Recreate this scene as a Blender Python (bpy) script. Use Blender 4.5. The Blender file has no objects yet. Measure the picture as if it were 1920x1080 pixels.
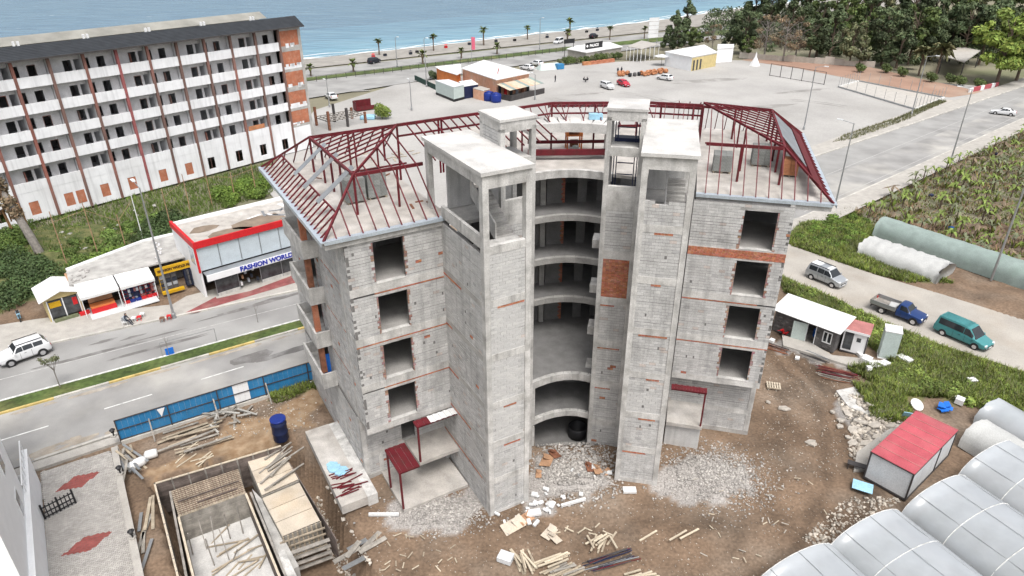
import bpy, bmesh, math, random
import numpy as np
from mathutils import Vector, Matrix, noise
random.seed(7)
RNG = np.random.default_rng(11)
PI = math.pi
sc = bpy.context.scene
COL = sc.collection

# ------------------------------------------------------------------ camera
CAM_H, FOC, PITCH, ROLL = 35.0, 1293.0, math.atan(0.53), 0.003      # metres, pixels of a 1920 wide frame, radians
_F = Vector((0, math.cos(PITCH), -math.sin(PITCH))); _U0 = Vector((0, math.sin(PITCH), math.cos(PITCH))); _R0 = Vector((1, 0, 0))
_U = math.cos(ROLL)*_U0 + math.sin(ROLL)*_R0
_R = math.cos(ROLL)*_R0 - math.sin(ROLL)*_U0
cam = bpy.data.cameras.new('camera'); cam_ob = bpy.data.objects.new('camera', cam); COL.objects.link(cam_ob)
cam.sensor_width = 36.0; cam.lens = 36.0*FOC/1920.0; cam.clip_start = 0.5; cam.clip_end = 6000
M = Matrix.Identity(4)
for i in range(3):
    M[i][0] = _R[i]; M[i][1] = _U[i]; M[i][2] = -_F[i]
M[2][3] = CAM_H
cam_ob.matrix_world = M
sc.camera = cam_ob

# ------------------------------------------------------------------ light: bright overcast
SUN_EL, SUN_AZ = math.radians(64), math.radians(160)
w = bpy.data.worlds.new('World'); sc.world = w; w.use_nodes = True
nt = w.node_tree; nt.nodes.clear()
sky = nt.nodes.new('ShaderNodeTexSky'); sky.sky_type = 'NISHITA'; sky.sun_disc = False
sky.sun_elevation = SUN_EL; sky.sun_rotation = SUN_AZ; sky.dust_density = 6.0; sky.air_density = 1.0; sky.ozone_density = 1.0
hs = nt.nodes.new('ShaderNodeHueSaturation'); hs.inputs['Saturation'].default_value = 0.3
bg = nt.nodes.new('ShaderNodeBackground'); bg.inputs[1].default_value = 0.15
wo = nt.nodes.new('ShaderNodeOutputWorld')
nt.links.new(sky.outputs[0], hs.inputs['Color']); nt.links.new(hs.outputs[0], bg.inputs[0]); nt.links.new(bg.outputs[0], wo.inputs[0])
sl = bpy.data.lights.new('sun', 'SUN'); sl.energy = 1.3; sl.angle = math.radians(22); sl.color = (1.0, 0.97, 0.93)
so = bpy.data.objects.new('sun', sl); COL.objects.link(so)
sd = Vector((math.cos(SUN_EL)*math.sin(SUN_AZ), math.cos(SUN_EL)*math.cos(SUN_AZ), math.sin(SUN_EL)))
so.rotation_euler = sd.to_track_quat('Z', 'Y').to_euler()
sc.view_settings.view_transform = 'Standard'; sc.view_settings.look = 'None'
sc.view_settings.gamma = 1.0; sc.view_settings.use_curve_mapping = False
sc.view_settings.exposure = 0.52
sc.cycles.diffuse_bounces = 3

# ------------------------------------------------------------------ helpers
def at(px, py, z=0.0):
    'point at height z that the photograph (1920 x 1080) shows at px, py: used to survey the plan'
    d = _F + _R*((px-960)/FOC) - _U*((py-540)/FOC)
    t = (z-CAM_H)/d.z
    return Vector((d.x*t, d.y*t, z))
def hgt(px, py, base):
    'height of the point seen at px, py that stands over ground point base'
    d = _F + _R*((px-960)/FOC) - _U*((py-540)/FOC)
    return CAM_H + d.z*base[1]/d.y
def ang(a, b): return math.atan2(b[1]-a[1], b[0]-a[0])

def link(o, parent=None):
    COL.objects.link(o)
    if parent is not None:
        o.parent = parent
    return o
def thing(name, label, cat, loc=(0,0,0), rz=0.0, group=None):
    o = bpy.data.objects.new(name, None); o.empty_display_size = .3
    o.location = loc; o.rotation_euler = (0,0,rz); link(o)
    o['label'] = label; o['category'] = cat
    if group: o['group'] = group
    return o
def tag(o, label, cat, group=None):
    o['label'] = label; o['category'] = cat
    if group: o['group'] = group
    return o
def copy_tree(o, loc=None, rz=None, label=None, parent=None, scale=None):
    c = o.copy(); COL.objects.link(c)
    if parent is not None: c.parent = parent
    for ch in list(o.children): copy_tree(ch, parent=c)
    if loc is not None: c.location = loc
    if rz is not None: c.rotation_euler = (0,0,rz)
    if scale is not None: c.scale = (scale,)*3
    if label: c['label'] = label
    return c

class MB:
    'collects shapes; build() links them as one mesh object'
    def __init__(s, frame=None, origin=None):
        s.v=[]; s.f=[]; s.m=[]; s.t=[]; s.mi=0; s.tint=(1,1,1)
        s.o=(0,0,0); s.c=1.0; s.s=0.0
        if frame: s.frame(*frame)
        s.org = origin or (0,0,0)
    def frame(s, o, a):
        s.o=(o[0],o[1],o[2] if len(o)>2 else 0); s.c=math.cos(a); s.s=math.sin(a); return s
    def add(s, vs, fs):
        n=len(s.v); ox,oy,oz=s.o; c,q=s.c,s.s; gx,gy,gz=s.org
        s.v += [(ox+c*x-q*y-gx, oy+q*x+c*y-gy, oz+z-gz) for x,y,z in vs]
        s.f += [tuple(i+n for i in f) for f in fs]
        s.m += [s.mi]*len(fs); s.t += [s.tint]*len(fs)
    def bx(s, x0,y0,z0,x1,y1,z1, skip=''):
        vs=[(x0,y0,z0),(x1,y0,z0),(x1,y1,z0),(x0,y1,z0),(x0,y0,z1),(x1,y0,z1),(x1,y1,z1),(x0,y1,z1)]
        fs={'b':(0,3,2,1),'t':(4,5,6,7),'f':(0,1,5,4),'r':(1,2,6,5),'k':(2,3,7,6),'l':(3,0,4,7)}
        s.add(vs,[fs[k] for k in fs if k not in skip])
    def box(s, cx,cy,cz,sx,sy,sz,rz=0,rx=0,ry=0):
        m=Matrix.Rotation(rz,3,'Z')@Matrix.Rotation(ry,3,'Y')@Matrix.Rotation(rx,3,'X')
        vs=[]
        for dz in (-.5,.5):
            for dx,dy in ((-.5,-.5),(.5,-.5),(.5,.5),(-.5,.5)):
                p=m@Vector((dx*sx,dy*sy,dz*sz)); vs.append((cx+p.x,cy+p.y,cz+p.z))
        s.add(vs,[(0,3,2,1),(4,5,6,7),(0,1,5,4),(1,2,6,5),(2,3,7,6),(3,0,4,7)])
    def beam(s, p, q, w, h, up=(0,0,1)):
        p=Vector(p);q=Vector(q);d=(q-p)
        if d.length<1e-6: return
        d.normalize(); u=Vector(up)
        if abs(d.dot(u))>.98: u=Vector((1,0,0))
        r=d.cross(u).normalized(); u=r.cross(d)
        vs=[]
        for e in (p,q):
            for a,b in ((-1,-1),(1,-1),(1,1),(-1,1)):
                x=e+r*(a*w/2)+u*(b*h/2); vs.append(tuple(x))
        s.add(vs,[(0,3,2,1),(4,5,6,7),(0,1,5,4),(1,2,6,5),(2,3,7,6),(3,0,4,7)])
    def tube(s, p, q, r0, r1=None, n=8, caps=True):
        r1=r0 if r1 is None else r1
        p=Vector(p);q=Vector(q);d=q-p
        if d.length<1e-6: return
        d.normalize(); u=Vector((0,0,1)) if abs(d.z)<.95 else Vector((1,0,0))
        r=d.cross(u).normalized(); u=r.cross(d); vs=[]
        for e,rr in ((p,r0),(q,r1)):
            for i in range(n):
                a=2*PI*i/n; vs.append(tuple(e+r*(math.cos(a)*rr)+u*(math.sin(a)*rr)))
        fs=[(i,(i+1)%n,n+(i+1)%n,n+i) for i in range(n)]
        if caps: fs+=[tuple(range(n))[::-1],tuple(range(n,2*n))]
        s.add(vs,fs)
    def path(s, pts, r, n=6):
        for a,b in zip(pts,pts[1:]): s.tube(a,b,r,n=n)
    def lathe(s, prof, c=(0,0,0), n=16, a0=0):
        vs=[];fs=[]
        for r,z in prof:
            for i in range(n):
                a=2*PI*i/n+a0; vs.append((c[0]+r*math.cos(a),c[1]+r*math.sin(a),c[2]+z))
        for k in range(len(prof)-1):
            for i in range(n):
                j=(i+1)%n; fs.append((k*n+i,k*n+j,(k+1)*n+j,(k+1)*n+i))
        fs.append(tuple(range(n))[::-1]); fs.append(tuple(range((len(prof)-1)*n,len(prof)*n)))
        s.add(vs,fs)
    def prism(s, poly, z0, z1):
        n=len(poly)
        A=sum(poly[i][0]*poly[(i+1)%n][1]-poly[(i+1)%n][0]*poly[i][1] for i in range(n))
        if A<0: poly=poly[::-1]
        vs=[(p[0],p[1],z0) for p in poly]+[(p[0],p[1],z1) for p in poly]
        s.add(vs,[tuple(range(n))[::-1],tuple(range(n,2*n))]+[(i,(i+1)%n,n+(i+1)%n,n+i) for i in range(n)])
    def poly(s, pts): s.add([tuple(p) for p in pts],[tuple(range(len(pts)))])
    def sheet(s, poly, z):
        n=len(poly)
        A=sum(poly[i][0]*poly[(i+1)%n][1]-poly[(i+1)%n][0]*poly[i][1] for i in range(n))
        if A<0: poly=poly[::-1]
        s.add([(p[0],p[1],z) for p in poly],[tuple(range(n))])
    def slab3(s, pts, t):
        'a flat quad or polygon with thickness t along its normal'
        P=[Vector(p) for p in pts]; nn=(P[1]-P[0]).cross(P[2]-P[0]).normalized(); n=len(P)
        vs=[tuple(p) for p in P]+[tuple(p+nn*t) for p in P]
        s.add(vs,[tuple(range(n))[::-1],tuple(range(n,2*n))]+[(i,(i+1)%n,n+(i+1)%n,n+i) for i in range(n)])
    def rock(s, c, r, squash=.6, seed=None):
        rd=random.Random(seed if seed is not None else random.random())
        bm=bmesh.new(); bmesh.ops.create_icosphere(bm,subdivisions=1,radius=1.0)
        a=rd.random()*PI; ca,sa=math.cos(a),math.sin(a); ex,ey=rd.uniform(.7,1.4),rd.uniform(.6,1.1)
        vs=[]
        for v in bm.verts:
            k=rd.uniform(.72,1.15)*r; x,y=v.co.x*k*ex,v.co.y*k*ey
            vs.append((c[0]+ca*x-sa*y,c[1]+sa*x+ca*y,c[2]+v.co.z*k*squash))
        bm.verts.index_update(); fs=[tuple(v.index for v in f.verts) for f in bm.faces]; bm.free(); s.add(vs,fs)
    def build(s, name, mats, parent=None, kind=None, smooth=False, bevel=0):
        me=bpy.data.meshes.new(name)
        me.from_pydata(s.v,[],s.f)
        mats=mats if isinstance(mats,(list,tuple)) else [mats]
        for m in mats: me.materials.append(m)
        if len(mats)>1: me.polygons.foreach_set('material_index',s.m)
        at_=me.attributes.new('tint','FLOAT_COLOR','FACE')
        arr=np.ones((len(s.f),4),np.float32)
        if s.f: arr[:,:3]=np.array(s.t,np.float32); at_.data.foreach_set('color',arr.ravel())
        if smooth: me.polygons.foreach_set('use_smooth',[True]*len(s.f))
        me.update()
        o=bpy.data.objects.new(name,me); link(o,parent)
        if kind: o['kind']=kind
        if bevel:
            b=o.modifiers.new('bevel','BEVEL'); b.width=bevel; b.segments=2; b.limit_method='ANGLE'
        return o

def np_mesh(name, V, Q, mat_, tint=None, parent=None, kind=None, smooth=False):
    'V: n x 3, Q: m x 3 or m x 4'
    me=bpy.data.meshes.new(name); V=np.asarray(V,np.float32); Q=np.asarray(Q,np.int32); k=Q.shape[1]
    me.vertices.add(len(V)); me.vertices.foreach_set('co',V.ravel())
    me.loops.add(Q.size); me.loops.foreach_set('vertex_index',Q.ravel())
    me.polygons.add(len(Q)); me.polygons.foreach_set('loop_start',np.arange(len(Q),dtype=np.int32)*k)
    me.polygons.foreach_set('loop_total',np.full(len(Q),k,np.int32))
    at_=me.attributes.new('tint','FLOAT_COLOR','FACE'); arr=np.ones((len(Q),4),np.float32)
    if tint is not None: arr[:,:3]=tint
    at_.data.foreach_set('color',arr.ravel())
    if smooth: me.polygons.foreach_set('use_smooth',np.ones(len(Q),bool))
    me.materials.append(mat_); me.update(calc_edges=True); me.validate()
    o=bpy.data.objects.new(name,me); link(o,parent)
    if kind: o['kind']=kind
    return o

# ------------------------------------------------------------------ materials
def mat(name, col, rough=.85, var=.18, scale=1.2, fine=.12, fscale=14, bump=.15, bscale=30, metal=0, spec=.3,
        stain=None, stain_amt=.5, stain_scale=.5, trans=0, subs=0, streak=0, alpha=1):
    m=bpy.data.materials.new(name); m.use_nodes=True; n=m.node_tree.nodes; L=m.node_tree.links
    b=n['Principled BSDF']; b.inputs['Roughness'].default_value=rough; b.inputs['Metallic'].default_value=metal
    b.inputs['Specular IOR Level'].default_value=spec
    tc=n.new('ShaderNodeTexCoord')
    def nz(sc_,det=3):
        t=n.new('ShaderNodeTexNoise'); t.inputs['Scale'].default_value=sc_; t.inputs['Detail'].default_value=det
        L.new(tc.outputs['Object'],t.inputs['Vector']); return t
    def mr(src,a,b_,f0=.3,f1=.7):
        r=n.new('ShaderNodeMapRange'); r.inputs[1].default_value=f0; r.inputs[2].default_value=f1
        r.inputs[3].default_value=a; r.inputs[4].default_value=b_; L.new(src,r.inputs[0]); return r
    def mul(c,f):
        x=n.new('ShaderNodeVectorMath'); x.operation='SCALE'; L.new(c,x.inputs[0]); L.new(f,x.inputs['Scale']); return x.outputs[0]
    rgb=n.new('ShaderNodeRGB'); rgb.outputs[0].default_value=(*col,1); c=rgb.outputs[0]
    if stain is not None:
        sn=nz(stain_scale,5); r=mr(sn.outputs[0],0,stain_amt,.48,.68)
        mx=n.new('ShaderNodeMix'); mx.data_type='RGBA'; L.new(r.outputs[0],mx.inputs[0]); L.new(c,mx.inputs[6]); mx.inputs[7].default_value=(*stain,1); c=mx.outputs[2]
    if var: c=mul(c,mr(nz(scale,4).outputs[0],1-var,1+var).outputs[0])
    if fine: c=mul(c,mr(nz(fscale,2).outputs[0],1-fine,1+fine).outputs[0])
    if streak:
        mp=n.new('ShaderNodeMapping'); mp.inputs['Scale'].default_value=(2.6,2.6,.16); L.new(tc.outputs['Object'],mp.inputs[0])
        t=nz(1.0,4); L.new(mp.outputs[0],t.inputs['Vector']); c=mul(c,mr(t.outputs[0],1.0,1-streak,.5,.72).outputs[0])
    if alpha<1: b.inputs['Alpha'].default_value=alpha
    a=n.new('ShaderNodeAttribute'); a.attribute_name='tint'
    vm=n.new('ShaderNodeVectorMath'); vm.operation='MULTIPLY'; L.new(c,vm.inputs[0]); L.new(a.outputs['Color'],vm.inputs[1])
    L.new(vm.outputs[0],b.inputs['Base Color'])
    if bump:
        bn=nz(bscale,3); bp=n.new('ShaderNodeBump'); bp.inputs['Strength'].default_value=bump; bp.inputs['Distance'].default_value=.05
        L.new(bn.outputs[0],bp.inputs['Height']); L.new(bp.outputs[0],b.inputs['Normal'])
    if trans: b.inputs['Transmission Weight'].default_value=trans
    return m
MT={}
def mk(k,*a,**kw): MT[k]=mat(k,*a,**kw); return MT[k]
mk('concrete',(.40,.39,.37),stain=(.26,.25,.24),stain_amt=.55,stain_scale=.7)
mk('concrete_pale',(.53,.52,.50),stain=(.33,.32,.30),stain_amt=.65,stain_scale=1.1,bump=.3,bscale=12,streak=.28)
mk('slab_top',(.54,.53,.51),stain=(.36,.35,.34),stain_amt=.6,stain_scale=.45,var=.12)
mk('deck',(.40,.375,.345),stain=(.50,.48,.455),stain_amt=.8,stain_scale=.35)
mk('block',(.50,.495,.485),var=.07,fine=.16,fscale=25,bump=.3,stain=(.35,.345,.335),stain_amt=.5,stain_scale=.5,streak=.22)
mk('pallet_block',(.24,.25,.24),var=.15,fine=.2,bump=.3)
mk('shaded_inside',(.20,.197,.193),var=.15,stain=(.19,.185,.18),stain_amt=.5)  # concrete darkened in its colour to deepen the shade of rooms and galleries
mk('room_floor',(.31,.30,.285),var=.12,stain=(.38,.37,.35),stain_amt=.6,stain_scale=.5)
mk('mortar',(.16,.155,.15),var=.1)
mk('brick',(.40,.15,.085),var=.15,fine=.15,stain=(.45,.28,.2),stain_amt=.4,stain_scale=2)
mk('red_steel',(.12,.013,.019),rough=.55,var=.2,bump=.05,stain=(.075,.022,.02),stain_amt=.7,stain_scale=1.5)
mk('gutter',(.50,.56,.62),rough=.35,metal=.4,var=.1,bump=.03)
mk('grey_steel',(.32,.34,.36),rough=.45,metal=.5,var=.15,bump=.05)
mk('dark_steel',(.06,.055,.055),rough=.6,var=.2)
mk('white_paint',(.78,.79,.80),rough=.6,var=.05,fine=.03,bump=.05,stain=(.62,.61,.6),stain_amt=.4,stain_scale=.6)
mk('hotel_white',(.78,.79,.81),var=.06,fine=.03,bump=.04,stain=(.56,.56,.56),stain_amt=.4,stain_scale=.3,streak=.16)
mk('hotel_grey',(.60,.60,.61),var=.1,stain=(.47,.46,.46),stain_amt=.5,stain_scale=.25)
mk('hotel_brown',(.17,.105,.09),var=.25,scale=.3,stain=(.36,.13,.1),stain_amt=.7,stain_scale=.12)
mk('roof_dark',(.032,.036,.042),rough=.7,var=.15)
mk('asphalt',(.30,.297,.288),var=.12,scale=.25,fine=.06,stain=(.21,.205,.2),stain_amt=.8,stain_scale=.12,bump=.05)
mk('asphalt_old',(.275,.27,.262),var=.2,scale=.25,fine=.06,stain=(.40,.385,.355),stain_amt=.9,stain_scale=.13,bump=.05)
mk('lot_gravel',(.365,.355,.34),var=.12,scale=.08,fine=.08,fscale=4,stain=(.29,.28,.262),stain_amt=.6,stain_scale=.05,bump=.08)
mk('paving_pale',(.39,.37,.34),var=.12,stain=(.34,.32,.29),stain_amt=.6,stain_scale=.3)
mk('kerb',(.50,.48,.44),var=.12,stain=(.34,.33,.31),stain_amt=.6)
mk('kerb_yellow',(.55,.42,.16),var=.2)
mk('line_white',(.66,.66,.64),var=.2,scale=3,stain=(.4,.4,.39),stain_amt=.7,stain_scale=2)
mk('paver_grey',(.42,.40,.375),var=.1,fine=.15,stain=(.37,.355,.33),stain_amt=.5,stain_scale=.4)
mk('house_white',(.86,.87,.88),var=.03,fine=.02,bump=.03)
mk('hotel_pink',(.30,.10,.10),var=.2)
mk('line_faint',(.40,.395,.38),var=.2,scale=3)
mk('cap_grey',(.25,.245,.22),var=.2,scale=.4)
mk('paver_red',(.30,.085,.075),var=.15)
mk('pave_red',(.23,.07,.07),var=.2,stain=(.33,.18,.16),stain_amt=.6)
mk('plank',(.36,.305,.235),var=.25,scale=2,stain=(.32,.27,.21),stain_amt=.6,stain_scale=1.5)
mk('plank_pale',(.50,.435,.34),var=.18,scale=2)
mk('plank_grey',(.27,.25,.225),var=.3,scale=2)
mk('form_dark',(.13,.105,.095),var=.35,scale=2)
mk('plywood',(.52,.455,.375),var=.14,scale=.7,stain=(.46,.37,.27),stain_amt=.7,stain_scale=.5)
mk('cardboard',(.42,.25,.15),var=.2)
mk('rust',(.20,.085,.05),var=.35,scale=3)
mk('rebar',(.13,.075,.055),var=.3,scale=4,rough=.7)
mk('rubble',(.36,.345,.33),var=.2,scale=3)
mk('stone_pale',(.42,.385,.34),var=.2,scale=2)
mk('white_plastic',(.68,.685,.68),rough=.5,var=.06,bump=.02)
mk('black',(.02,.02,.022),rough=.5,var=.1,bump=0)
mk('rubber',(.025,.025,.025),rough=.8,var=.1,bump=.1)
mk('blue_sheet',(.03,.19,.40),rough=.5,var=.16,scale=.8,stain=(.06,.2,.36),stain_amt=.5,stain_scale=.6)
mk('blue_tank',(.012,.03,.2),rough=.35,var=.1,bump=.02)
mk('blue_plastic',(.02,.16,.62),rough=.5,var=.1)
mk('blue_light',(.30,.52,.66),rough=.5,var=.15)
mk('navy',(.013,.02,.06),rough=.45,var=.2)
mk('red_paint',(.55,.02,.025),rough=.5,var=.1,bump=.03)
mk('red_roof',(.42,.085,.105),rough=.6,var=.1,bump=.04,stain=(.44,.14,.15),stain_amt=.5)
mk('pink_roof',(.38,.16,.15),rough=.7,var=.15)
mk('panel_grey',(.60,.62,.635),rough=.5,var=.06,bump=.02)
mk('panel_glass',(.50,.56,.60),rough=.12,var=.06,bump=0,spec=.6)
mk('glass_dark',(.02,.024,.028),rough=.08,var=.1,bump=0,spec=.7)
mk('glass_shop',(.055,.06,.065),rough=.12,var=.5,scale=1.5,bump=0,spec=.5)
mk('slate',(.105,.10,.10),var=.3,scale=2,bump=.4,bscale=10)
mk('yellow_sign',(.58,.34,.015),rough=.5,var=.06,bump=0)
mk('yellow_pale',(.56,.46,.23),var=.1)
mk('orange_paint',(.68,.22,.07),var=.12)
mk('peach',(.66,.36,.24),var=.1,stain=(.62,.5,.4),stain_amt=.5)
mk('green_cabin',(.45,.52,.50),rough=.6,var=.05)
mk('green_dark',(.03,.06,.05),var=.2)
mk('letter_blue',(.012,.03,.36),rough=.5,var=0,bump=0,fine=0)
mk('letter_dark',(.1,.05,.01),rough=.5,var=0,bump=0,fine=0)
mk('letter_red',(.4,.02,.03),rough=.5,var=0,bump=0,fine=0)
mk('letter_white',(.8,.8,.8),rough=.5,var=0,bump=0,fine=0)
mk('pot',(.45,.20,.10),var=.2)
mk('tarp_white',(.44,.445,.435),rough=.55,var=.07,scale=.6,bump=.25,bscale=3)
mk('film',(.47,.50,.53),rough=.25,var=.06,fine=.0,scale=.5,stain=(.34,.36,.37),stain_amt=.8,stain_scale=.22,bump=.5,bscale=1.1,spec=.5,alpha=.74)
mk('net_green',(.24,.295,.275),rough=.8,var=.12,scale=1.2,stain=(.19,.25,.22),stain_amt=.6,stain_scale=.6,bump=.2,bscale=4)
mk('galv',(.36,.37,.38),rough=.4,metal=.6,var=.1,bump=.02)
mk('bark',(.14,.105,.08),var=.3,scale=3,bump=.4,bscale=12)
mk('bark_grey',(.23,.21,.19),var=.25,scale=3,bump=.4,bscale=12)
mk('dry_frond',(.33,.19,.095),var=.3,scale=3)
mk('leaf',(.085,.12,.04),rough=.7,var=.3,scale=.6,fine=.25,fscale=5,bump=0)
mk('leaf_dark',(.07,.096,.05),rough=.75,var=.3,scale=.4,fine=.25,fscale=4,bump=0)
mk('weed_leaf',(.18,.245,.06),rough=.75,var=.35,scale=.3,fine=.25,fscale=3,bump=0,stain=(.075,.11,.03),stain_amt=.7,stain_scale=.25)
mk('leaf_light',(.16,.215,.05),rough=.7,var=.25,scale=.4,fine=.2,fscale=4,bump=0)
mk('leaf_olive',(.14,.155,.09),rough=.75,var=.25,scale=.4,fine=.2,fscale=4,bump=0)
mk('leaf_brown',(.17,.13,.09),rough=.85,var=.3,scale=.6,fine=.2,bump=0)
mk('grass',(.07,.105,.028),rough=.8,var=.4,scale=.35,fine=.3,fscale=3,bump=0,stain=(.16,.15,.06),stain_amt=.6,stain_scale=.25)
mk('skin',(.45,.28,.2),rough=.6,var=.05,bump=0)
mk('cloth_dark',(.03,.035,.05),var=.2)
mk('cloth_light',(.35,.38,.42),var=.2)
mk('car_white',(.66,.67,.68),rough=.22,var=.02,fine=0,bump=0,spec=.5)
mk('car_silver',(.42,.44,.46),rough=.3,metal=.5,var=.03,fine=0,bump=0)
mk('car_teal',(.07,.25,.26),rough=.3,metal=.15,var=.04,fine=0,bump=0)
mk('car_blue',(.022,.05,.16),rough=.28,metal=.1,var=.05,fine=0,bump=0)
mk('car_dark',(.02,.022,.03),rough=.25,var=.03,fine=0,bump=0)
mk('car_red',(.42,.03,.05),rough=.3,var=.03,fine=0,bump=0)
mk('chrome',(.6,.6,.62),rough=.25,metal=.8,var=0,fine=0,bump=0)
mk('lamp_glass',(.75,.77,.78),rough=.15,var=0,fine=0,bump=0)
mk('tail_red',(.45,.02,.02),rough=.2,var=0,fine=0,bump=0)
# ================================================================== THE SETTING
def W(px, z=0.0): return [tuple(at(a,b,z)[:2]) for a,b in px]
def inpoly(X, Y, poly):
    r=np.zeros(X.shape,bool); n=len(poly); j=n-1
    for i in range(n):
        xi,yi=poly[i]; xj,yj=poly[j]
        c=((yi>Y)!=(yj>Y))&(X<(xj-xi)*(Y-yi)/((yj-yi) if abs(yj-yi)>1e-9 else 1e-9)+xi); r^=c; j=i
    return r
def vnoise(X, Y, s, seed=0):
    'cheap smooth value noise'
    rs=np.random.default_rng(seed); T=rs.random((64,64))
    x=X/s; y=Y/s; xi=np.floor(x).astype(int); yi=np.floor(y).astype(int); fx=x-xi; fy=y-yi
    fx=fx*fx*(3-2*fx); fy=fy*fy*(3-2*fy); g=lambda a,b:T[a%64,b%64]
    return (g(xi,yi)*(1-fx)+g(xi+1,yi)*fx)*(1-fy)+(g(xi,yi+1)*(1-fx)+g(xi+1,yi+1)*fx)*fy

# survey points of the main road (one dual carriageway running from left to right behind the site)
ROAD_N=[(-95,-1.5),(-35.2,39.0),(-17.55,50.85),(38.4,85.6),(102.7,138.0),(190,210)]
ROAD_F=[(-105,24),(-43.5,55.1),(-22.9,65.7),(51.3,113.1),(122.6,168.3),(205,234)]
MED_N=[(-100,8.2),(-40.8,44.9),(-20.0,58.0),(46.0,97.2)]
MED_F=[(-101,9.8),(-41.8,46.55),(-21.0,59.35),(45.6,98.6)]
ROADPOLY=ROAD_N+ROAD_F[::-1]
TRACK_N=W([(1380,470),(1470,520),(1620,590),(1760,645),(1920,697)])+[(66,40.5)]
TRACK_F=W([(1440,440),(1490,463),(1640,515),(1760,550),(1920,600)])+[(72,49)]
TRACKPOLY=TRACK_N+TRACK_F[::-1]
PITPOLY=W([(283,905),(545,812),(592,858),(705,1100),(720,1180),(390,1180),(345,1100)])
YARDPOLY=W([(73,878),(205,838),(225,900),(262,1080),(275,1140),(88,1140),(80,960)])
RECESS=[(1.3,37.0),(2.0,49.0),(6.3,48.5),(7.3,38.2)]

GRASS=[W([(1462,518),(1600,583),(1760,652),(1920,705),(1990,740),(1990,830),(1860,770),(1760,745),(1700,748),(1640,725),(1590,690),(1680,690),(1640,655),(1560,602),(1470,548)]),
       W([(1470,458),(1500,420),(1600,385),(1640,430),(1625,470),(1790,530),(1700,530),(1600,502)]),
       W([(0,415),(110,402),(500,300),(530,330),(470,375),(340,408),(385,480),(130,530),(60,560),(0,592),(-120,620),(-150,430)]),
       W([(505,745),(592,712),(598,728),(520,758)]),
       W([(1600,720),(1690,745),(1720,800),(1640,790)])]
GRAV=[W([(1255,872),(1300,858),(1380,868),(1395,905),(1360,940),(1290,930),(1250,905)]),
      W([(1000,860),(1060,858),(1145,880),(1150,905),(1060,935),(990,965),(985,930)]),
      W([(710,960),(760,950),(880,915),(935,955),(860,975),(760,1000),(700,985)]),
      W([(1560,735),(1660,748),(1720,790),(1700,830),(1620,880),(1590,850),(1600,800)]),
      W([(1465,628),(1560,672),(1680,690),(1660,715),(1560,690),(1465,655)])]
DIRT2=[W([(600,690),(575,735),(480,790),(300,870),(290,905),(545,810),(600,800)])]

S=.42
gx=np.arange(-62,66+S,S); gy=np.arange(17,84+S,S); X,Y=np.meshgrid(gx,gy)
jx=X+(vnoise(X,Y,1.3,1)-.5)*1.6+(vnoise(X,Y,4,5)-.5)*1.5; jy=Y+(vnoise(X,Y,1.3,2)-.5)*1.6+(vnoise(X,Y,4,6)-.5)*1.5
def soft(polys):
    m=np.zeros(X.shape)
    for p in polys: m=np.maximum(m,inpoly(jx,jy,p).astype(float))
    return m
gm=soft(GRASS); rm=soft(GRAV); dm=soft(DIRT2)
ROADQ=inpoly(X,Y,ROADPOLY)|inpoly(X,Y,TRACKPOLY)
Z=(vnoise(X,Y,3.2,3)-.5)*.22+(vnoise(X,Y,1.0,4)-.5)*.10+(vnoise(X,Y,.5,8)-.5)*.05-.02
Z+=gm*(vnoise(X,Y,2.2,9))*.25
for (hx,hy,hr,hh) in [(14.5,37.2,3.2,.5),(4.6,38.7,3.0,1.25),(-5.0,34.6,2.2,.25),(30.5,45.5,3.5,.35),(52,62,4,.8),(-25,46,2.5,.35)]:
    d=np.hypot(X-hx,Y-hy)/hr; Z+=hh*np.clip(1-d*d,0,1)**1.2
near_b=inpoly(X,Y,[(-11,33),(18,40),(20,44),(15,60),(-20,55)])
Z=np.where(near_b,np.minimum(Z,.05),Z)
rec=inpoly(X,Y,RECESS); Z=np.where(rec&(Y>40.6),-1.35,Z)
# wheel ruts of the curving dirt track on the site
for off in (-1.0,.9):
    d=np.abs(np.hypot(X-2.0,Y-47.5)-(24.5+off)-(vnoise(X,Y,6,12)-.5)*1.4); q=(X>8)&(Y<62)&(Y>24)&(X<29)
    Z-=np.where(q,.09*np.exp(-(d/.42)**2),0)
pit=inpoly(X,Y,PITPOLY); Z=np.where(pit,-3.4,Z)
Z=np.where(ROADQ,-.16,Z); Z=np.where(inpoly(X,Y,YARDPOLY),-.12,Z)
edge=(X<gx[1])|(X>gx[-2])|(Y<gy[1])|(Y>gy[-2]); Z=np.where(edge,-.3,Z)
V=np.stack([X.ravel(),Y.ravel(),Z.ravel()],1)
ny,nx=X.shape; idx=np.arange(nx*ny).reshape(ny,nx)
Q=np.stack([idx[:-1,:-1],idx[:-1,1:],idx[1:,1:],idx[1:,:-1]],-1).reshape(-1,4)
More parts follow.
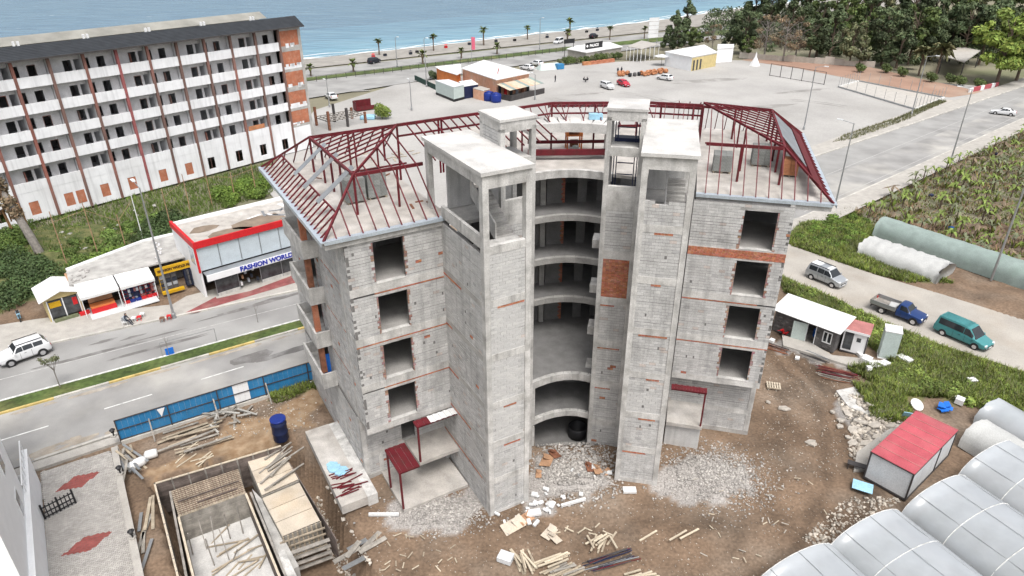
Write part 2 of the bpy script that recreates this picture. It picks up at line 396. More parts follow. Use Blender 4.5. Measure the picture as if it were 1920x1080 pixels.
def ground_mat():
    m=mat('site_dirt',(.170,.117,.079),var=.28,scale=.35,fine=.25,fscale=5,bump=.6,bscale=6,stain=(.22,.175,.135),stain_amt=.75,stain_scale=.16)
    n=m.node_tree.nodes; L=m.node_tree.links; b=n['Principled BSDF']
    src=b.inputs['Base Color'].links[0].from_socket
    a=n.new('ShaderNodeAttribute'); a.attribute_name='cover'; sp=n.new('ShaderNodeSeparateColor'); L.new(a.outputs['Color'],sp.inputs[0])
    tc=n.new('ShaderNodeTexCoord')
    def layer(src,fac,col1,col2,scale):
        t=n.new('ShaderNodeTexNoise'); t.inputs['Scale'].default_value=scale; t.inputs['Detail'].default_value=5; L.new(tc.outputs['Object'],t.inputs[0])
        r=n.new('ShaderNodeValToRGB'); r.color_ramp.elements[0].position=.36; r.color_ramp.elements[1].position=.64
        r.color_ramp.elements[0].color=(*col1,1); r.color_ramp.elements[1].color=(*col2,1); L.new(t.outputs[0],r.inputs[0])
        x=n.new('ShaderNodeMix'); x.data_type='RGBA'; L.new(fac,x.inputs[0]); L.new(src,x.inputs[6]); L.new(r.outputs[0],x.inputs[7]); return x.outputs[2]
    c=layer(src,sp.outputs[0],(.055,.075,.025),(.15,.145,.06),.9)
    c=layer(c,sp.outputs[1],(.26,.25,.24),(.44,.42,.40),9)
    c=layer(c,sp.outputs[2],(.24,.155,.09),(.33,.24,.155),1.5)
    wt=n.new('ShaderNodeAttribute'); wt.attribute_name='wet'
    r=n.new('ShaderNodeMapRange'); r.inputs[3].default_value=1; r.inputs[4].default_value=.52; L.new(wt.outputs['Fac'],r.inputs[0])
    v=n.new('ShaderNodeVectorMath'); v.operation='SCALE'; L.new(c,v.inputs[0]); L.new(r.outputs[0],v.inputs['Scale']); c=v.outputs[0]
    L.new(c,b.inputs['Base Color']); return m
MT['dirt']=ground_mat()
site=np_mesh('site_ground',V,Q,MT['dirt'],kind='structure',smooth=True)
ca=site.data.attributes.new('cover','FLOAT_COLOR','POINT'); arr=np.zeros((len(V),4),np.float32)
arr[:,0]=gm.ravel(); arr[:,1]=rm.ravel()*.85; arr[:,2]=dm.ravel(); arr[:,3]=1; ca.data.foreach_set('color',arr.ravel())
wet=np.zeros(X.shape); rr_=np.hypot(X-2.0,Y-47.5); j1=(vnoise(X,Y,3,31)-.5)*2.4; j2=vnoise(X,Y,1.1,32)
for r0,w0,k0 in ((22.6,.5,.55),(24.4,.55,.8),(25.6,.9,1.0),(20.2,.4,.4),(16.5,.4,.35)):
    wet=np.maximum(wet,1.35*k0*np.exp(-((rr_-r0-j1*.7)/w0)**2)*(.45+.75*j2)*((X>4)&(Y<64)))
wet=np.maximum(wet,.7*np.clip(1-np.abs(Y-33.0-(X-8)*.05-j1)/1.6,0,1)*((X>0)&(X<16))*j2*1.3)
wet=np.maximum(wet,.9*np.clip(1-np.hypot((X-20.5)/3.2,(Y-41.0)/5.5),0,1)*(.5+j2)); wet=np.maximum(wet,(vnoise(X,Y,2.2,33)>.72)*.45*j2*(1-gm))
wa=site.data.attributes.new('wet','FLOAT','POINT'); wa.data.foreach_set('value',np.clip(wet,0,1).astype(np.float32).ravel())
def ground_z(x,y):
    i=int(round((y-gy[0])/S)); j=int(round((x-gx[0])/S))
    if 0<=i<ny and 0<=j<nx: return float(Z[i,j])
    return -.3

def struct(name, mb, m, **kw):
    o=mb.build(name,m,kind='structure',**kw); return o
mk('earth',(.20,.185,.13),var=.3,scale=.05,stain=(.09,.11,.045),stain_amt=.8,stain_scale=.03)
b=MB(); x0,x1,y0,y1=gx[0]+S,gx[-1]-S,gy[0]+S,gy[-1]-S
for p in ([(-900,-60),(x0,-60),(x0,900),(-900,900)],[(x1,-60),(1500,-60),(1500,900),(x1,900)],[(x0,-60),(x1,-60),(x1,y0),(x0,y0)],[(x0,y1),(x1,y1),(x1,900),(x0,900)]): b.sheet(p,-.32)
struct('far_ground',b,MT['earth'])

# --- main road
def ribbon(A, B, z, mb):
    for i in range(len(A)-1):
        mb.poly([(A[i][0],A[i][1],z),(A[i+1][0],A[i+1][1],z),(B[i+1][0],B[i+1][1],z),(B[i][0],B[i][1],z)])
def lerp2(a,b,t): return (a[0]+(b[0]-a[0])*t,a[1]+(b[1]-a[1])*t)
b=MB(); mid=[lerp2(ROAD_N[i],ROAD_F[i],.5) for i in range(len(ROAD_N))]
ribbon(ROAD_N,mid,0,b); struct('near_carriageway',b,MT['asphalt_old'])
b=MB(); ribbon(mid,ROAD_F,0,b); struct('far_carriageway',b,MT['asphalt'])
b=MB(); b.mi=0
for i in range(len(MED_N)-1):                       # median: grass bed between two kerbs
    b.poly([(*MED_N[i],.10),(*MED_N[i+1],.10),(*MED_F[i+1],.10),(*MED_F[i],.10)])
struct('median_bed',b,MT['grass'])
def kerb_run(A, z1, w_, m1, m2, seg=1.0, name='kerb'):
    b=MB(); k=0
    for p,q in zip(A,A[1:]):
        L=math.dist(p,q); n=max(1,int(L/seg))
        for i in range(n):
            a=lerp2(p,q,i/n); c=lerp2(p,q,(i+.985)/n); b.mi=1 if (k//4)%2 and m2 else 0; k+=1
            v=random.uniform(.85,1.08); b.tint=(v,v,v)
            b.beam((*a,z1/2-.05),(*c,z1/2-.05),w_,z1+.1)
    return struct(name,b,[m1,m2 or m1])
kerb_run(MED_N[:3],.15,.22,MT['kerb'],MT['kerb_yellow'],name='median_kerb'); kerb_run(MED_F[:3],.14,.2,MT['line_white'],None,name='median_kerb')
kerb_run([(45.9,97.1),(47.2,98.2),(45.7,98.7)],.15,.25,MT['kerb_yellow'],None,name='median_kerb')
kerb_run([ROAD_F[1],ROAD_F[2],ROAD_F[3],ROAD_F[4]],.15,.28,MT['kerb'],None,1.5); kerb_run(ROAD_N[1:5],.14,.25,MT['kerb'],None,1.5)
# lane lines: each dash its own strip of paint
b=MB()
lane=[lerp2(ROAD_N[i],MED_N[i],.52) for i in range(3)]
for i in range(2):
    p,q=lane[i],lane[i+1]; L=math.dist(p,q); d=ang(p,q); k=0.0
    while k<L-3:
        a=lerp2(p,q,k/L); b.box(a[0],a[1],.004,3.6,.13,.004,d); k+=7.5
for t0,t1 in ((0,1),):
    pass
struct('lane_markings',b,MT['line_white'])
b=MB()
for p,q in (((49,103.3),(114,156.8)),((-60,40.0),(-21.8,63.0)),((39.9,88.0),(104.6,141.5))): L=math.dist(p,q); d=ang(p,q); b.box((p[0]+q[0])/2,(p[1]+q[1])/2,.004,L,.1,.004,d)
struct('worn_lane_markings',b,MT['line_faint'])
# pale worn gutter strips, sand patches and dark damp stains along the street
def splash(name, pts, m, z, w0, seed):
    b=MB(); rd=random.Random(seed)
    for (x,y,L,wd,a) in pts:
        n=14; P=[]
        for i in range(n):
            t=2*PI*i/n; r=rd.uniform(.6,1.15); P.append((x+math.cos(a)*math.cos(t)*L*r-math.sin(a)*math.sin(t)*wd*r, y+math.sin(a)*math.cos(t)*L*r+math.cos(a)*math.sin(t)*wd*r))
        b.sheet(P,z+rd.random()*.003)
    return struct(name,b,m)
RA=math.radians(32)
mk('sand',(.33,.29,.24),var=.2,stain=(.4,.37,.33),stain_amt=.6,stain_scale=.5)
mk('damp',(.155,.148,.142),var=.15,scale=.6,stain=(.27,.265,.26),stain_amt=.75,stain_scale=.7)
st=[]
for px,py,L,wd in [(480,668,2.2,1.1),(540,660,3.0,.5)]: p=at(px,py); st.append((p.x,p.y,L,wd,RA))
splash('damp_patch',st+[(at(a,b_).x,at(a,b_).y,L,w_,RA) for a,b_,L,w_ in [(470,575,3.5,.3),(520,560,3,.5),(250,632,1.4,.25),(195,640,1.2,.25),(420,590,3.5,.2),(300,628,2.6,.16),(170,665,5,.35),(300,650,4.5,.3)]],MT['damp'],.008,1,4)
st=[]
for i in range(46):
    t=random.random(); p=lerp2(ROAD_N[1],ROAD_N[2],t); o=random.uniform(.2,1.3); st.append((p[0]-.53*o,p[1]+.85*o,random.uniform(.3,1.4),random.uniform(.1,.35),RA+random.uniform(-.2,.2)))
for i in range(20):
    t=random.random(); p=lerp2(MED_N[1],MED_N[2],t); st.append((p[0]+.3,p[1]-.5,random.uniform(.5,1.6),random.uniform(.15,.3),RA))
splash('sand_patch',st,MT['sand'],.014,1,5)
splash('lot_stain',[(at(a,c).x,at(a,c).y,L,w_,.3) for a,c,L,w_ in ((680,162,7,.8),(705,158,5,.6),(668,170,5,.5),(900,215,6,1.5),(1180,190,9,1.5),(1330,150,12,2),(1420,200,10,1.6),(1290,235,7,1.2),(1500,170,9,1.2),(1100,175,5,1))],mk('lot_damp',(.27,.26,.245),var=.15,scale=.3,stain=(.36,.35,.335),stain_amt=.9,stain_scale=.3),-.105,1,9)
b=MB(); rd=random.Random(12)
for i in range(9):
    p=at(rd.uniform(1050,1500),rd.uniform(140,230)); a0=rd.random()*6; R0=rd.uniform(9,30)
    for off in (0,1.5):
        for k in range(12):
            a1=a0+k*.05; a2=a1+.052; r_=R0+off
            b.poly([(p.x+r_*math.cos(a1),p.y+r_*math.sin(a1),-.101+i*.0012),(p.x+(r_+.22)*math.cos(a1),p.y+(r_+.22)*math.sin(a1),-.101+i*.0012),(p.x+(r_+.22)*math.cos(a2),p.y+(r_+.22)*math.sin(a2),-.101+i*.0012),(p.x+r_*math.cos(a2),p.y+r_*math.sin(a2),-.101+i*.0012)])
struct('tyre_marks',b,MT['lot_damp'])
# pavements
def pave(name, poly, z, m): b=MB(); b.prism(poly,-.3,z); return struct(name,b,m)
pave('shop_pavement',[(-52,51.4),(-43.4,55.3),(-22.8,65.9),(-19,68.6),(-24.2,71.2),(-34.5,64.2),(-35.2,62.4),(-47.5,59.5),(-54,57)],.13,MT['paving_pale'])
b=MB(); b.prism(W([(410,572),(553,530),(560,512),(470,545),(405,560)],.15),.131,.142); b.prism(W([(370,585),(410,572),(405,556),(340,590)],.15),.131,.140); struct('red_pavement',b,MT['pave_red'])
b=MB()
for i in range(2,5):
    p,q=ROAD_N[i],ROAD_N[i+1] if i<5 else ROAD_N[i]; d=ang(p,q); nx_,ny_=math.sin(d),-math.cos(d)
    b.poly([(p[0],p[1],.12),(q[0],q[1],.12),(q[0]+nx_*3.4,q[1]+ny_*3.4,.12),(p[0]+nx_*3.4,p[1]+ny_*3.4,.12)])
for i in range(3,5):
    p,q=ROAD_F[i],ROAD_F[i+1]; d=ang(p,q); nx_,ny_=-math.sin(d),math.cos(d)
    b.poly([(p[0],p[1],.12),(q[0],q[1],.12),(q[0]+nx_*3.6,q[1]+ny_*3.6,.12),(p[0]+nx_*3.6,p[1]+ny_*3.6,.12)])
struct('roadside_pavement',b,MT['paving_pale'])
pave('near_pavement',[(-60,19.5),(-35.2,38.7),(-29.9,42.1),(-29.5,41.3),(-34.5,38.0),(-60,17)],.12,MT['paving_pale'])
# side track and its verge
mk('track',(.37,.345,.31),var=.12,scale=.3,stain=(.33,.29,.24),stain_amt=.6,stain_scale=.2)
b=MB()
for i in range(len(TRACK_N)-1): b.poly([(*TRACK_N[i],.02),(*TRACK_N[i+1],.02),(*TRACK_F[i+1],.02),(*TRACK_F[i],.02)])
struct('side_track',b,MT['track'])
# car park, coast road, beach, sea
def sheetW(name, pts, z, m): b=MB(); b.sheet(pts,z); return struct(name,b,m)
sheetW('car_park',W([(540,262),(590,205),(740,158),(880,140),(1060,118),(1240,112),(1420,112),(1560,128)])+[(98,178),(117,167),(52.5,117.5),(-20,71.5),(-38,100)],-.12,MT['lot_gravel'])
mk('court',(.42,.40,.37),var=.1,stain=(.42,.38,.33),stain_amt=.6,stain_scale=.1)
mk('red_earth',(.30,.19,.14),var=.2,scale=.1,stain=(.36,.29,.23),stain_amt=.7,stain_scale=.06)
sheetW('sports_court',W([(1572,163),(1610,152),(1770,183),(1715,205)]),-.08,MT['court'])
sheetW('red_earth_strip',W([(1390,112),(1430,104),(1600,118),(1740,150),(1850,172),(1780,182),(1610,150),(1500,128)]),-.095,MT['red_earth'])
CR=[(575,184),(1065,108),(1240,84),(1420,62)]
b=MB(); A=W([(480,200),(575,184),(1065,108),(1240,86),(1420,64)]); B=W([(480,165),(575,152),(1065,94),(1240,77),(1420,58)])
ribbon(A,B,-.06,b); A=W([(480,162),(575,146),(1065,88),(1240,70),(1420,50)]); B=W([(480,142),(575,130),(1065,78),(1240,60),(1420,42)]); ribbon(A,B,-.06,b)
struct('coast_road',b,MT['asphalt'])
b=MB(); A=W([(480,165),(575,152),(1065,94),(1240,77),(1420,58)]); B=W([(480,162),(575,146),(1065,88),(1240,70),(1420,50)]); 
for i in range(4): b.prism([A[i],A[i+1],B[i+1],B[i]],-.3,.05)
struct('coast_median',b,MT['grass'])
SHORE=[(-700,-120),(-260,95),*W([(480,124),(575,112),(880,79),(1197,44),(1400,15)],-.5),(240,438),(900,1000)]
mk('beach_sand',(.29,.275,.25),var=.15,scale=.3,stain=(.28,.26,.24),stain_amt=.5,stain_scale=.2)
b=MB(); B=[(-690,-160),(-245,70)]+W([(480,142),(575,128),(880,95),(1197,62),(1400,40)],-.1)+[(256,398),(930,930)]
for i in range(len(SHORE)-1): b.poly([(*SHORE[i],-.29),(*B[i],-.08),(*B[i+1],-.08),(*SHORE[i+1],-.29)])
struct('beach',b,MT['beach_sand'])
def sea_mat():
    m=bpy.data.materials.new('sea_water'); m.use_nodes=True; n=m.node_tree.nodes; L=m.node_tree.links; p=n['Principled BSDF']
    tc=n.new('ShaderNodeTexCoord'); mp=n.new('ShaderNodeMapping'); mp.inputs['Rotation'].default_value=(0,0,.65); mp.inputs['Scale'].default_value=(.5,1.7,1); L.new(tc.outputs['Object'],mp.inputs[0])
    def nz(s,d=4):
        t=n.new('ShaderNodeTexNoise'); t.inputs['Scale'].default_value=s; t.inputs['Detail'].default_value=d; L.new(mp.outputs[0],t.inputs[0]); return t
    a=n.new('ShaderNodeAttribute'); a.attribute_name='tint'
    r=n.new('ShaderNodeValToRGB'); r.color_ramp.elements[0].position=.3; r.color_ramp.elements[0].color=(.10,.185,.265,1); r.color_ramp.elements[1].position=.72; r.color_ramp.elements[1].color=(.15,.245,.315,1)
    t=nz(.11,6); L.new(t.outputs[0],r.inputs[0])
    cap=nz(.34,5); cr=n.new('ShaderNodeMapRange'); cr.inputs[1].default_value=.71; cr.inputs[2].default_value=.76; L.new(cap.outputs[0],cr.inputs[0])
    mx=n.new('ShaderNodeMix'); mx.data_type='RGBA'; L.new(cr.outputs[0],mx.inputs[0]); mx.inputs[7].default_value=(.6,.65,.68,1)
    v=n.new('ShaderNodeVectorMath'); v.operation='MULTIPLY'; L.new(r.outputs[0],v.inputs[0]); L.new(a.outputs['Color'],v.inputs[1]); L.new(v.outputs[0],mx.inputs[6])
    L.new(mx.outputs[2],p.inputs['Base Color']); p.inputs['Roughness'].default_value=.25; p.inputs['IOR'].default_value=1.33
    bp=n.new('ShaderNodeBump'); bp.inputs['Strength'].default_value=.8; bp.inputs['Distance'].default_value=.8; h=nz(.22,6); L.new(h.outputs[0],bp.inputs['Height']); L.new(bp.outputs[0],p.inputs['Normal'])
    return m
MT['sea']=sea_mat()
b=MB(); offs=[0,7,16,30,60,5000]; tn=[(1.6,1.6,1.45),(1.4,1.5,1.4),(1.28,1.36,1.3),(1.15,1.2,1.17),(1,1,1)]
for k in range(5):
    b.tint=tn[k]
    for i in range(len(SHORE)-1):
        s0,s1=SHORE[i],SHORE[i+1]; q=lambda s,o:(s[0]-.66*o,s[1]+.75*o,-.27)
        b.poly([q(s0,offs[k]),q(s1,offs[k]),q(s1,offs[k+1]),q(s0,offs[k+1])])
struct('sea',b,MT['sea'])
mk('foam',(.80,.82,.83),var=.1,scale=.3,fine=.1)
b=MB(); rd=random.Random(3)
P=[Vector((*p,0)) for p in SHORE[1:8]]
for lane_,wd in ((-.3,1.3),(1.8,.7),(4.6,.35)):
    for a,c in zip(P,P[1:]):
        L=(c-a).length; n=int(L/2.2); d=(c-a).normalized(); nn=Vector((-.66,.75,0)); pr=None
        for i in range(n+1):
            x=a+d*(L*i/n); j=vnoise(np.array([x.x]),np.array([x.y]),9,21+int(lane_))[0]; k=rd.random()
            w2=max(0,wd*(j*2.2-.35)*(.6+.8*k)); o0=lane_+(j-.5)*3.0
            p0=x+nn*o0; p1=x+nn*(o0+w2)
            if pr and (w2>.05 or pr[2]>.05): b.poly([(pr[0].x,pr[0].y,-.25),(p0.x,p0.y,-.25),(p1.x,p1.y,-.25),(pr[1].x,pr[1].y,-.25)])
            pr=(p0,p1,w2)
o=b.build('surf',MT['foam']); o['kind']='stuff'; o['label']='white surf breaking along the pebble beach'
# ================================================================== THE UNFINISHED BUILDING
A30,A14,A29,A12=math.radians(30),math.radians(-14),math.radians(29),math.radians(-12)
LW=((-9.5,35.5),A30); RW=((17.8,40.5),A14); LT=((-1.5,33.5),A29); RT=((10.12,36.28),A12)
E0,E1,E2,E3,E4,E5=2.27,5.70,9.13,12.56,15.99,19.42
LV=[E0,E1,E2,E3,E4,E5]
def loc(fr,u,v): c,s=math.cos(fr[1]),math.sin(fr[1]); return (fr[0][0]+c*u-s*v, fr[0][1]+s*u+c*v)
BO=(4.2,46.0,0.0)
bld=thing('unfinished_building','grey concrete frame apartment building under construction with block walls and two stair towers','building',BO)
def bm(fr=None): return MB(frame=fr,origin=BO)
def cpart(name, fr, boxes, m='concrete', mbk=None):
    for bb in boxes:
        b=bm(fr); b.bx(*bb); b.build(name,MT[m],bld)

masonry=bm(); mortar=bm(); bricks=bm(); blocks=[]     # blocks: full blocks that become parts of their own
def tintv():
    k=random.random(); v=random.uniform(.90,1.07)
    if k<.03: return (v*1.0,v*.9,v*.85)
    if k<.09: return (v*1.08,v*1.08,v*1.07)
    if k<.13: return (v*.86,v*.86,v*.87)
    return (v,v,v)
def wall(fr, a, c, z0, z1, out, holes=(), single=False, bl=.40, bh=.20, depth=.16, p_red=.004, jamb=True):
    '''block wall between local points a and c; out = +1/-1 side that shows; holes: (s0,s1,z0,z1) along the wall'''
    p=loc(fr,*a); q=loc(fr,*c); L=math.dist(p,q); d=ang(p,q)
    F=((p[0],p[1]),d); sgn=-1 if out>0 else 1
    mortar.frame(*F); masonry.frame(*F); bricks.frame(*F)
    # mortar backing, split round the holes
    cuts=sorted({0,L,*[min(max(h[i],0),L) for h in holes for i in (0,1)]})
    for s0,s1 in zip(cuts,cuts[1:]):
        if s1-s0<.01: continue
        hs=[h for h in holes if h[0]<(s0+s1)/2<h[1]]; zz=z0
        for h in sorted(hs,key=lambda h:h[2]):
            if h[2]>zz: mortar.bx(s0,min(0,sgn*.0)-.0 if sgn>0 else -.2+.0,zz,s1,.2 if sgn>0 else 0,h[2]) if False else mortar.bx(s0,.012 if sgn>0 else -.18,zz,s1,.18 if sgn>0 else -.012,h[2])
            zz=h[3]
        if zz<z1: mortar.bx(s0,.012 if sgn>0 else -.18,zz,s1,.18 if sgn>0 else -.012,z1)
    n=max(1,int(round((z1-z0)/bh))); h_=(z1-z0)/n
    for r in range(n):
        za=z0+r*h_+.004; zb=z0+(r+1)*h_-(.03 if random.random()<.16 else .014); zc=(za+zb)/2
        segs=[(0,L)]
        for h in holes:
            if h[2]<zc<h[3]:
                ns=[]
                for s0,s1 in segs:
                    if h[1]<=s0 or h[0]>=s1: ns.append((s0,s1)); continue
                    if h[0]>s0: ns.append((s0,h[0]))
                    if h[1]<s1: ns.append((h[1],s1))
                segs=ns
        for s0,s1 in segs:
            j0=any(abs(s0-h[1])<.01 for h in holes) and jamb; j1=any(abs(s1-h[0])<.01 for h in holes) and jamb
            x=s0
            if j0:                                    # red brick quoins round the opening
                w_=random.choice((0,.1,.1,.2)); x=brickrow(s0,min(s1,s0+w_),za,zb,sgn,tc=(.8,1.25,1.7)) if w_ else s0
            e=s1
            if j1:
                w_=random.choice((0,.1,.1,.2)); e=s1-min(w_,s1-s0)
                if w_: brickrow(e,s1,za,zb,sgn,tc=(.8,1.25,1.7))
            first=True
            while x<e-.02:
                w_=bl if not first else (bl if r%2 else bl*.5); first=False
                w_*=random.uniform(.97,1.03); y=min(e,x+w_)
                if e-y<.08: y=e
                jit=random.uniform(-.006,.010)*sgn
                if random.random()<.012 and y-x>.3: x+=random.choice((.1,.14)); continue
                if random.random()<p_red and y-x>.2: brickrow(x,y-.006,za,zb,sgn)
                elif single and len(blocks)<300 and abs((y-x)-bl)<.02: blocks.append((F,(x+y)/2,jit,zc,sgn))
                else:
                    masonry.tint=tintv()
                    if sgn>0: masonry.bx(x,jit-.002,za,y-.008,.12,zb,skip='k')
                    else: masonry.bx(x,-.12,za,y-.008,jit+.002,zb,skip='f')
                x=y
    return F,L,sgn
def brickrow(x0,x1,za,zb,sgn,prot=.012,tc=(1,1,1)):
    'two red bricks one over the other'
    for k in range(2):
        h=(zb-za)/2; z=za+k*h; n=max(1,int(round((x1-x0)/.2)))
        for i in range(n):
            v=random.uniform(.7,1.25); bricks.tint=(v*tc[0],v*tc[1]*random.uniform(.85,1.2),v*tc[2]*random.uniform(.85,1.3))
            a=x0+(x1-x0)*i/n; c=x0+(x1-x0)*(i+1)/n-.008; j=random.uniform(0,prot)
            if sgn>0: bricks.bx(a,-.004-j,z,c,.1,z+h-.008,skip='k')
            else: bricks.bx(a,-.1,z,c,.004+j,z+h-.008,skip='f')
    return x1
def band(fr,a,c,z0,z1,out,prot=.004):
    'course of red bricks under a beam'
    p=loc(fr,*a); q=loc(fr,*c); L=math.dist(p,q); d=ang(p,q); sgn=-1 if out>0 else 1
    bricks.frame((p[0],p[1]),d); n=max(1,int(round((z1-z0)/.09))); h=(z1-z0)/n
    for r in range(n):
        x=0
        while x<L-.03:
            y=min(L,x+random.uniform(.18,.22)); v=random.uniform(.75,1.25); bricks.tint=(v,v*random.uniform(.85,1.15),v*random.uniform(.85,1.2)); j=prot+random.uniform(0,.008)
            if sgn>0: bricks.bx(x,-j,z0+r*h,y-.008,.1,z0+(r+1)*h-.008,skip='k')
            else: bricks.bx(x,-.1,z0+r*h,y-.008,j,z0+(r+1)*h-.008,skip='f')
            x=y

# ---- floor slabs (one part per storey and wing); the roof decks carry the eave
DL=15.3; DR=16.2
for k,z in enumerate(LV[:-1]):
    for fr,u0,u1,dp in ((LW,0,6.6,DL),(RW,-6.2,0,DR)):
        v0=0 if z>=E1 else 1.75
        cpart('floor_slab',fr,[(u0+.02,v0,z-.30,u1-.02,dp,z)],'room_floor')
# slabs of the middle, curved towards the camera
def arc(pL,pM,pR,n=9):
    out=[]
    for i in range(n):
        t=i/(n-1); x=(1-t)*(1-2*t)*pL[0]+4*t*(1-t)*pM[0]+t*(2*t-1)*pR[0]; y=(1-t)*(1-2*t)*pL[1]+4*t*(1-t)*pM[1]+t*(2*t-1)*pR[1]; out.append((x,y))
    return out
UP=arc((1.0,46.2),(4.05,47.3),(7.0,46.4)); LO=arc((1.3,40.5),(3.8,41.8),(6.0,41.3))
BACK=[(8.5,62.5),(-4.0,59.0),(-5.2,44.5)]
BACK2=[(9.5,60.5),(12.5,58.5),(12.2,44.5)]
def curved(line,z,t,m='concrete_pale'):
    poly=line+[(10.5,45.0),(12.4,58.6),(5.5,62.2),(-5.3,58.2),(-3.2,43.8)]
    b=bm(); b.prism(poly,z-.22,z); b.build('floor_slab',MT['deck' if z==E5 else 'shaded_inside'],bld)
    b=bm()                                         # edge beam, its face segmented like the formwork
    for i in range(len(line)-1):
        p,q=line[i],line[i+1]; d=ang(p,q); nx_,ny_=-math.sin(d),math.cos(d); v=random.uniform(.9,1.06); b.tint=(v,v,v)
        b.prism([(p[0]-.004*ny_,p[1]-.03),(q[0],q[1]-.03),(q[0]+nx_*.3,q[1]+ny_*.3),(p[0]+nx_*.3,p[1]+ny_*.3)],z-t,z+.012)
    b.build('curved_beam',MT[m],bld)
for z,line in ((-1.0,LO),(E0,LO),(E1,LO),(E2,UP),(E3,UP),(E4,UP),(E5,UP)): curved(line,z,.55 if z in(E1,E5) else .44,'concrete_pale' if z in(E1,E5,E0) else 'concrete')  # beams within the recess get darker concrete, shade put into their colour
# back walls of the curved galleries, with dark door openings
for z in (E1,E2,E3,E4):
    y0=49.3; fr=((0.2,y0),math.radians(8)); H=3.43-.25
    mo=bm(fr)
    for s0,s1 in ((0,2.0),(2.5,3.9),(4.9,5.6),(6.4,8.2)):
        mo.bx(s0,0,z,s1,.2,z+H)
    mo.bx(0,.002,z+2.5,8.2,.198,z+H-.003); mo.build('gallery_wall',MT['shaded_inside'],bld)
    b=bm(fr); b.bx(1.95,-.35,z,2.35,.1,z+H); b.build('column',MT['concrete'],bld)
    bricks.frame(*fr)
    for i in range(12): brickrow(3.62 if i%2 else 3.72,3.9,z+.2*i,z+.2*i+.19,1)
    b=bm(fr); b.bx(-.5,4.5,z-.1,9.5,4.7,z+H); b.build('gallery_wall',MT['shaded_inside'],bld)
    # stub slab beside the right tower
    b=bm(RT); b.bx(-5.9,5.2,z-.5,-5.2,6.4,z+.1); b.build('slab_stub',MT['concrete_pale'],bld)
for z in (-1.0,E0):
    b=bm(); b.bx(-1.0,45.6,z+.0,8.8,45.8,z+3.2); b.build('gallery_wall',MT['shaded_inside'],bld)
for p in ((1.45,40.75),(5.95,41.6)):
    for z0,z1 in ((-1.0,E0-.55),(E0+.01,E1-.55)):
        b=bm(); b.box(p[0],p[1]+.05,(z0+z1)/2,.35,.35,z1-z0,math.radians(10)); b.build('column',MT['concrete_pale'],bld)

# ---- wings: upper four storeys
def wing(fr,u0,u1,win,side):
    for k in (1,2,3,4):
        z=LV[k]; top=LV[k+1]-.62
        s0,s1=win[0]-u0,win[1]-u0
        zt=z+ (2.65 if k<4 else 2.8)
        wall(fr,(u0,0),(u1,0),z,min(top,LV[k+1]-.3) if k<4 else LV[5]-.3,-1 if False else 0,[(s0,s1,z-.05,zt)]) if False else None
        F,L,sg=wall(fr,(u0,0),(u1,0),z,LV[k+1]-(.62 if k<4 else .3),-1,[(s0,s1,z-.02,zt)],single=False)
        # edge beam of the storey above, red brick make-up course in places
        if k<4:
            cpart('edge_beam',fr,[(u0,-.012,LV[k+1]-.52,u1,.28,LV[k+1]+.014)],'concrete_pale')
            q0=random.choice((u0,u0+1.5)) ; q1=random.choice((u1,u0+3.6,u0+5)); band(fr,(q0,0),(q1,0),LV[k+1]-.62,LV[k+1]-.525,-1)
        # sill strip
        b=bm(fr); b.bx(win[0]-.05,-.03,z+.015,win[1]+.05,.3,z+.07); b.build('window_sill',MT['concrete_pale'],bld)
    # lintels
        b=bm(fr); b.bx(win[0]-.3,-.008,zt,win[1]+.3,.19,zt+.12); b.build('lintel',MT['concrete_pale'] if k%2 else MT['concrete'],bld)
    cpart('edge_beam',fr,[(u0,-.012,E1-.45,u1,.28,E1+.014)],'concrete_pale')
wing(LW,0,6.6,(1.68,3.55),-1)
wing(RW,-6.2,0,(-2.97,-.95),1)
band(RW,(-6.2,0),(0,0),E4-.66,E4-.06,-1,.024)
# rooms behind the windows: cross walls and a rear wall with a doorway
for fr,ua,ub,dp in ((LW,.2,6.4,DL),(RW,-6.0,-.2,DR)):
    for k in (0,1,2,3,4):
        z=LV[k]; H=3.1; v1=1.75 if k==0 else .2
        cpart('partition_wall',fr,[(ua,5.2,z,ua+2.6,5.35,z+H),(ua+3.4,5.2,z,ub,5.35,z+H),((ua+.55 if fr is RW else ub-1.2),v1+.02,z,(ua+.7 if fr is RW else ub-1.05),5.19,z+H)],'shaded_inside')
        cpart('rear_wall',fr,[(ua,dp-.4,z,ua+1.4,dp-.2,z+H),(ua+3.6,dp-.4,z,ub,dp-.2,z+H),(ua+1.4,dp-.4,z,ua+3.6,dp-.2,z+.9)],'shaded_inside')
# left flank of the left wing (its balconies are on this side) and right flank of the right wing
for k in (1,2,3,4):
    z=LV[k]; t=LV[k+1]-.35
    wall(LW,(0,6.2),(0,0.0),z,t,-1,[],jamb=False)
    wall(LW,(0,11.0),(0,6.2),z,t,-1,[(1.2,3.2,z,z+2.4)])
    wall(LW,(0,DL),(0,11.0),z,t,-1,[],jamb=False)
    cpart('edge_beam',LW,[(-.012,.0,LV[k+1]-.35,.28,DL,LV[k+1]-.004 if k==4 else LV[k+1]+.01)],'concrete_pale')
    band(LW,(0,6.0),(0,random.uniform(0,3)),t-.1,t-.01,-1)
    wall(RW,(0,0),(0,DR),z,t,-1,[(5,7.5,z,z+2.4)])
    cpart('edge_beam',RW,[(-.28,.29,LV[k+1]-.35,.012,DR,LV[k+1]-.003)],'concrete_pale')
for fr,u in ((LW,.0),(LW,6.2),(RW,-6.19),(RW,-.35)):
    for v in (.3,): 
        cpart('column',fr,[(u+.01,v-.28,E1+.01 if u in(.0,-.35) else E1,u+.34,v-.006,E5-.3)],'concrete_pale') if False else None
cpart('column',LW,[(-.016,1.55,E1+.02,.3,1.9,E5-.36)],'concrete_pale')
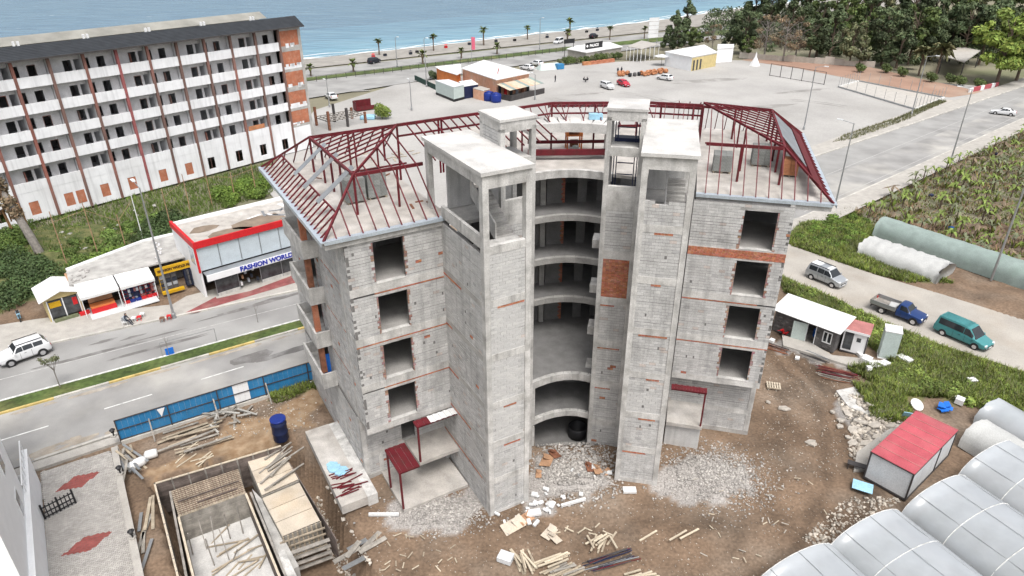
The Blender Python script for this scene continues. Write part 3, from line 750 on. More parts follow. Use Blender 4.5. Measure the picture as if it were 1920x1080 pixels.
# lower storeys set back under the overhang
for (za,zb) in ((0.35,E0-.42),(E0,E1-.45)):
    wall(LW,(0,1.75),(6.6,1.75),za,zb,-1,[(2.9,3.9,za,za+2.0)] if za>1 else [],jamb=False)
    wall(LW,(0,DL),(0,1.75),za,zb,-1,[],jamb=False)
    wall(RW,(-6.2,1.3),(0,1.3),za,zb,-1,[],jamb=False)
    wall(RW,(0,1.3),(0,DR),za,zb,-1,[],jamb=False)
cpart('edge_beam',LW,[(0,1.735,E0-.42,6.6,2.0,E0+.012),(-.012,2.01,E0-.42,.25,DL,E0+.012)],'concrete_pale')
cpart('edge_beam',RW,[(-6.2,1.285,E0-.42,0,1.6,E0+.012),(-.25,1.61,E0-.42,.012,DR,E0+.012)],'concrete_pale')
cpart('plinth',LW,[(-.03,1.70,-1.2,6.6,2.0,.35),(-.03,2.01,-1.2,.3,DL,.35)],'concrete'); cpart('plinth',RW,[(-6.2,1.25,-1.2,.03,1.6,.36),(-.3,1.61,-1.2,.03,DR,.36)],'concrete')
cpart('column',LW,[(-.02,1.715,.36,.33,2.04,E0-.43),(-.02,1.715,E0+.02,.33,2.04,E1-.31)],'concrete_pale'); cpart('column',RW,[(-.33,1.265,.37,.02,1.6,E0-.43),(-.33,1.265,E0+.02,.02,1.6,E1-.31)],'concrete_pale')
cpart('column',LW,[(1.05,1.725,.36,1.35,1.99,E0-.43)],'concrete_pale')
b=bm(LW); b.bx(0,0,E1-.3,6.6,1.8,E1-.28); 
# ---- roof decks with their metal gutters
for fr,u0,u1,v1,nm in ((LW,-1.1,6.6,DL,1),(RW,-6.1,2.2,DR+1.0,2)):
    v0=-.12 if nm==1 else .45
    b=bm(fr)
    b.bx(u0,v0,E5-.3,u1,v1,E5); b.build('roof_deck',MT['deck'],bld)
    gt=bm(fr); vf=v0-.16
    gt.bx(u0-.02,vf,E5-.02,u1,v0+.18,E5+.05); gt.bx(u0-.02,vf-.02,E5-.16,u1,vf+.01,E5+.052)
    if nm==1: gt.bx(u0-.2,vf-.02,E5-.022,u0+.16,v1,E5+.048); gt.bx(u0-.22,vf-.02,E5-.2,u0-.19,v1,E5+.05)
    else: gt.bx(u1-.16,vf-.02,E5-.022,u1+.2,v1,E5+.048); gt.bx(u1+.19,vf-.02,E5-.2,u1+.22,v1,E5+.05)
    gt.build('gutter',MT['gutter'],bld)
    cpart('eave_beam',fr,[(u0+.02,v0+.0,E5-.52,u1-.02,v0+.2,E5-.303)],'concrete_pale')
    if nm==1: cpart('eave_beam',fr,[(u0+.01,v0+.21,E5-.5,u0+.2,v1,E5-.303)],'concrete_pale')
    else: cpart('eave_beam',fr,[(u1-.2,v0+.21,E5-.5,u1-.01,v1,E5-.303)],'concrete_pale')
# ---- balconies on the left flank
for k in (1,2,3,4):
    z=LV[k]; h=z+.02
    bp=bm(LW); bp.bx(-1.05,6.2,z-.28,-.01,11.2,z); bal=bp.build('balcony',MT['concrete_pale'],bld)
    b=bm(LW); b.bx(-1.05,6.2,z+.003,-.9,11.2,z+.95); b.bx(-.897,6.2,z+.003,-.01,6.35,z+.93); b.bx(-.897,11.05,z+.003,-.01,11.2,z+.93)
    o=b.build('parapet',MT['concrete_pale'],bal)
    b=bm(LW)
    if k<4 or True: b.bx(-.92,6.4,z+.96,-.55,6.75,LV[k+1]-.3 if k<4 else E5-.31)
    o=b.build('pillar',MT['rust'] if k%2 else MT['brick'],bal)
# long low side slab beside the pit
b=bm(LW); b.bx(-2.55,-.75,.15,-.75,8.1,.85); b.build('side_slab',MT['deck'],bld)
b=bm(LW); b.bx(-.74,-.72,-.6,-.03,8.1,.82); b.build('side_slab',MT['concrete_pale'],bld)

# ---- stair towers and lift shafts
SZ=23.85
def tower(fr, mir):
    m=-1 if mir else 1
    U=lambda a,c:(a,c) if not mir else (-c,-a)
    W_=2.95; D=7.6
    # corner columns the full height
    for (a,c,v0,v1) in ((0,.34,0,.42),(W_-.34,W_,0,.42),(0,.3,D-.4,D),(W_-.3,W_,D-.4,D)):
        u=U(a,c); z=-.9
        for zt in (E0-.3,E1-.3,E2-.3,E3-.3,E4-.3,E5-.02,SZ-.56):
            b=bm(fr); v=random.uniform(.93,1.07); b.tint=(v,v,v); j=random.uniform(0,.012)
            b.bx(u[0]-j,v0-j,z,u[1]+j,v1,zt-.006); b.build('column',MT['concrete_pale'],bld); z=zt
    lv=[-.25,E0+.4,E1,E2-.4,E3-.35,E4-.15,E5-.28] if not mir else [-.1,E0+.5,E1,E2-.2,E3-.35,E4-.2,E5-.28]
    u=U(.345,W_-.345)
    for i,z in enumerate(lv):                       # landing beams
        cpart('landing_beam',fr,[(u[0],.02,z,u[1],.3,z+.48)],'concrete_pale')
        if i<len(lv)-1:
            wall(fr,(u[0],.045),(u[1],.045),z+.482,lv[i+1]-(.0),-1,[],single=(i>=2),p_red=.004)
            if i in (1,2,4) or mir: 
                f=random.uniform(0,.5); g=random.uniform(.6,1); band(fr,(u[0]+f*(u[1]-u[0]),.045),(u[0]+g*(u[1]-u[0]),.045),lv[i+1]-.14,lv[i+1]-.004,-1,.012)
            # flank walls
            ul=U(.02,.02)[0]; ur=U(W_-.02,W_-.02)[0]
            for uu,o in ((0.02 if not mir else -W_+.02,1),(W_-.02 if not mir else -.02,-1)):
                if o>0: wall(fr,(uu,D-.41),(uu,.425),z+.3,lv[i+1]+.0,-1,[],jamb=False)
                else: wall(fr,(uu,.425),(uu,D-.41),z+.3,lv[i+1]+.0,-1,[],jamb=False)
                a0,a1=(uu-.012,uu+.2) if o>0 else (uu-.2,uu+.012)
                cpart('flank_beam',fr,[(a0,.43,z-.06,a1,D-.42,z+.297)],'concrete')
                band(fr,(uu,D-.5) if o>0 else (uu,.5),(uu,random.uniform(1,5)) if o>0 else (uu,random.uniform(3,6)),z-.2,z-.065,-1,.016)
    # roof slab and ring beams
    u=U(-.12,W_+.12); b=bm(fr); b.bx(u[0],-.12,SZ-.2,u[1],D+.1,SZ); b.build('tower_roof',MT['slab_top'],bld)
    u=U(.0,W_); cpart('ring_beam',fr,[(u[0],.0,SZ-.95,u[1],.3,SZ-.203),(u[0],.302,SZ-.85,u[0]+.28,D,SZ-.203),(u[1]-.28,.302,SZ-.85,u[1],D,SZ-.203),(u[0]+.282,D-.28,SZ-.8,u[1]-.282,D,SZ-.203)],'concrete_pale')
    # stair flights seen through the open top
    st=bm(fr)
    uu=U(.35,1.45); n=11
    for i in range(n):
        z=E5-.1+1.7*(1-i/n)*0; 
    obj=None
    slab=bm(fr); ua,ub=U(1.52,W_-.24) if not mir else (-1.5,-.32)
    for i in range(11):                               # lower flight rises away from the front landing
        z0=E5-.05+ i*.165; v=1.35+i*.28; slab.tint=(.86,.86,.86) if i%2 else (1.05,1.05,1.05); slab.bx(ua, v, z0-.18, ub, v+.30, z0)
    stair=slab.build('stair_flight',MT['concrete'],bld)
    q_=bm(fr); ue=U(1.41,1.5)
    q_.add([(x,v,z) for x in ue for v,z in ((1.35,E5-.2),(4.45,E5+1.5),(4.45,E5+2.5),(1.35,E5+.85))],[(0,3,2,1),(4,5,6,7),(0,1,5,4),(1,2,6,5),(2,3,7,6),(3,0,4,7)]); q_.build('stair_parapet',MT['concrete_pale'],bld)
    b=bm(fr); a,c=U(.34,W_-.22); b.bx(a,.32,E5-.3,c,1.35,E5-.06); b.build('landing',MT['concrete_pale'],bld)
    b=bm(fr); b.bx(a,4.5,E5-.25,c,D-.45,E5-.03); b.build('landing',MT['concrete'],bld)
    b=bm(fr)
    ua,ub=U(.24,1.4) if not mir else (-2.6,-1.55)
    for i in range(11):
        z0=E5-.2-i*.17; v=1.4+i*.27; b.bx(ua,v,z0-.2,ub,v+.3,z0)
    b.build('stair_flight',MT['concrete'],bld)
    # lift shaft beside the stair, further back
    l0,l1=2.98,5.3; v0,v1=3.55,6.15; T=25.35
    for (a,c,p,q) in ((l0,l0+.3,v0,v0+.34),(l1-.3,l1,v0,v0+.34),(l0,l0+.3,v1-.34,v1),(l1-.3,l1,v1-.34,v1)):
        u=U(a,c)
        for za,zb in ((-1.3,E1-.3),(E1-.294,E3-.3),(E3-.294,E5+.6),(E5+.606,T-.55)):
            b=bm(fr); v=random.uniform(.92,1.06); b.tint=(v,v,v); b.bx(u[0],p,za,u[1],q,zb); b.build('column',MT['concrete_pale'],bld)
    u=U(l0+.305,l1-.305); zs=[-1.0,E0-.45,E1-.45,E2-.45,E3-.45,E4-.45,E5-.5]
    for i,z in enumerate(zs):
        cpart('shaft_beam',fr,[(u[0],v0+.012,z,u[1],v0+.3,z+.6)],'concrete_pale')
        zb=zs[i+1] if i<6 else E5+.75
        if i==4 and mir:
            band(fr,(u[0],v0+.03),(u[1],v0+.03),z+.605,zb-.003,-1,.006)      # the panel of red brick
            mortar.frame(fr[0],fr[1]); mortar.bx(u[0],v0+.045,z+.6,u[1],v0+.2,zb)
        elif i<6:
            wall(fr,(u[0],v0+.03),(u[1],v0+.03),z+.603,zb-.003,-1,[],jamb=False,p_red=.012)
            if mir and i in (1,2,3): band(fr,(u[0],v0+.03),(u[0]+(u[1]-u[0])*random.uniform(.5,1),v0+.03),zb-.11,zb-.005,-1,.012)
        uo=l1-.03 if not mir else -l1+.03
        if i<6:
            if not mir: wall(fr,(uo,v0+.345),(uo,v1-.345),z+.1,zb+.1,-1,[],jamb=False,p_red=.07)
            else: wall(fr,(uo,v1-.345),(uo,v0+.345),z+.1,zb+.1,-1,[],jamb=False,p_red=.07)
    cpart('shaft_beam',fr,[(u[0],v0+.012,E5+.11,u[1],v0+.3,E5+1.1),(u[0],v0+.012,SZ-1.4,u[1],v0+.3,SZ-.85)],'concrete_pale')
    u=U(l0,l1); cpart('ring_beam',fr,[(u[0],v0,T-.75,u[1],v0+.3,T-.153),(u[0],v0+.303,T-.7,u[0]+.25,v1,T-.153),(u[1]-.25,v0+.303,T-.7,u[1],v1,T-.153)],'concrete_pale')
    u=U(l0-.06,l1+.06); b=bm(fr); b.bx(u[0],v0-.06,T-.15,u[1],v1+.06,T); b.build('shaft_roof',MT['slab_top'],bld)
    # machine room flank wall towards the stair roof, and the shaft floor
    uo=l0+.02 if not mir else -l0-.02
    if not mir: wall(fr,(uo,v1-.345),(uo,v0+.345),SZ+.01,T-.72,-1,[],jamb=False)
    else: wall(fr,(uo,v0+.345),(uo,v1-.345),SZ+.01,T-.72,-1,[(.5,1.4,SZ+.3,T-.8)],jamb=False)
    u=U(l0+.31,l1-.31); b=bm(fr); b.bx(u[0],v0+.31,SZ-1.0,u[1],v1-.31,SZ-.86); b.build('shaft_floor',MT['concrete'],bld)
    b=bm(fr); b.bx(u[0],v1-.25,E5,u[1],v1-.1,SZ-.9); 
    if not mir: b.build('shaft_back_wall',MT['block'],bld)
tower(LT,False); tower(RT,True)
# low wall between the left tower and wing roof, tower parapet of the right tower (stepped top course)
wall(RT,(-2.6,.045),(-.35,.045),E5+.21,E5+1.65,-1,[(.0,.25,E5+1.62,E5+2),(.55,1.3,E5+1.43,E5+2)],jamb=False)
b=bm(LT); b.bx(.02,.43,E5+.02,.22,5.6,E5+.75); b.build('parapet',MT['concrete_pale'],bld)
b=bm(LT); b.bx(1.0,6.7,E5,2.62,6.9,SZ-.86); b.build('stair_back_wall',MT['block'],bld)
b=bm(RT); b.bx(-2.62,6.7,E5,-1.75,6.9,SZ-.86); b.bx(-1.749,6.71,E5,-.32,6.89,SZ-1.5); b.build('stair_back_wall',MT['block'],bld)
b=bm(RT); b.box(-1.1,6.2,SZ-1.9,1.5,.5,.06,0,.5); b.build('stair_soffit',MT['shaded_inside'],bld)
# raised ring beam over the middle of the roof
b=bm(); ln=arc((1.2,48.8),(4.25,49.5),(7.2,48.7))
for i in range(len(ln)-1):
    p,q=ln[i],ln[i+1]; d=ang(p,q); nx_,ny_=-math.sin(d),math.cos(d); b.prism([p,q,(q[0]+nx_*2.0,q[1]+ny_*2.0),(p[0]+nx_*2.0,p[1]+ny_*2.0)],21.55,22.2)
b.build('raised_slab',MT['slab_top'],bld)
for p in ((1.5,50.1),(7.0,50.0)):
    b=bm(); b.box(p[0],p[1],(E5+21.55)/2,.3,.3,21.55-E5-.01); b.build('column',MT['concrete'],bld)

# ---- collect masonry: single blocks as parts, everything else joined
vm=[]
for k in range(6):
    b=MB(); b.tint=tintv(); b.bx(-.196,-.004,-.095,.196,.12,.094); me=b.build('concrete_block',MT['block']); vm.append(me.data); bpy.data.objects.remove(me)
for (F,x,j,z,sg) in blocks:
    o=bpy.data.objects.new('concrete_block',random.choice(vm)); link(o,bld); c,s=math.cos(F[1]),math.sin(F[1])
    y=j; o.location=(F[0][0]+c*x-s*y-BO[0],F[0][1]+s*x+c*y-BO[1],z); o.rotation_euler=(0,0,F[1]+(PI if sg<0 else 0))
masonry.build('block_masonry',MT['block'],bld,kind='stuff')
mortar.build('mortar_core',MT['mortar'],bld,kind='stuff')
bricks.build('red_brickwork',MT['brick'],bld,kind='stuff')

# ---- terraces in front of the wings
b=bm(LW); b.bx(3.05,-1.0,E0-.25,6.5,1.72,E0); b.build('terrace_slab',MT['deck'],bld)
b=bm(LW); b.bx(1.1,-2.55,-.02,5.9,1.72,.24); b.build('terrace_slab',MT['deck'],bld)
b=bm(LW); b.bx(3.3,1.0,.25,3.6,1.3,E0-.26); b.bx(5.7,.6,.25,6.0,.9,E0-.26); b.build('column',MT['concrete'],bld)
b=bm(RW); b.bx(-6.2,-1.55,E0-.28,-3.62,1.28,E0); b.build('terrace_slab',MT['deck'],bld)
wall_m=masonry
mortar2=bm(RW); mortar2.bx(-6.2,-1.3,-.4,-3.7,-1.1,E0-.285); mortar2.bx(-3.9,-1.09,-.4,-3.7,1.24,E0-.285); mortar2.build('terrace_wall',MT['block'],bld)
def canopy(label, fr, posts, u0,u1,v0,v1,z,name='terrace_canopy',white=0,rust=True,base=0):
    c=loc(fr,(u0+u1)/2,(v0+v1)/2); o=(c[0],c[1],base); t=thing(name,label,'canopy',o)
    for (u,v) in posts:
        b=MB(frame=fr,origin=o); b.bx(u-.06,v-.06,base,u+.06,v+.06,z); b.build('post',MT['red_steel'],t)
    b=MB(frame=fr,origin=o)
    for u in (u0,u1-.1): b.bx(u,v0,z+.002,u+.1,v1,z+.12)
    for v in (v0+.002,v1-.1): b.bx(u0+.101,v,z+.004,u1-.101,v+.1,z+.118)
    b.build('frame',MT['red_steel'],t)
    n=max(2,int((u1-u0)/.2))
    for i in range(n):                                # corrugated sheet, rib by rib
        a=u0+(u1-u0)*i/n; c2=u0+(u1-u0)*(i+1)/n
        b=MB(frame=fr,origin=o); b.bx(a+.004,v0-.05,z+.125+(.03 if i%2 else 0),c2-.004,v1+.03,z+.15+(.03 if i%2 else 0))
        b.build('roof_sheet',MT['white_plastic'] if a>=white else MT['red_steel'],t)
    return t
canopy('small dark red sheet metal canopy on two posts over the lower left terrace',LW,[(1.12,-.1),(1.12,-2.4)],1.05,2.5,-2.45,.15,3.3,white=99,base=.24)
canopy('red steel canopy with mostly white roof sheets over the upper left terrace',LW,[(3.15,-.9),(6.4,-.9)],3.05,6.45,-1.0,-.35,5.25,white=3.9,base=E0)
canopy('red steel canopy tucked beside the right stair tower on a raised terrace',RW,[(-3.75,-1.45)],-6.15,-3.65,-1.5,-.95,5.15,white=99,base=E0)
# ================================================================== STEEL ROOF FRAME
rf=thing('steel_roof_frame','dark red steel hip roof frame of rafters and posts on top of the unfinished building','roof frame',(4.2,46.0,E5))
RO=(4.2,46.0,E5)
def hh(d): return 19.46+.826*d if d<3 else 21.94+(d-3)*.272
def steel(name,p,q,w_=.09,h_=.12,m='red_steel'):
    b=MB(origin=RO); b.beam(p,q,w_,h_); return b.build(name,MT[m],rf)
def P3(fr,u,v,d=None,z=None): x,y=loc(fr,u,v); return (x,y,hh(d) if z is None else z)
CL=(loc(LW,-1.12,-.15),A30); DLr=15.35
MIRR=(loc(RW,2.22,.45),A14); DRr=16.7
def side(fr,sx,D,inner):
    c=D/2
    p=lambda a,b,d=None,z=None: P3(fr,a*sx,b,d,z)
    # hips
    for q in ((0,0,1),(0,D,-1)):
        steel('hip_rafter',p(0,q[1],0),p(3,q[1]+3*q[2],3),.11,.14); steel('hip_rafter',p(3,q[1]+3*q[2],3),p(c,c,c),.11,.14)
    # purlins on posts
    steel('purlin',p(3,3,z=21.9),p(inner,3,z=21.9),.14,.2); steel('purlin',p(3,D-3,z=21.9),p(inner+4,D-3,z=21.9),.14,.2); steel('purlin',p(3,3.12,z=21.9),p(3,D-3.12,z=21.9),.14,.2)
    for a in (3,5.7,8.3):
        if a<inner+.3: steel('post',p(a,3,z=E5),p(a,3,z=21.8),.13,.13)
        steel('post',p(a,D-3,z=E5),p(a,D-3,z=21.8),.13,.13)
    for b_ in (5.7,c,D-5.7): steel('post',p(3,b_,z=E5),p(3,b_,z=21.8),.12,.12)
    for a in (c,c+3.0): steel('post',p(a,c,z=E5),p(a,c,z=23.1),.13,.13)
    for a in (5.4,): steel('post',p(a,a,z=E5),p(a,a,z=hh(a)-.06),.1,.1); steel('post',p(a,D-a,z=E5),p(a,D-a,z=hh(a)-.06),.1,.1)
    steel('tie_beam',p(3.1,5.7,z=21.2),p(inner,5.7,z=21.2),.09,.1)
    # front and rear rafters
    a=.75
    while a<inner+2.5:
        for (b0,s) in ((0,1),(D,-1)):
            if s>0 and a>inner: continue
            d1=min(a,3); 
            steel('rafter',p(a,b0+s*.02,0),p(a,b0+s*d1,d1),.06,.09)
            if a>3: d2=min(a,c); steel('rafter',p(a,b0+s*3,3),p(a,b0+s*d2,d2),.06,.09)
        a+=.78
    return p
pl=side(CL,1,DLr,7.4); pr_=side(MIRR,-1,DRr,8.0)
# hipped ends: left end has a low rail with short rafters, right end is fully raftered
b_=.6
while b_<DLr-.5:
    d=min(b_,DLr-b_,1.25); steel('rafter',pl(0.02,b_,0),pl(d,b_,d),.06,.09)
    if 5.2<b_<12.2: d2=min(b_,DLr-b_); steel('rafter',pl(3,b_,3),pl(d2,b_,d2),.06,.09)
    b_+=.7
steel('low_rail',pl(1.25,1.25,1.25),pl(1.25,DLr-1.25,1.25),.08,.1)
b_=.8
while b_<DRr-.5:
    d=min(b_,DRr-b_,3); steel('rafter',pr_(0.02,b_,0),pr_(d,b_,d),.06,.09)
    if d==3: d2=min(b_,DRr-b_); steel('rafter',pr_(3,b_,3),pr_(d2,b_,d2),.06,.09)
    b_+=.8
# ridge over the middle with lattice of rafters either side
ra=pl(DLr/2,DLr/2,z=23.2); rb=pl(19.9,DLr/2,z=23.2); rd_=pr_(DRr/2,DRr/2,z=23.2); rc=pr_(12.4,DRr/2,z=23.2)
RL=[ra,rb,rc,rd_]
for i,(p,q) in enumerate(zip(RL,RL[1:])):
    steel('ridge_beam',p,q,.14,.18); p2=(p[0],p[1],p[2]-.75); q2=(q[0],q[1],q[2]-.75); steel('ridge_beam',p2,q2,.1,.12)
    P_,Q_=Vector(p),Vector(q); L=(Q_-P_).length; dr=(Q_-P_).normalized(); nn=Vector((-dr.y,dr.x,0)); n=int(L/.62)
    for k in range(n+1):
        x=P_+dr*(L*k/n); inmid=0<k<n
        if i==0 and k<1 or i==2 and k>n-1: continue
        bk=4.6 if i!=1 else 4.0
        steel('rafter',tuple(x),tuple(x+nn*bk+Vector((0,0,-1.26))),.06,.09)
        if (i==0 and 0<k<n*.8): steel('rafter',tuple(x),tuple(x-nn*4.6+Vector((0,0,-1.26))),.06,.09)
        if (i==0 and k>=n*.8) or i==1: steel('rafter',tuple(x),tuple(x-nn*1.6+dr*(.45 if k%2 else -.45)+Vector((0,0,-1.3))),.05,.07)
        if i==2: steel('rafter',tuple(x),tuple(x-nn*(4.6 if k>n*.45 else 1.6)+Vector((0,0,-1.26))),.05,.08)
        if k%5==0: steel('post',tuple(x+Vector((0,0,-.1))),(x.x,x.y,E5),.13,.13)
    a2=P_+nn*4.6; c2=Q_+nn*4.6
    steel('purlin',(a2.x,a2.y,21.92),(c2.x,c2.y,21.92),.14,.18)
    a2=P_-nn*1.6; c2=Q_-nn*1.6
    if i==1: steel('purlin',(a2.x,a2.y,21.9),(c2.x,c2.y,21.9),.12,.16)
# heavy beam lying behind the hoist
o=steel('floor_beam',(1.2,49.6,20.0),(7.4,49.8,20.0),.3,.4); steel('floor_beam',(1.2,50.6,20.5),(7.4,50.8,20.5),.16,.22)
# loose metal sheets lying up the left end slope, and the covered flank of the right end
SH=thing('metal_sheet','long grey sheet leaning on the left end of the roof frame, farthest of three','sheet',pl(.9,10.0,z=20.2))
def sheet_on(t,p,a0,a1,b0,wd,m):
    b=MB(origin=tuple(t.location)); q=[p(a0,b0,max(.3,a0)),p(a1,b0,a1),p(a1,b0+wd,a1),p(a0,b0+wd,max(.3,a0))]
    b.slab3([(x,y,z+.12) for x,y,z in q],.03); return b.build('sheet',MT[m],t)
sheet_on(SH,pl,1.0,3.3,9.2,.55,'grey_steel')
for b0,lb in ((6.6,'long grey sheet leaning on the left end of the roof frame, middle of three'),(3.6,'long grey sheet leaning on the left end of the roof frame, nearest of three')):
    t=thing('metal_sheet',lb,'sheet',pl(.9,b0,z=20.2)); sheet_on(t,pl,.9,3.3,b0,.6,'galv')
t=thing('metal_sheet','dull red roof sheet laid along the right end eave of the roof frame','sheet',pr_(.9,5,z=20.2))
sheet_on(t,pr_,.6,1.3,.9,13.0,'red_steel')
t=thing('metal_sheet','broad grey sheet laid over the right end slope of the roof frame','sheet',pr_(2,5,z=21))
b=MB(origin=tuple(t.location)); q=[pr_(1.45,3.2,1.45),pr_(2.9,6.0,2.9),pr_(2.9,12.6,2.9),pr_(1.45,12.6,1.45)]; b.slab3([(x,y,z+.1) for x,y,z in q][::-1],-.03); b.build('sheet',MT['grey_steel'],t)
# small steel offcuts on the deck
def bits(fr_pts,z,n,m,name,label,cat,group,lmin,lmax,thick=.05):
    for i in range(n):
        p=random.choice(fr_pts); x,y=p[0]+random.gauss(0,p[2]),p[1]+random.gauss(0,p[2])
        b=MB(); L=random.uniform(lmin,lmax); b.box(0,0,thick/2,L,random.uniform(.06,.16),thick)
        o=b.build(name,MT[m]); o.location=(x,y,z); o.rotation_euler=(random.uniform(-.05,.05),0,random.random()*PI); tag(o,label,cat,group)
bits([(-8.2,50.6,.8)],E5+.01,12,'plank_pale','timber_offcut','short timber offcut in the litter on the rear left roof deck','offcut','offcuts on the roof deck',.3,1.0)
bits([(-6.0,40.6,.5),(-11.5,46,1.0)],E5+.01,6,'rust','steel_offcut','short rusty steel offcut on the front left roof deck','offcut','steel offcuts on the roof deck',.3,.9)
# ------------------------------------------------------------------ pallets on the roof
def pallet_stack(label,px,rz,m,nx_,ny_,nz_,bs,name='block_pallet',z=E5,piece='block'):
    p=at(*px,z); t=thing(name,label,'pallet',(p.x,p.y,z+.005),rz)
    b=MB(); Lx=nx_*bs[0]; Ly=ny_*bs[1]
    for i in range(5): b.box(0,-Ly/2+Ly*(i+.5)/5,.12,Lx+.06,Ly/7,.025)
    for i in (-1,0,1): b.box(i*Lx*.42,0,.055,.09,Ly,.1)
    b.build('pallet',MT['plank'],t)
    vs=[]
    for k in range(4):
        b=MB(); v=random.uniform(.85,1.15); b.tint=(v,v,v); b.box(0,0,0,bs[0]-.012,bs[1]-.012,bs[2]-.008); o=b.build(piece,MT[m]); vs.append(o.data); bpy.data.objects.remove(o)
    for i in range(nx_):
        for j in range(ny_):
            for k in range(nz_):
                if 0<i<nx_-1 and 0<j<ny_-1 and k<nz_-1: continue
                o=bpy.data.objects.new(piece,random.choice(vs)); link(o,t); o.location=(-Lx/2+(i+.5)*bs[0]+random.uniform(-.006,.006),-Ly/2+(j+.5)*bs[1]+random.uniform(-.006,.006),.135+(k+.5)*bs[2])
    return t
pallet_stack('square stack of grey blocks on the left roof deck, left of the pair',(664,376),A30,'pallet_block',3,6,7,(.42,.22,.21))
pallet_stack('square stack of grey blocks on the left roof deck, right of the pair',(703,367),A30,'pallet_block',3,6,7,(.42,.22,.22))
pallet_stack('smooth grey block pallet on the right roof deck beside the stair tower roof',(1352,320),A14,'pallet_block',3,6,5,(.42,.22,.23))
pallet_stack('grey block pallet on the right roof deck, middle of the three',(1424,308),A14,'pallet_block',3,6,6,(.42,.22,.21))
pallet_stack('orange clay tile pallet on the right roof deck under the hip',(1478,328),A14,'pot',2,8,4,(.5,.13,.26),name='tile_pallet',piece='clay_tile')
# orange hoist in the middle of the roof
p=at(1075,279,E5); t=thing('hoist','orange steel hoist machine on the middle of the roof deck','hoist',(p.x,p.y,E5),math.radians(5))
b=MB()
for x in (-.55,.55):
    for y in (-.4,.4): b.box(x,y,.55,.1,.1,1.1)
b.build('frame',MT['orange_paint'],t)
b=MB(); b.bx(-.62,-.46,1.1,.62,.46,1.75); b.bx(-.4,-.3,1.751,.4,.3,1.9); b.build('housing',MT['orange_paint'],t)
b=MB(); b.bx(-.45,-.475,1.25,.35,-.462,1.6); b.build('front_plate',MT['rust'],t)
b=MB(); b.tube((-.3,-.15,.5),(.3,-.15,.5),.28,n=14); b.build('drum',MT['rust'],t); b=MB(); b.lathe([(.2,0),(.22,.45),(.12,.5)],(0,-.75,0),12); b.build('motor',MT['green_cabin'],t)
# lift rails inside the right shaft
t=thing('lift_rails','dark blue steel lift rails standing in the open right shaft','lift rails',(*loc(RT,-4.1,4.9),E5-1.2),A12)
for x in (-.72,-.55,.55,.72):
    b=MB(); b.bx(x-.03,-.05,0,x+.03,.05,6.0); b.build('rail',MT['navy'],t)
for k in range(8):
    b=MB(); b.bx(-.5,-.03,.4+k*.75,.5,.03,.46+k*.75); b.build('rung',MT['navy'],t)
b=MB(); b.box(0,.35,4.5,1.5,.7,1.0); b.build('lift_car',MT['navy'],t)
t=tag(MB().build('x',MT['black']) if False else (lambda b:(b.box(0,0,.2,1.0,.5,.4),b.build('tarp',MT['blue_light']))[1])(MB()),'light blue tarpaulin bundle on the roof left of the right lift shaft','tarpaulin'); p=at(1127,222,22.25); t.location=(p.x-.4,p.y,22.21)
b=MB(); b.lathe([(.75,0),(.78,.9),(.7,.95),(.66,.9),(.62,.1)],n=18); o=b.build('tank',MT['black'],smooth=True); p=at(1085,835,-1.0); o.location=(p.x,p.y+1.2,-.99); tag(o,'black round tank inside the dark basement opening of the building','tank')
t=tag((lambda b:(b.box(0,0,1.0,.5,.06,2.0),b.build('tarpaulin',MT['blue_plastic']))[1])(MB()),'bright blue sheet hanging on the lowest balcony of the building','sheet'); q=loc(LW,-.4,7.0); t.location=(*q,E1+.05); t.rotation_euler=(0,0,A30)
for i in range(7):
    b=MB(); b.rock((0,0,.12),.17,.9,i); o=b.build('sack',MT['pink_roof'],smooth=True); q=loc(LW,-.5+random.uniform(-.25,.25),6.9+random.uniform(-.4,.8)); o.location=(*q,E1+.01+.15*(i%3)); tag(o,'pinkish sack heaped on the lowest balcony','sack','sacks on the lowest balcony')

# ================================================================== SITE: fence, pit, yard, white house
# blue site fence along the street
fa=at(228,830); fb=at(606,711); FA=ang(fa,fb); FL_=(fb-fa).length
fen=thing('site_fence','long blue sheet metal site fence with one white section along the street','fence',(fa.x,fa.y,0),FA)
n=13
for i in range(n):
    x0=FL_*i/n; x1=FL_*(i+1)/n; wz=0
    b=MB(); v=random.uniform(.94,1.05); b.tint=(v,v,v); m_=3
    for k in range(m_):
        a=x0+(x1-x0)*k/m_; c=x0+(x1-x0)*(k+1)/m_; y=.008 if k%2 else 0
        b.bx(a+.004,y,.25,c-.004,y+.02,2.1+random.uniform(-.01,.02))
    b.build('fence_panel',MT['white_paint'] if i==7 else MT['blue_sheet'],fen)
for z in (.3,1.2,2.12):
    b=MB(); b.bx(0,-.07,z-.03,FL_,-.015,z+.03); b.build('fence_rail',MT['dark_steel'],fen)
for i in range(0,n+1,3):
    b=MB(); x=FL_*i/n; b.bx(x-.04,-.14,0,x+.04,-.075,2.2); b.build('fence_post',MT['dark_steel'],fen)
for x in (2.2,6.9,11.0): 
    b=MB(); b.beam((x,-1.2,0),(x,-.15,1.5),.1,.1); b.build('fence_brace',MT['plank_grey'],fen)
b=MB(); b.bx(0,-.2,-.2,FL_,.1,.24); b.build('fence_footing',MT['kerb'],fen)
b=MB(); b.slab3([(0,-.08,0),(.55,-.08,0),(.2,-.08,-.75)],.02); o=b.build('rag',MT['white_paint'],None); p=fa+Vector((math.cos(FA)*2.9,math.sin(FA)*2.9,0)); o.location=(p.x,p.y,2.0); o.rotation_euler=(0,0,FA); tag(o,'small white rag hanging on the blue site fence','rag')
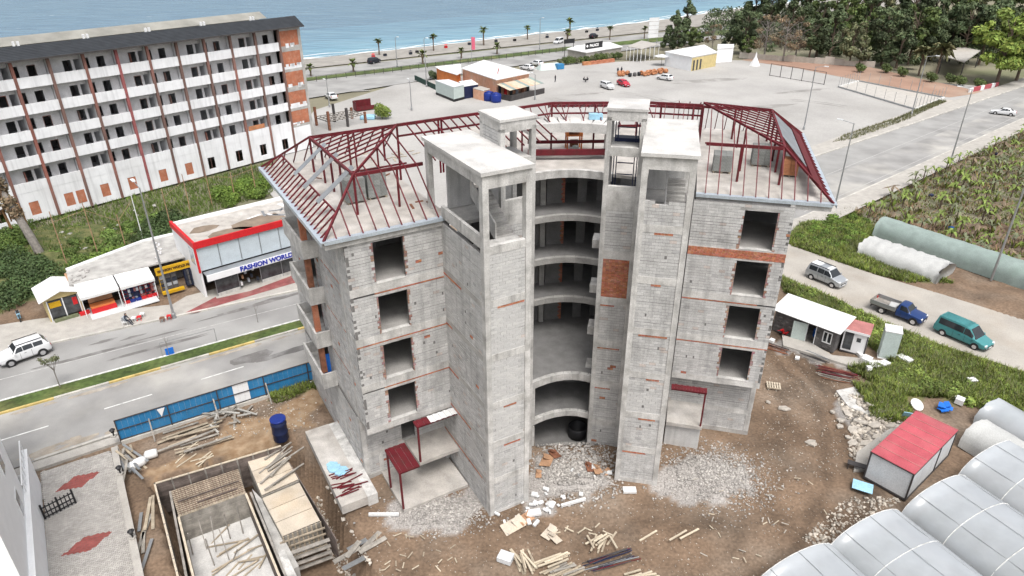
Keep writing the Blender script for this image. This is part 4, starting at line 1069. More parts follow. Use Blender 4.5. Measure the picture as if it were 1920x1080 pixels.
# ---- foundation pit and its formwork
pf=thing('foundation_formwork','timber formwork and decks of a new foundation in the pit left of the building','formwork',(*at(330,960)[:2],-2.6))
FO=tuple(pf.location)
def fp(name,b,m): return b.build(name,MT[m],pf)
FZ=-.25
def boards(p,q,z0,z1,m,n,name='form_board',th=.05):
    'vertical shuttering of n boards, one above the other'
    for i in range(n):
        b=MB(origin=FO); v=random.uniform(.75,1.2); b.tint=(v,v,v*.98); a=z0+(z1-z0)*i/n; c=z0+(z1-z0)*(i+1)/n-.012
        j=random.uniform(-.02,.02)
        b.beam((p[0],p[1]+j,(a+c)/2),(q[0],q[1]+j,(a+c)/2),th,c-a); fp(name,b,m)
def A2(px,py,z=FZ): p=at(px,py,z); return (p.x,p.y,z)
c0,c1,c2,c3=A2(290,907,.25),A2(527,836,.25),A2(700,1105,.25),A2(338,1100,.25)
boards(c0,c1,-2.6,.2,'form_dark',7); boards(c0,c3,-2.6,.2,'form_dark',7); boards(c1,A2(628,1000,.25),-2.6,-.2,'form_dark',6)
for p,q in ((c0,c1),(c0,c3)):
    b=MB(origin=FO); b.beam((p[0],p[1],.26),(q[0],q[1],.26),.12,.07); fp('top_rail',b,'plank_pale')
    L=math.dist(p[:2],q[:2]); d=ang(p,q); k=0
    while k<L:                                       # props outside the shutter
        x=p[0]+math.cos(d)*k; y=p[1]+math.sin(d)*k; b=MB(origin=FO); b.bx(x-.05,y-.05,-2.6,x+.05,y+.05,.3); fp('stud',b,'plank_grey'); k+=1.1
d0,d1,d2,d3=A2(320,921),A2(447,879),A2(461,924),A2(335,969)
def deck(q,n,m,z=FZ,name='deck_board',tt=.05,axis=0):
    for i in range(n):
        t0,t1=i/n,(i+.96)/n; v=random.uniform(.85,1.12)
        L=lambda a,c,t:(a[0]+(c[0]-a[0])*t,a[1]+(c[1]-a[1])*t)
        A_,B_,C_,D_=(L(q[0],q[1],t0),L(q[0],q[1],t1),L(q[3],q[2],t1),L(q[3],q[2],t0)) if axis==0 else (L(q[0],q[3],t0),L(q[1],q[2],t0),L(q[1],q[2],t1),L(q[0],q[3],t1))
        b=MB(origin=FO); b.tint=(v,v,v*.99); b.prism([A_,B_,C_,D_],z-tt-random.uniform(0,.01),z); fp(name,b,m)
deck([d0,d1,d2,d3],16,'plank')
L2=lambda a,c,t:(a[0]+(c[0]-a[0])*t,a[1]+(c[1]-a[1])*t)
for i in range(1,14):                                # reinforcement mesh over the boards
    p,q=L2(d0,d3,i/14),L2(d1,d2,i/14); b=MB(origin=FO); b.beam((*p,FZ+.06),(*q,FZ+.06),.022,.022); fp('rebar',b,'rebar')
for i in range(1,22):
    p,q=L2(d0,d1,i/22),L2(d3,d2,i/22); b=MB(origin=FO); b.beam((*p,FZ+.085),(*q,FZ+.085),.022,.022); fp('rebar',b,'rebar')
for t0,t1,s in ((.05,.95,.52),(.3,.9,.78)):
    p,q=L2(L2(d0,d3,s),L2(d1,d2,s),t0),L2(L2(d0,d3,s),L2(d1,d2,s),t1); b=MB(origin=FO); b.beam((*p,FZ+.12),(*q,FZ+.12),.07,.07); fp('batten',b,'form_dark')
boards(d3,d2,-2.6,FZ-.06,'plank_grey',5)
for q in ([A2(464,864),A2(526,841),A2(560,899),A2(491,929)],[A2(492,934),A2(561,905),A2(600,977),A2(530,1006)]):
    deck(q,3,'plywood',name='plywood_sheet',axis=1)
    for a,c in ((q[3],q[2]),(q[2],q[1]),(q[0],q[3])): boards(a,c,-2.6,FZ-.055,'plank_grey',7)
q3,q2=A2(530,1006),A2(600,977)
for i in range(9):                                   # studs and wales of the front shutter
    p=L2(q3,q2,i/8); d=ang(q3,q2); x,y=p[0]+math.sin(d)*.09,p[1]-math.cos(d)*.09; b=MB(origin=FO); b.bx(x-.045,y-.045,-2.7,x+.045,y+.045,FZ+.02); fp('stud',b,'plank')
for z in (-.7,-1.25,-1.8,-2.3):
    d=ang(q3,q2); b=MB(origin=FO); o_=(math.sin(d)*.18,-math.cos(d)*.18); b.beam((q3[0]+o_[0]-.3,q3[1]+o_[1],z),(q2[0]+o_[0]+.2,q2[1]+o_[1],z),.09,.11); fp('wale',b,'plank')
    b=MB(origin=FO); b.beam((q3[0]+o_[0]*6-.3,q3[1]+o_[1]*6,z-.25),(q2[0]+o_[0]*6+.2,q2[1]+o_[1]*6,z-.25),.3,.05); fp('wale',b,'plank_grey')
# inner well: floor slab, rails, props
b=MB(origin=FO); b.prism([A2(322,918,-2.5)[:2],A2(450,930,-2.5)[:2],A2(560,1140,-2.5)[:2],A2(380,1160,-2.5)[:2]],-2.62,-2.5); fp('foundation_slab',b,'slab_top')
for a,c,m in ((A2(335,970),A2(372,1120),'plank_pale'),(A2(461,926),A2(540,1120),'plank_pale'),(A2(470,924,-.3),A2(548,1110,-.3),'plank_grey'),(A2(319,922),A2(355,1110),'plank_grey')):
    b=MB(origin=FO); b.beam(a,c,.14,.12); fp('top_rail',b,m); boards((a[0],a[1],0),(c[0],c[1],0),-2.6,FZ-.1,'form_dark',5)
b=MB(origin=FO); b.prism([A2(472,915,-.7)[:2],A2(492,936,-.7)[:2],A2(531,1007,-.7)[:2],A2(560,1060,-.7)[:2],A2(535,1075,-.7)[:2]],-2.6,-.75); fp('foundation_wall',b,'concrete')
b=MB(origin=FO); b.prism([A2(521,1036,-.5)[:2],A2(533,1030,-.5)[:2],A2(566,1100,-.5)[:2],A2(545,1110,-.5)[:2]],-2.6,-.5); fp('foundation_wall',b,'concrete_pale')
for px,py,x2,y2 in [(352,1000,362,1040),(372,975,388,1030),(395,968,405,1035),(420,965,432,1010),(444,950,456,1000),(437,1050,445,1030),(385,1010,402,1060),(410,990,430,1050)]:
    a=A2(px,py,FZ-.1); c=A2(x2,y2,-2.48); b=MB(origin=FO); b.beam(a,(c[0],c[1],-2.48),.06,.06); fp('prop',b,'plank_grey')
# loose timber
def plank_at(px,py,ang_,L,wd=.14,th=.05,m='plank_pale',z=None,label='',group='',name='plank',tilt=0,cat='plank'):
    p=at(px,py,z if z is not None else 0.0); zz=z if z is not None else ground_z(p.x,p.y)+.03
    b=MB(); v=random.uniform(.82,1.12); b.tint=(v,v,v*.98); b.box(0,0,th/2,L,wd,th); o=b.build(name,MT[m]); o.location=(p.x,p.y,zz); o.rotation_euler=(0,tilt,ang_); tag(o,label,cat,group); return o
for i in range(16):
    plank_at(random.uniform(400,520),random.uniform(1000,1075),random.choice((.8,1.0,.3,1.3))+random.uniform(-.2,.2),random.uniform(1.2,3.0),.1,.06,'plank',-2.5+.06*(i%4),'weathered timber lying on the slab floor of the foundation pit','timbers on the pit floor',tilt=random.uniform(-.1,.1))
for i in range(11):
    plank_at(random.uniform(516,540),random.uniform(845,895),1.05+random.uniform(-.25,.25),random.uniform(1.8,3.4),.12,.06,'plank_grey',FZ+.01+.065*(i%5),'grey plank heaped on the rear plywood deck of the pit','planks on the plywood deck',tilt=random.uniform(-.06,.03))
for i in range(14):
    plank_at(random.uniform(320,400),random.uniform(800,840),FA+random.uniform(-.12,.12),random.uniform(2,4),.2,.05,random.choice(('plank_grey','plank','plank_grey')),.05+.05*(i%6),'grey weathered board in the stack beside the blue fence','boards stacked beside the blue fence')
for i in range(26):
    plank_at(random.uniform(390,465),random.uniform(770,805),random.random()*PI,random.uniform(.6,1.8),.16,.06,random.choice(('plank_grey','concrete')),.05+.06*(i%6),'broken grey board in the scrap heap by the white fence section','scrap boards by the blue fence',tilt=random.uniform(-.3,.3))
for i in range(22):
    plank_at(random.uniform(222,258),random.uniform(835,895),2.2+random.uniform(-.5,.5),random.uniform(1,3),.16,.05,random.choice(('plank_grey','galv','plank')),.1+.1*(i%8),'scrap board in the heap leaning beside the yard wall','scrap boards by the yard wall',tilt=random.uniform(-.35,.35))
for i in range(8):
    plank_at(random.uniform(262,290),random.uniform(950,1060),1.9+random.uniform(-.15,.15),random.uniform(1.5,3.5),.2,.06,random.choice(('plank_grey','plank','galv')),.03+.05*(i%4),'board lying between the yard wall and the pit','boards along the yard wall')
for i in range(10):
    plank_at(random.uniform(340,390),random.uniform(838,870),FA+random.uniform(-.4,.8),random.uniform(.8,1.8),.1,.04,'plank_pale',None,'pale timber strip on the brown dirt behind the pit','timber strips behind the pit')
b=MB(); b.lathe([(.28,0),(.36,.25),(.36,.95),(.2,1.25),(.1,1.3)],n=12); o=b.build('foam_sack',MT['white_plastic'],smooth=True); p=at(275,868); o.location=(p.x,p.y,.35); o.rotation_euler=(PI/2,0,-.75); tag(o,'white stuffed sack lying near the blue fence end','sack')
b=MB(); b.lathe([(.3,0),(.34,.2),(.34,.75),(.12,.9)],n=12); o=b.build('foam_sack',MT['white_plastic'],smooth=True); p=at(297,855); o.location=(p.x,p.y,.35); o.rotation_euler=(PI/2,0,-1.1); tag(o,'smaller white roll lying beside the white sack','sack')
# dark blue barrel by the pit corner
b=MB(); b.lathe([(.62,0),(.66,.1),(.66,.75),(.69,.8),(.66,.85),(.66,1.6),(.69,1.65),(.66,1.7),(.66,2.1),(.6,2.12),(.58,1.95),(.56,.3)],n=24)
p=at(528,823); brl=thing('blue_barrel','big open dark blue plastic barrel standing at the corner of the pit','barrel',(p.x,p.y,.0)); b.build('body',MT['navy'],brl,smooth=True)
b=MB(); b.lathe([(.685,2.0),(.69,2.16),(.63,2.17)],n=24); b.build('rim',MT['blue_tank'],brl,smooth=True); brl.scale=(.86,.86,.92)
# ---- paved yard with red lozenges, low wall with lamps, iron gate
yb=MB(); fr=(at(90,1075)[:2],math.radians(-3)); 
o0=at(150,930)
YF=(0.0); ya=math.radians(33)
grey=MB(); red=MB(); loz=[(at(147,903)),(at(165,1019))]
YP=W([(78,885),(207,845),(222,900),(256,1080),(270,1140),(92,1140),(84,965)])
ca_,sa_=math.cos(ya),math.sin(ya)
xs=[p[0]*ca_+p[1]*sa_ for p in YP]; ys=[-p[0]*sa_+p[1]*ca_ for p in YP]
j=0; y=min(ys)
while y<max(ys):
    x=min(xs)+(.1 if j%2 else 0)
    while x<max(xs):
        wx,wy=x*ca_-y*sa_,x*sa_+y*ca_
        if inpoly(np.array([wx]),np.array([wy]),YP)[0]:
            isr=False
            for lz in loz:
                dx,dy=wx-lz.x,wy-lz.y; a=dx*math.cos(.75)+dy*math.sin(.75); c=-dx*math.sin(.75)+dy*math.cos(.75)
                if abs(a)/1.5+abs(c)/.75<1: isr=True
            g=red if isr else grey; v=random.uniform(.86,1.12); g.tint=(v,v,v); z=.03+random.uniform(-.002,.002)
            g.add([(wx+ca_*a-sa_*c,wy+sa_*a+ca_*c,zz) for zz,k in ((-.05,1),(z,.96)) for a,c in ((-.094*k,-.044*k),(.094*k,-.044*k),(.094*k,.044*k),(-.094*k,.044*k))],[(4,5,6,7),(0,1,5,4),(1,2,6,5),(2,3,7,6),(3,0,4,7)])
        x+=.206
    y+=.106; j+=1
b=MB(); b.sheet(YP,.0); b.build('yard',MT['mortar'],kind='structure')
yd=grey.build('yard_pavers',MT['paver_grey'],kind='stuff'); yd['label']='grey interlocking pavers of the yard'
o=red.build('red_pavers',MT['paver_red'],kind='stuff'); o['label']='red pavers laid in two lozenges in the yard'
wl=[at(214,838,.9),at(226,905,.9),at(243,985,.9),at(262,1080,.9),at(275,1140,.9)]
yw=thing('yard_wall','low pale wall with round lamps between the paved yard and the pit','wall',(wl[1].x,wl[1].y,0)); YO=tuple(yw.location)
for i,(p,q) in enumerate(zip(wl,wl[1:])):
    b=MB(origin=YO); d=ang(p,q); b.beam((p.x,p.y,.4),(q.x,q.y,.4),.28,.9); b.build('wall_body',MT['concrete_pale'],yw)
    b=MB(origin=YO); b.beam((p.x,p.y,.885),(q.x,q.y,.885),.42,.07); b.build('coping',MT['paving_pale'],yw)
for i,(px,py) in enumerate(((212,812),(224,882),(247,1002))):
    q=at(px,py,1.25); lt=thing('wall_lamp',['black lantern on the far end of the low yard wall','black lantern on the yard wall, middle of three','black lantern on the yard wall nearest the camera'][i],'lamp',(q.x,q.y,.92))
    b=MB(); b.box(0,0,.05,.3,.3,.1); b.build('base',MT['paving_pale'],lt); b=MB(); b.lathe([(.05,.1),(.05,.35),(.12,.4),(.16,.6),(.17,.62)],n=8); b.build('body',MT['black'],lt); b=MB(); b.lathe([(.22,.62),(.03,.78)],n=8); b.build('cap',MT['black'],lt)
ga,gb=at(86,975),at(143,945); gt=thing('iron_gate','black iron gate with bars standing open across the paved yard','gate',(ga.x,ga.y,.03),ang(ga,gb)); L=(gb-ga).length
for z in (.15,.5,.95): b=MB(); b.bx(0,-.03,z,L,.03,z+.07); b.build('gate_rail',MT['black'],gt)
for i in range(9):
    x=L*i/8; b=MB(); b.bx(x-.03 if i%4 else x-.06,-.025,.05,x+.03 if i%4 else x+.06,.025,1.15 if i%4 else 1.3); b.build('gate_bar',MT['black'],gt)
# ---- white house at the left edge
hb=[at(52,945),at(60,1085)]
dw=(at(92,1080)-at(76,906)).normalized(); aw=math.atan2(dw.y,dw.x)
w0=at(76,906); wh=thing('white_house','tall plain white house cut by the left edge of the photo','house',(w0.x,w0.y,0),aw); 
def hpart(name,bx_,m,par=None): b=MB(); b.bx(*bx_); return b.build(name,MT[m],par or wh)
hp=hpart('terrace_wall',(0,-.25,-.2,14,0,3.0),'house_white'); hpart('coping',(-.05,-.3,3.003,14,.05,3.1),'white_paint',hp)
hpart('terrace_floor',(0.05,-1.58,1.2,4.5,-.26,1.3),'concrete_pale'); 
(lambda b:(b.prism([(-.2,-9),(-.2,-1.6),(4.6,-.27),(14,-.27),(14,-9)],-.2,14.5),b.build('wall',MT['house_white'],wh)))(MB()); hpart('parapet',(-.3,-9.1,14.503,14,-1.7,14.8),'white_paint')
for k in range(3):
    f=hpart('window',(6.5,-.28,3.4+k*3.3,7.7,-.24,5.0+k*3.3),'white_paint'); hpart('pane',(6.6,-.238,3.5+k*3.3,7.6,-.23,4.9+k*3.3),'glass_dark',f)
bl=hpart('balcony',(-.9,-4.6,7.6,-.21,-1.6,7.75),'house_white')
for i in range(9):
    x=-.85; y=-4.5+i*.36; b=MB(); b.bx(x-.02,y-.02,7.75,x+.02,y+.02,8.7); b.build('baluster',MT['white_paint'],bl)
b=MB(); b.bx(-.88,-4.6,8.7,-.82,-1.6,8.76); b.build('handrail',MT['white_paint'],bl)
for i in range(6):
    b=MB(); b.bx(.3+i*.9,-.16,3.1,.36+i*.9,-.1,4.0); b.build('baluster',MT['white_paint'],hp)
b=MB(); b.bx(.2,-.17,4.0,5.2,-.09,4.06); b.build('handrail',MT['white_paint'],hp)
# ================================================================== HOTEL
HA=math.radians(50.2); HF=((-61.6,87.8),HA); BW=4.2
HO=(*loc(HF,18,0),0)
hot=thing('hotel_block','long white six storey empty hotel with brown columns and a black tiled roof edge','building',HO)
def hb_(): return MB(frame=HF,origin=HO)
GF=4.15; SH_=3.2; NB0,NB1=-4,9                          # bays
def hz(k): return GF+SH_*k
def hp1(name,boxes,m,par=None,kind=None):
    b=hb_()
    for q in boxes: b.bx(*q)
    return b.build(name,MT[m],par or hot,kind=kind)
U0,U1=NB0*BW,NB1*BW+4.1
hp1('roof_slab',[(U0,.0,20.15,U1,12,20.30)],'cap_grey')
for k in range(5):
    z=hz(k); hp1('floor_slab',[(U0,.06,z-.22,U1,11.9,z)],'hotel_white')
for i in range(NB0,NB1+1):
    u=i*BW; 
    b=hb_(); 
    b.bx(u-.17,-.12,0,u+.17,.3,20.05); o=b.build('column',MT['hotel_pink'] if i==3 else MT['hotel_brown'],hot)
rng=random.Random(5)
darkroom=hb_(); darkroom.bx(U0+.1,6.0,.1,U1-.1,6.2,20.05); darkroom.build('inner_wall',MT['shaded_inside'],hot)
for i in range(NB0,NB1):
    u0,u1=i*BW+.18,(i+1)*BW-.18
    hp1('party_wall',[(u0-.25,.31,GF,u0-.1,6,20.13)],'hotel_white')
    for k in range(5):
        z=hz(k)
        hp1('parapet',[(u0-.005,-.02,z-.22,u1+.005,.10,z+1.08)],'hotel_white')
        # back wall of the balcony in strips round its door and small window
        dv=1.05; d0=u0+1.75; d1=d0+1.0; w0_,w1_=(u0+.0,u0+.75) if i%2==0 else (u1-.75,u1)
        top=z+SH_-.225
        if i%2==0: segs=[(w1_,d0),(d1,u1)]
        else: segs=[(u0,d0),(d1,w0_)]
        bx=[(a,dv,z,c,dv+.15,top) for a,c in segs]+[(d0,dv,z+2.3,d1,dv+.15,top),(w0_,dv,z,w1_,dv+.15,z+.9 if (i+k)%3 else z+.02),(w0_,dv,z+2.3,w1_,dv+.15,top)]
        hp1('balcony_wall',bx,'hotel_grey',kind=None)
        r=rng.random()
        if r<.25:
            f=hp1('door_frame',[(d0,dv+.03,z,d0+.06,dv+.1,z+2.29),(d1-.06,dv+.03,z,d1,dv+.1,z+2.29),(d0+.061,dv+.03,z+2.22,d1-.061,dv+.1,z+2.29)],'hotel_brown')
        elif r<.4: hp1('door_leaf',[(d0+.05,dv-.5,z+.02,d0+.1,dv-.02,z+2.2)],'hotel_brown')
    # ground storey: plain white wall with a window, some bricked up
    wv=.0; h0=u0+1.1+rng.uniform(-.3,.8); h1=h0+1.15
    hp1('ground_wall',[(u0,wv,0,h0,wv+.15,GF-.225),(h1,wv,0,u1,wv+.15,GF-.225),(h0,wv,0,h1,wv+.15,.8),(h0,wv,2.6,h1,wv+.15,GF-.225)],'hotel_white')
    if i in(-1,0,1,2,3,4): 
        hp1('bricked_window',[(h0+.003,wv+.03,.803,h1-.003,wv+.12,2.597)],'brick')
        if i in (0,): hp1('bricked_window',[(h0+1.5,wv-.02,.8,h0+2.6,wv-.003,2.6)],'brick')
    else: hp1('window_frame',[(h0+.5,wv+.05,.803,h0+.56,wv+.1,2.597)],'hotel_brown')
for i in (0,1,2):
    pass
# blind end bay: bare brick infill and ragged plaster
e0=NB1*BW+.18; e1=U1
for k in range(5):
    z=hz(k); hp1('brick_infill',[(e0,.02,z+.35,e1-.5,.2,z+SH_-.5)],'brick')
    hp1('edge_beam',[(e0,.0,z+SH_-.5,e1-.5,.22,z+SH_-.05)],'concrete'); hp1('edge_beam',[(e0,.0,z-.05,e1-.5,.22,z+.35)],'hotel_white' if k%2 else 'concrete')
    b=hb_(); 
    for q in range(5):
        w_=rng.uniform(.3,.9); x=e0+rng.uniform(0,2.6); b.bx(x,-.02,z+.3+rng.uniform(-.3,.2),x+w_,-.004,z+.75)
    b.build('plaster_patch',MT['hotel_white'],hot,kind='stuff')
hp1('end_column',[(e1-.499,-.05,0,e1,.5,20.15)],'concrete'); hp1('ground_wall',[(e0,.0,0,e1-.5,.15,GF-.1)],'hotel_white')
hp1('end_wall',[(e1-.25,.51,0,e1-.001,12,20.13)],'concrete'); hp1('rear_wall',[(U0,11.8,0,e1-.26,12,20.13)],'hotel_white')
# roof: dark tiled skirt, gap, back parapet
b=hb_()
for i in range(9):
    t0,t1=i/9,(i+1)/9; z0,z1=20.20+t0*1.35,20.20+t1*1.35+.02; v0,v1=-.8+t0*2.2,-.8+t1*2.2
    b.slab3([(U0,v0,z0),(U1+.4,v0,z0),(U1+.4,v1,z1-.05),(U0,v1,z1-.05)],.06)
sk=b.build('tiled_roof',MT['roof_dark'],hot)
hp1('eave_fascia',[(U0,-.85,20.05,U1+.4,-.78,20.25)],'dark_steel'); hp1('soffit_wall',[(U0,1.35,20.31,U1+.3,1.48,21.50)],'cap_grey')
b=hb_(); b.slab3([(U0,9.5,21.65),(U1-1,9.5,21.65),(U1-1,13,20.15),(U0,13,20.15)],.08); b.slab3([(U0,9.5,21.73),(U0,7.5,20.85),(U1-1,7.5,20.85),(U1-1,9.5,21.73)],.05); b.build('rear_roof',MT['cap_grey'],hot)
for i in range(6):
    u=U1-7-i*8.3; b=hb_(); b.bx(u,2.6,20.31,u+.25,2.9,21.95); b.bx(u+.5,2.6,20.31,u+.75,2.9,21.95); b.build('vent_pipe',MT['white_paint'],hot)
o=hp1('orange_board',[(7*BW+.4,-.05,hz(0)+1.1,8*BW-.9,.02,hz(0)+1.8)],'pot')

# ================================================================== LOT between hotel and shops: bushes, net poles, dead palm
def leafcloud(name, centers, radii, n, size, m, parent=None, kind=None, squash=.75, up=.35, origin=(0,0,0), shell=.55, tintv=(.7,1.3)):
    C=np.asarray(centers,float); R_=np.asarray(radii,float); pr=R_**2; pr/=pr.sum()
    k=RNG.choice(len(C),n,p=pr); d=RNG.normal(size=(n,3)); d/=np.linalg.norm(d,axis=1)[:,None]
    r=(shell+(1-shell)*RNG.random(n))**.8
    P=C[k]+d*(R_[k]*r)[:,None]*np.array([1,1,squash])-np.array(origin)
    a=RNG.normal(size=(n,3)); a[:,2]*=.6; a/=np.linalg.norm(a,axis=1)[:,None]
    nrm=d+RNG.normal(size=(n,3))*.6+np.array([0,0,up]); nrm/=np.linalg.norm(nrm,axis=1)[:,None]
    t=np.cross(nrm,a); t/=np.linalg.norm(t,axis=1)[:,None]; s_=np.cross(nrm,t)
    L=size*RNG.uniform(.6,1.4,n)[:,None]; t=t*L; s_=s_*L*.55
    V=np.stack([P-t,P+s_*.9,P+t,P-s_*.9],1).reshape(-1,3); Q=np.arange(4*n).reshape(n,4)
    clump=RNG.uniform(tintv[0],tintv[1],len(C)); tv=clump[k]*RNG.uniform(.8,1.2,n); tint=np.stack([tv*RNG.uniform(.9,1.15,n),tv,tv*.9],1)
    return np_mesh(name,V,Q,MT[m],tint,parent,kind)
def rand_in(poly,n,z=0):
    P=np.array(poly); lo,hi=P.min(0),P.max(0); out=[]
    while len(out)<n:
        q=lo+(hi-lo)*RNG.random((n*2,2)); ok=inpoly(q[:,0],q[:,1],poly); out+=list(q[ok])
    return np.array(out[:n])
def blades(name, pts, h, w_, m, zf=ground_z, tint=None, kind='stuff', lean=.5):
    'grass tufts: three leaning blades each'
    n=len(pts); V=[];
    base=np.array([[p[0],p[1],zf(p[0],p[1])] for p in pts]); out=[];tt=[]
    for k in range(3):
        a=RNG.random(n)*2*PI; d=np.stack([np.cos(a),np.sin(a),np.zeros(n)],1); e=np.stack([-np.sin(a),np.cos(a),np.zeros(n)],1)
        H=h*RNG.uniform(.5,1.4,n)[:,None]; tip=base+d*H*lean*RNG.uniform(.3,1.2,n)[:,None]+np.array([0,0,1])*H; off=d*RNG.uniform(0,.12,n)[:,None]
        out.append(np.stack([base+off-e*w_,base+off+e*w_,tip],1)); v=RNG.uniform(.65,1.4,n); tt.append(np.stack([v*RNG.uniform(.9,1.25,n),v,v*.85],1))
    V=np.concatenate(out).reshape(-1,3); Q=np.arange(len(V)).reshape(-1,3); return np_mesh(name,V,Q,MT[m],np.concatenate(tt),kind=kind)
mk('bush_leaf',(.105,.165,.04),rough=.7,var=.35,scale=.25,fine=.25,fscale=3,bump=0,stain=(.05,.075,.025),stain_amt=.7,stain_scale=.2)
mk('bush_dark',(.055,.09,.034),rough=.7,var=.3,scale=.4,fine=.25,fscale=3,bump=0)
mk('bush_bright',(.11,.175,.034),rough=.7,var=.25,scale=.4,fine=.25,fscale=3,bump=0)
LOT=W([(0,425),(110,402),(500,305),(560,345),(510,362),(470,375),(340,412),(375,475),(130,530),(60,562),(0,592),(-60,610),(-60,440)])
lp=rand_in(LOT,9000); o=blades('lot_grass',lp,.45,.05,'bush_leaf',zf=lambda x,y:-.1); o['label']='rough green weeds covering the lot below the hotel'
def bush_patch(name,poly,n,r,leaves,size,m,label,cat='bushes'):
    c=rand_in(poly,n); cc=[(p[0],p[1],r*.35*random.uniform(.5,1.6)) for p in c]; rr=[r*random.uniform(.6,1.3) for _ in c]
    o=leafcloud(name,cc,rr,leaves,size,m,kind='stuff'); o['label']=label
bush_patch('dark_bushes',W([(0,480),(70,500),(140,520),(60,560),(0,590),(-60,600),(-60,480)]),60,1.5,26000,.16,'bush_dark','dense dark green bushes at the left edge of the lot')
bush_patch('dark_bushes',W([(265,440),(335,400),(345,440),(380,470),(270,490)]),26,1.4,13000,.15,'bush_dark','dark bushes behind the red trimmed shop')
bush_patch('bright_bushes',W([(165,490),(230,470),(265,480),(270,495),(180,515)]),22,1.1,10000,.15,'bush_bright','bright green bushes behind the flat shop roof')
bush_patch('bright_bushes',W([(400,360),(500,325),(505,365),(470,375),(420,385)]),22,1.1,10000,.15,'bush_bright','bright green bushes by the roof of the red trimmed shop')
bush_patch('lot_bushes',W([(90,470),(250,420),(320,400),(270,470),(150,510)]),60,.8,16000,.13,'bush_leaf','low green bushes in the middle of the lot')
bush_patch('lot_bushes',W([(0,420),(60,415),(60,490),(0,490)]),16,1.3,8000,.15,'bush_leaf','green bushes below the dead palm trunk')
for i in range(16):
    p=rand_in(W([(100,430),(330,375),(300,420),(120,480)]),1)[0]; b=MB(); b.rock((0,0,.1),random.uniform(.15,.4),.6,i); o=b.build('stone',MT['rubble']); o.location=(p[0],p[1],-.05); tag(o,'pale stone in the weeds below the hotel','stone','stones in the lot below the hotel')
# net poles: bottom pixel, top pixel
poles=[((127,500),(108,395),'rust'),((185,480),(152,372),'rust'),((238,470),(214,400),'rust'),((270,455),(230,352),'white_paint'),((323,435),(302,352),'rust'),((357,395),(344,325),'rust'),((398,385),(388,318),'rust'),((441,372),(432,322),'rust'),((481,365),(472,305),'rust')]
mk('pole_rust',(.38,.24,.15),var=.35,scale=1.5); 
for i,(a,c,m) in enumerate(poles):
    p=at(*a); h=max(3.0,hgt(*c,p)); b=MB(); b.tube((0,0,0),(0,0,h),.06,.045,6); o=b.build('net_pole',MT['pole_rust'] if m=='rust' else MT[m]); o.location=(p.x,p.y,-.1)
    tag(o,'white painted pole among the rusty net poles of the lot' if m!='rust' else 'thin rusty pole of the old sports net in the lot','pole','net poles in the lot')
for i in range(len(poles)-1):
    if i==3: continue
    p=at(*poles[i][0]); q=at(*poles[i+1][0]); hp_=hgt(*poles[i][1],p)*.8; hq=hgt(*poles[i+1][1],q)*.8; b=MB(); b.tube((0,0,0),(q.x-p.x,q.y-p.y,hq-hp_),.018,.018,4); o=b.build('net_wire',MT['pole_rust']); o.location=(p.x,p.y,hp_); tag(o,'sagging wire strung between two rusty net poles','wire','wires between the net poles')
# dead palm trunk with hanging fronds
p=at(75,475); q=at(20,350,5); dp=thing('dead_palm','leaning dead palm trunk with dry orange fronds at the left edge of the lot','tree',(p.x,p.y,-.1))
b=MB(); pts=[(0,0,0),(-.5,.1,2.2),(-1.2,.3,4.4),(-2.0,.6,6.6),(-3.0,1.0,8.6)]
for i in range(4): b.tube(pts[i],pts[i+1],.52-.05*i,.47-.05*i,10)
b.build('trunk',MT['bark_grey'],dp)
for i in range(16):
    a=random.random()*2*PI; s=Vector(pts[3 if i%2 else 4]); b=MB(); e=s+Vector((math.cos(a)*random.uniform(.5,1.1),math.sin(a)*random.uniform(.5,1.1),-random.uniform(1.5,3.8))); m_=(s+e)/2+Vector((math.cos(a)*.5,math.sin(a)*.5,.6))
    for u,v in ((s,m_),(m_,e)): b.beam(u,v,random.uniform(.12,.28),.03)
    b.build('dry_frond',MT['dry_frond'],dp)
leafcloud('dead_leaves',[(pts[4][0],pts[4][1],8.2),(pts[3][0],pts[3][1],6.2),(-1.4,.4,5.0)],[1.1,.9,.7],900,.25,'leaf_brown',dp,squash=1.3)
p=at(52,405); vt=thing('creeper','dark dry creeper climbing the white wall of the hotel','plant',(p.x,p.y,0)); leafcloud('foliage',[(0,0,1.5),(.2,.1,3.4),(.1,.2,5.2)],[.9,.8,.5],700,.22,'leaf_brown',vt,squash=1.5)
b=MB(); b.tube((0,0,0),(.1,.15,5),.08,.04,6); b.build('stem',MT['bark'],vt)

# ================================================================== SHOPS
def text_mesh(s, size, m, name, parent, loc_, rot, ext=.02, sx=1.0):
    cu=bpy.data.curves.new(name,'FONT'); cu.body=s; cu.size=size; cu.extrude=ext; cu.align_x='CENTER'; cu.align_y='CENTER'; cu.offset=.028
    tmp=bpy.data.objects.new('tmp',cu); COL.objects.link(tmp); dg=bpy.context.evaluated_depsgraph_get()
    me=bpy.data.meshes.new_from_object(tmp.evaluated_get(dg)); bpy.data.objects.remove(tmp); 
    me.materials.clear(); me.materials.append(MT[m]); a=me.attributes.new('tint','FLOAT_COLOR','FACE'); a.data.foreach_set('color',np.ones(len(me.polygons)*4,np.float32))
    o=bpy.data.objects.new(name,me); link(o,parent); o.location=loc_; o.rotation_euler=rot; o.scale=(sx,1,1); return o
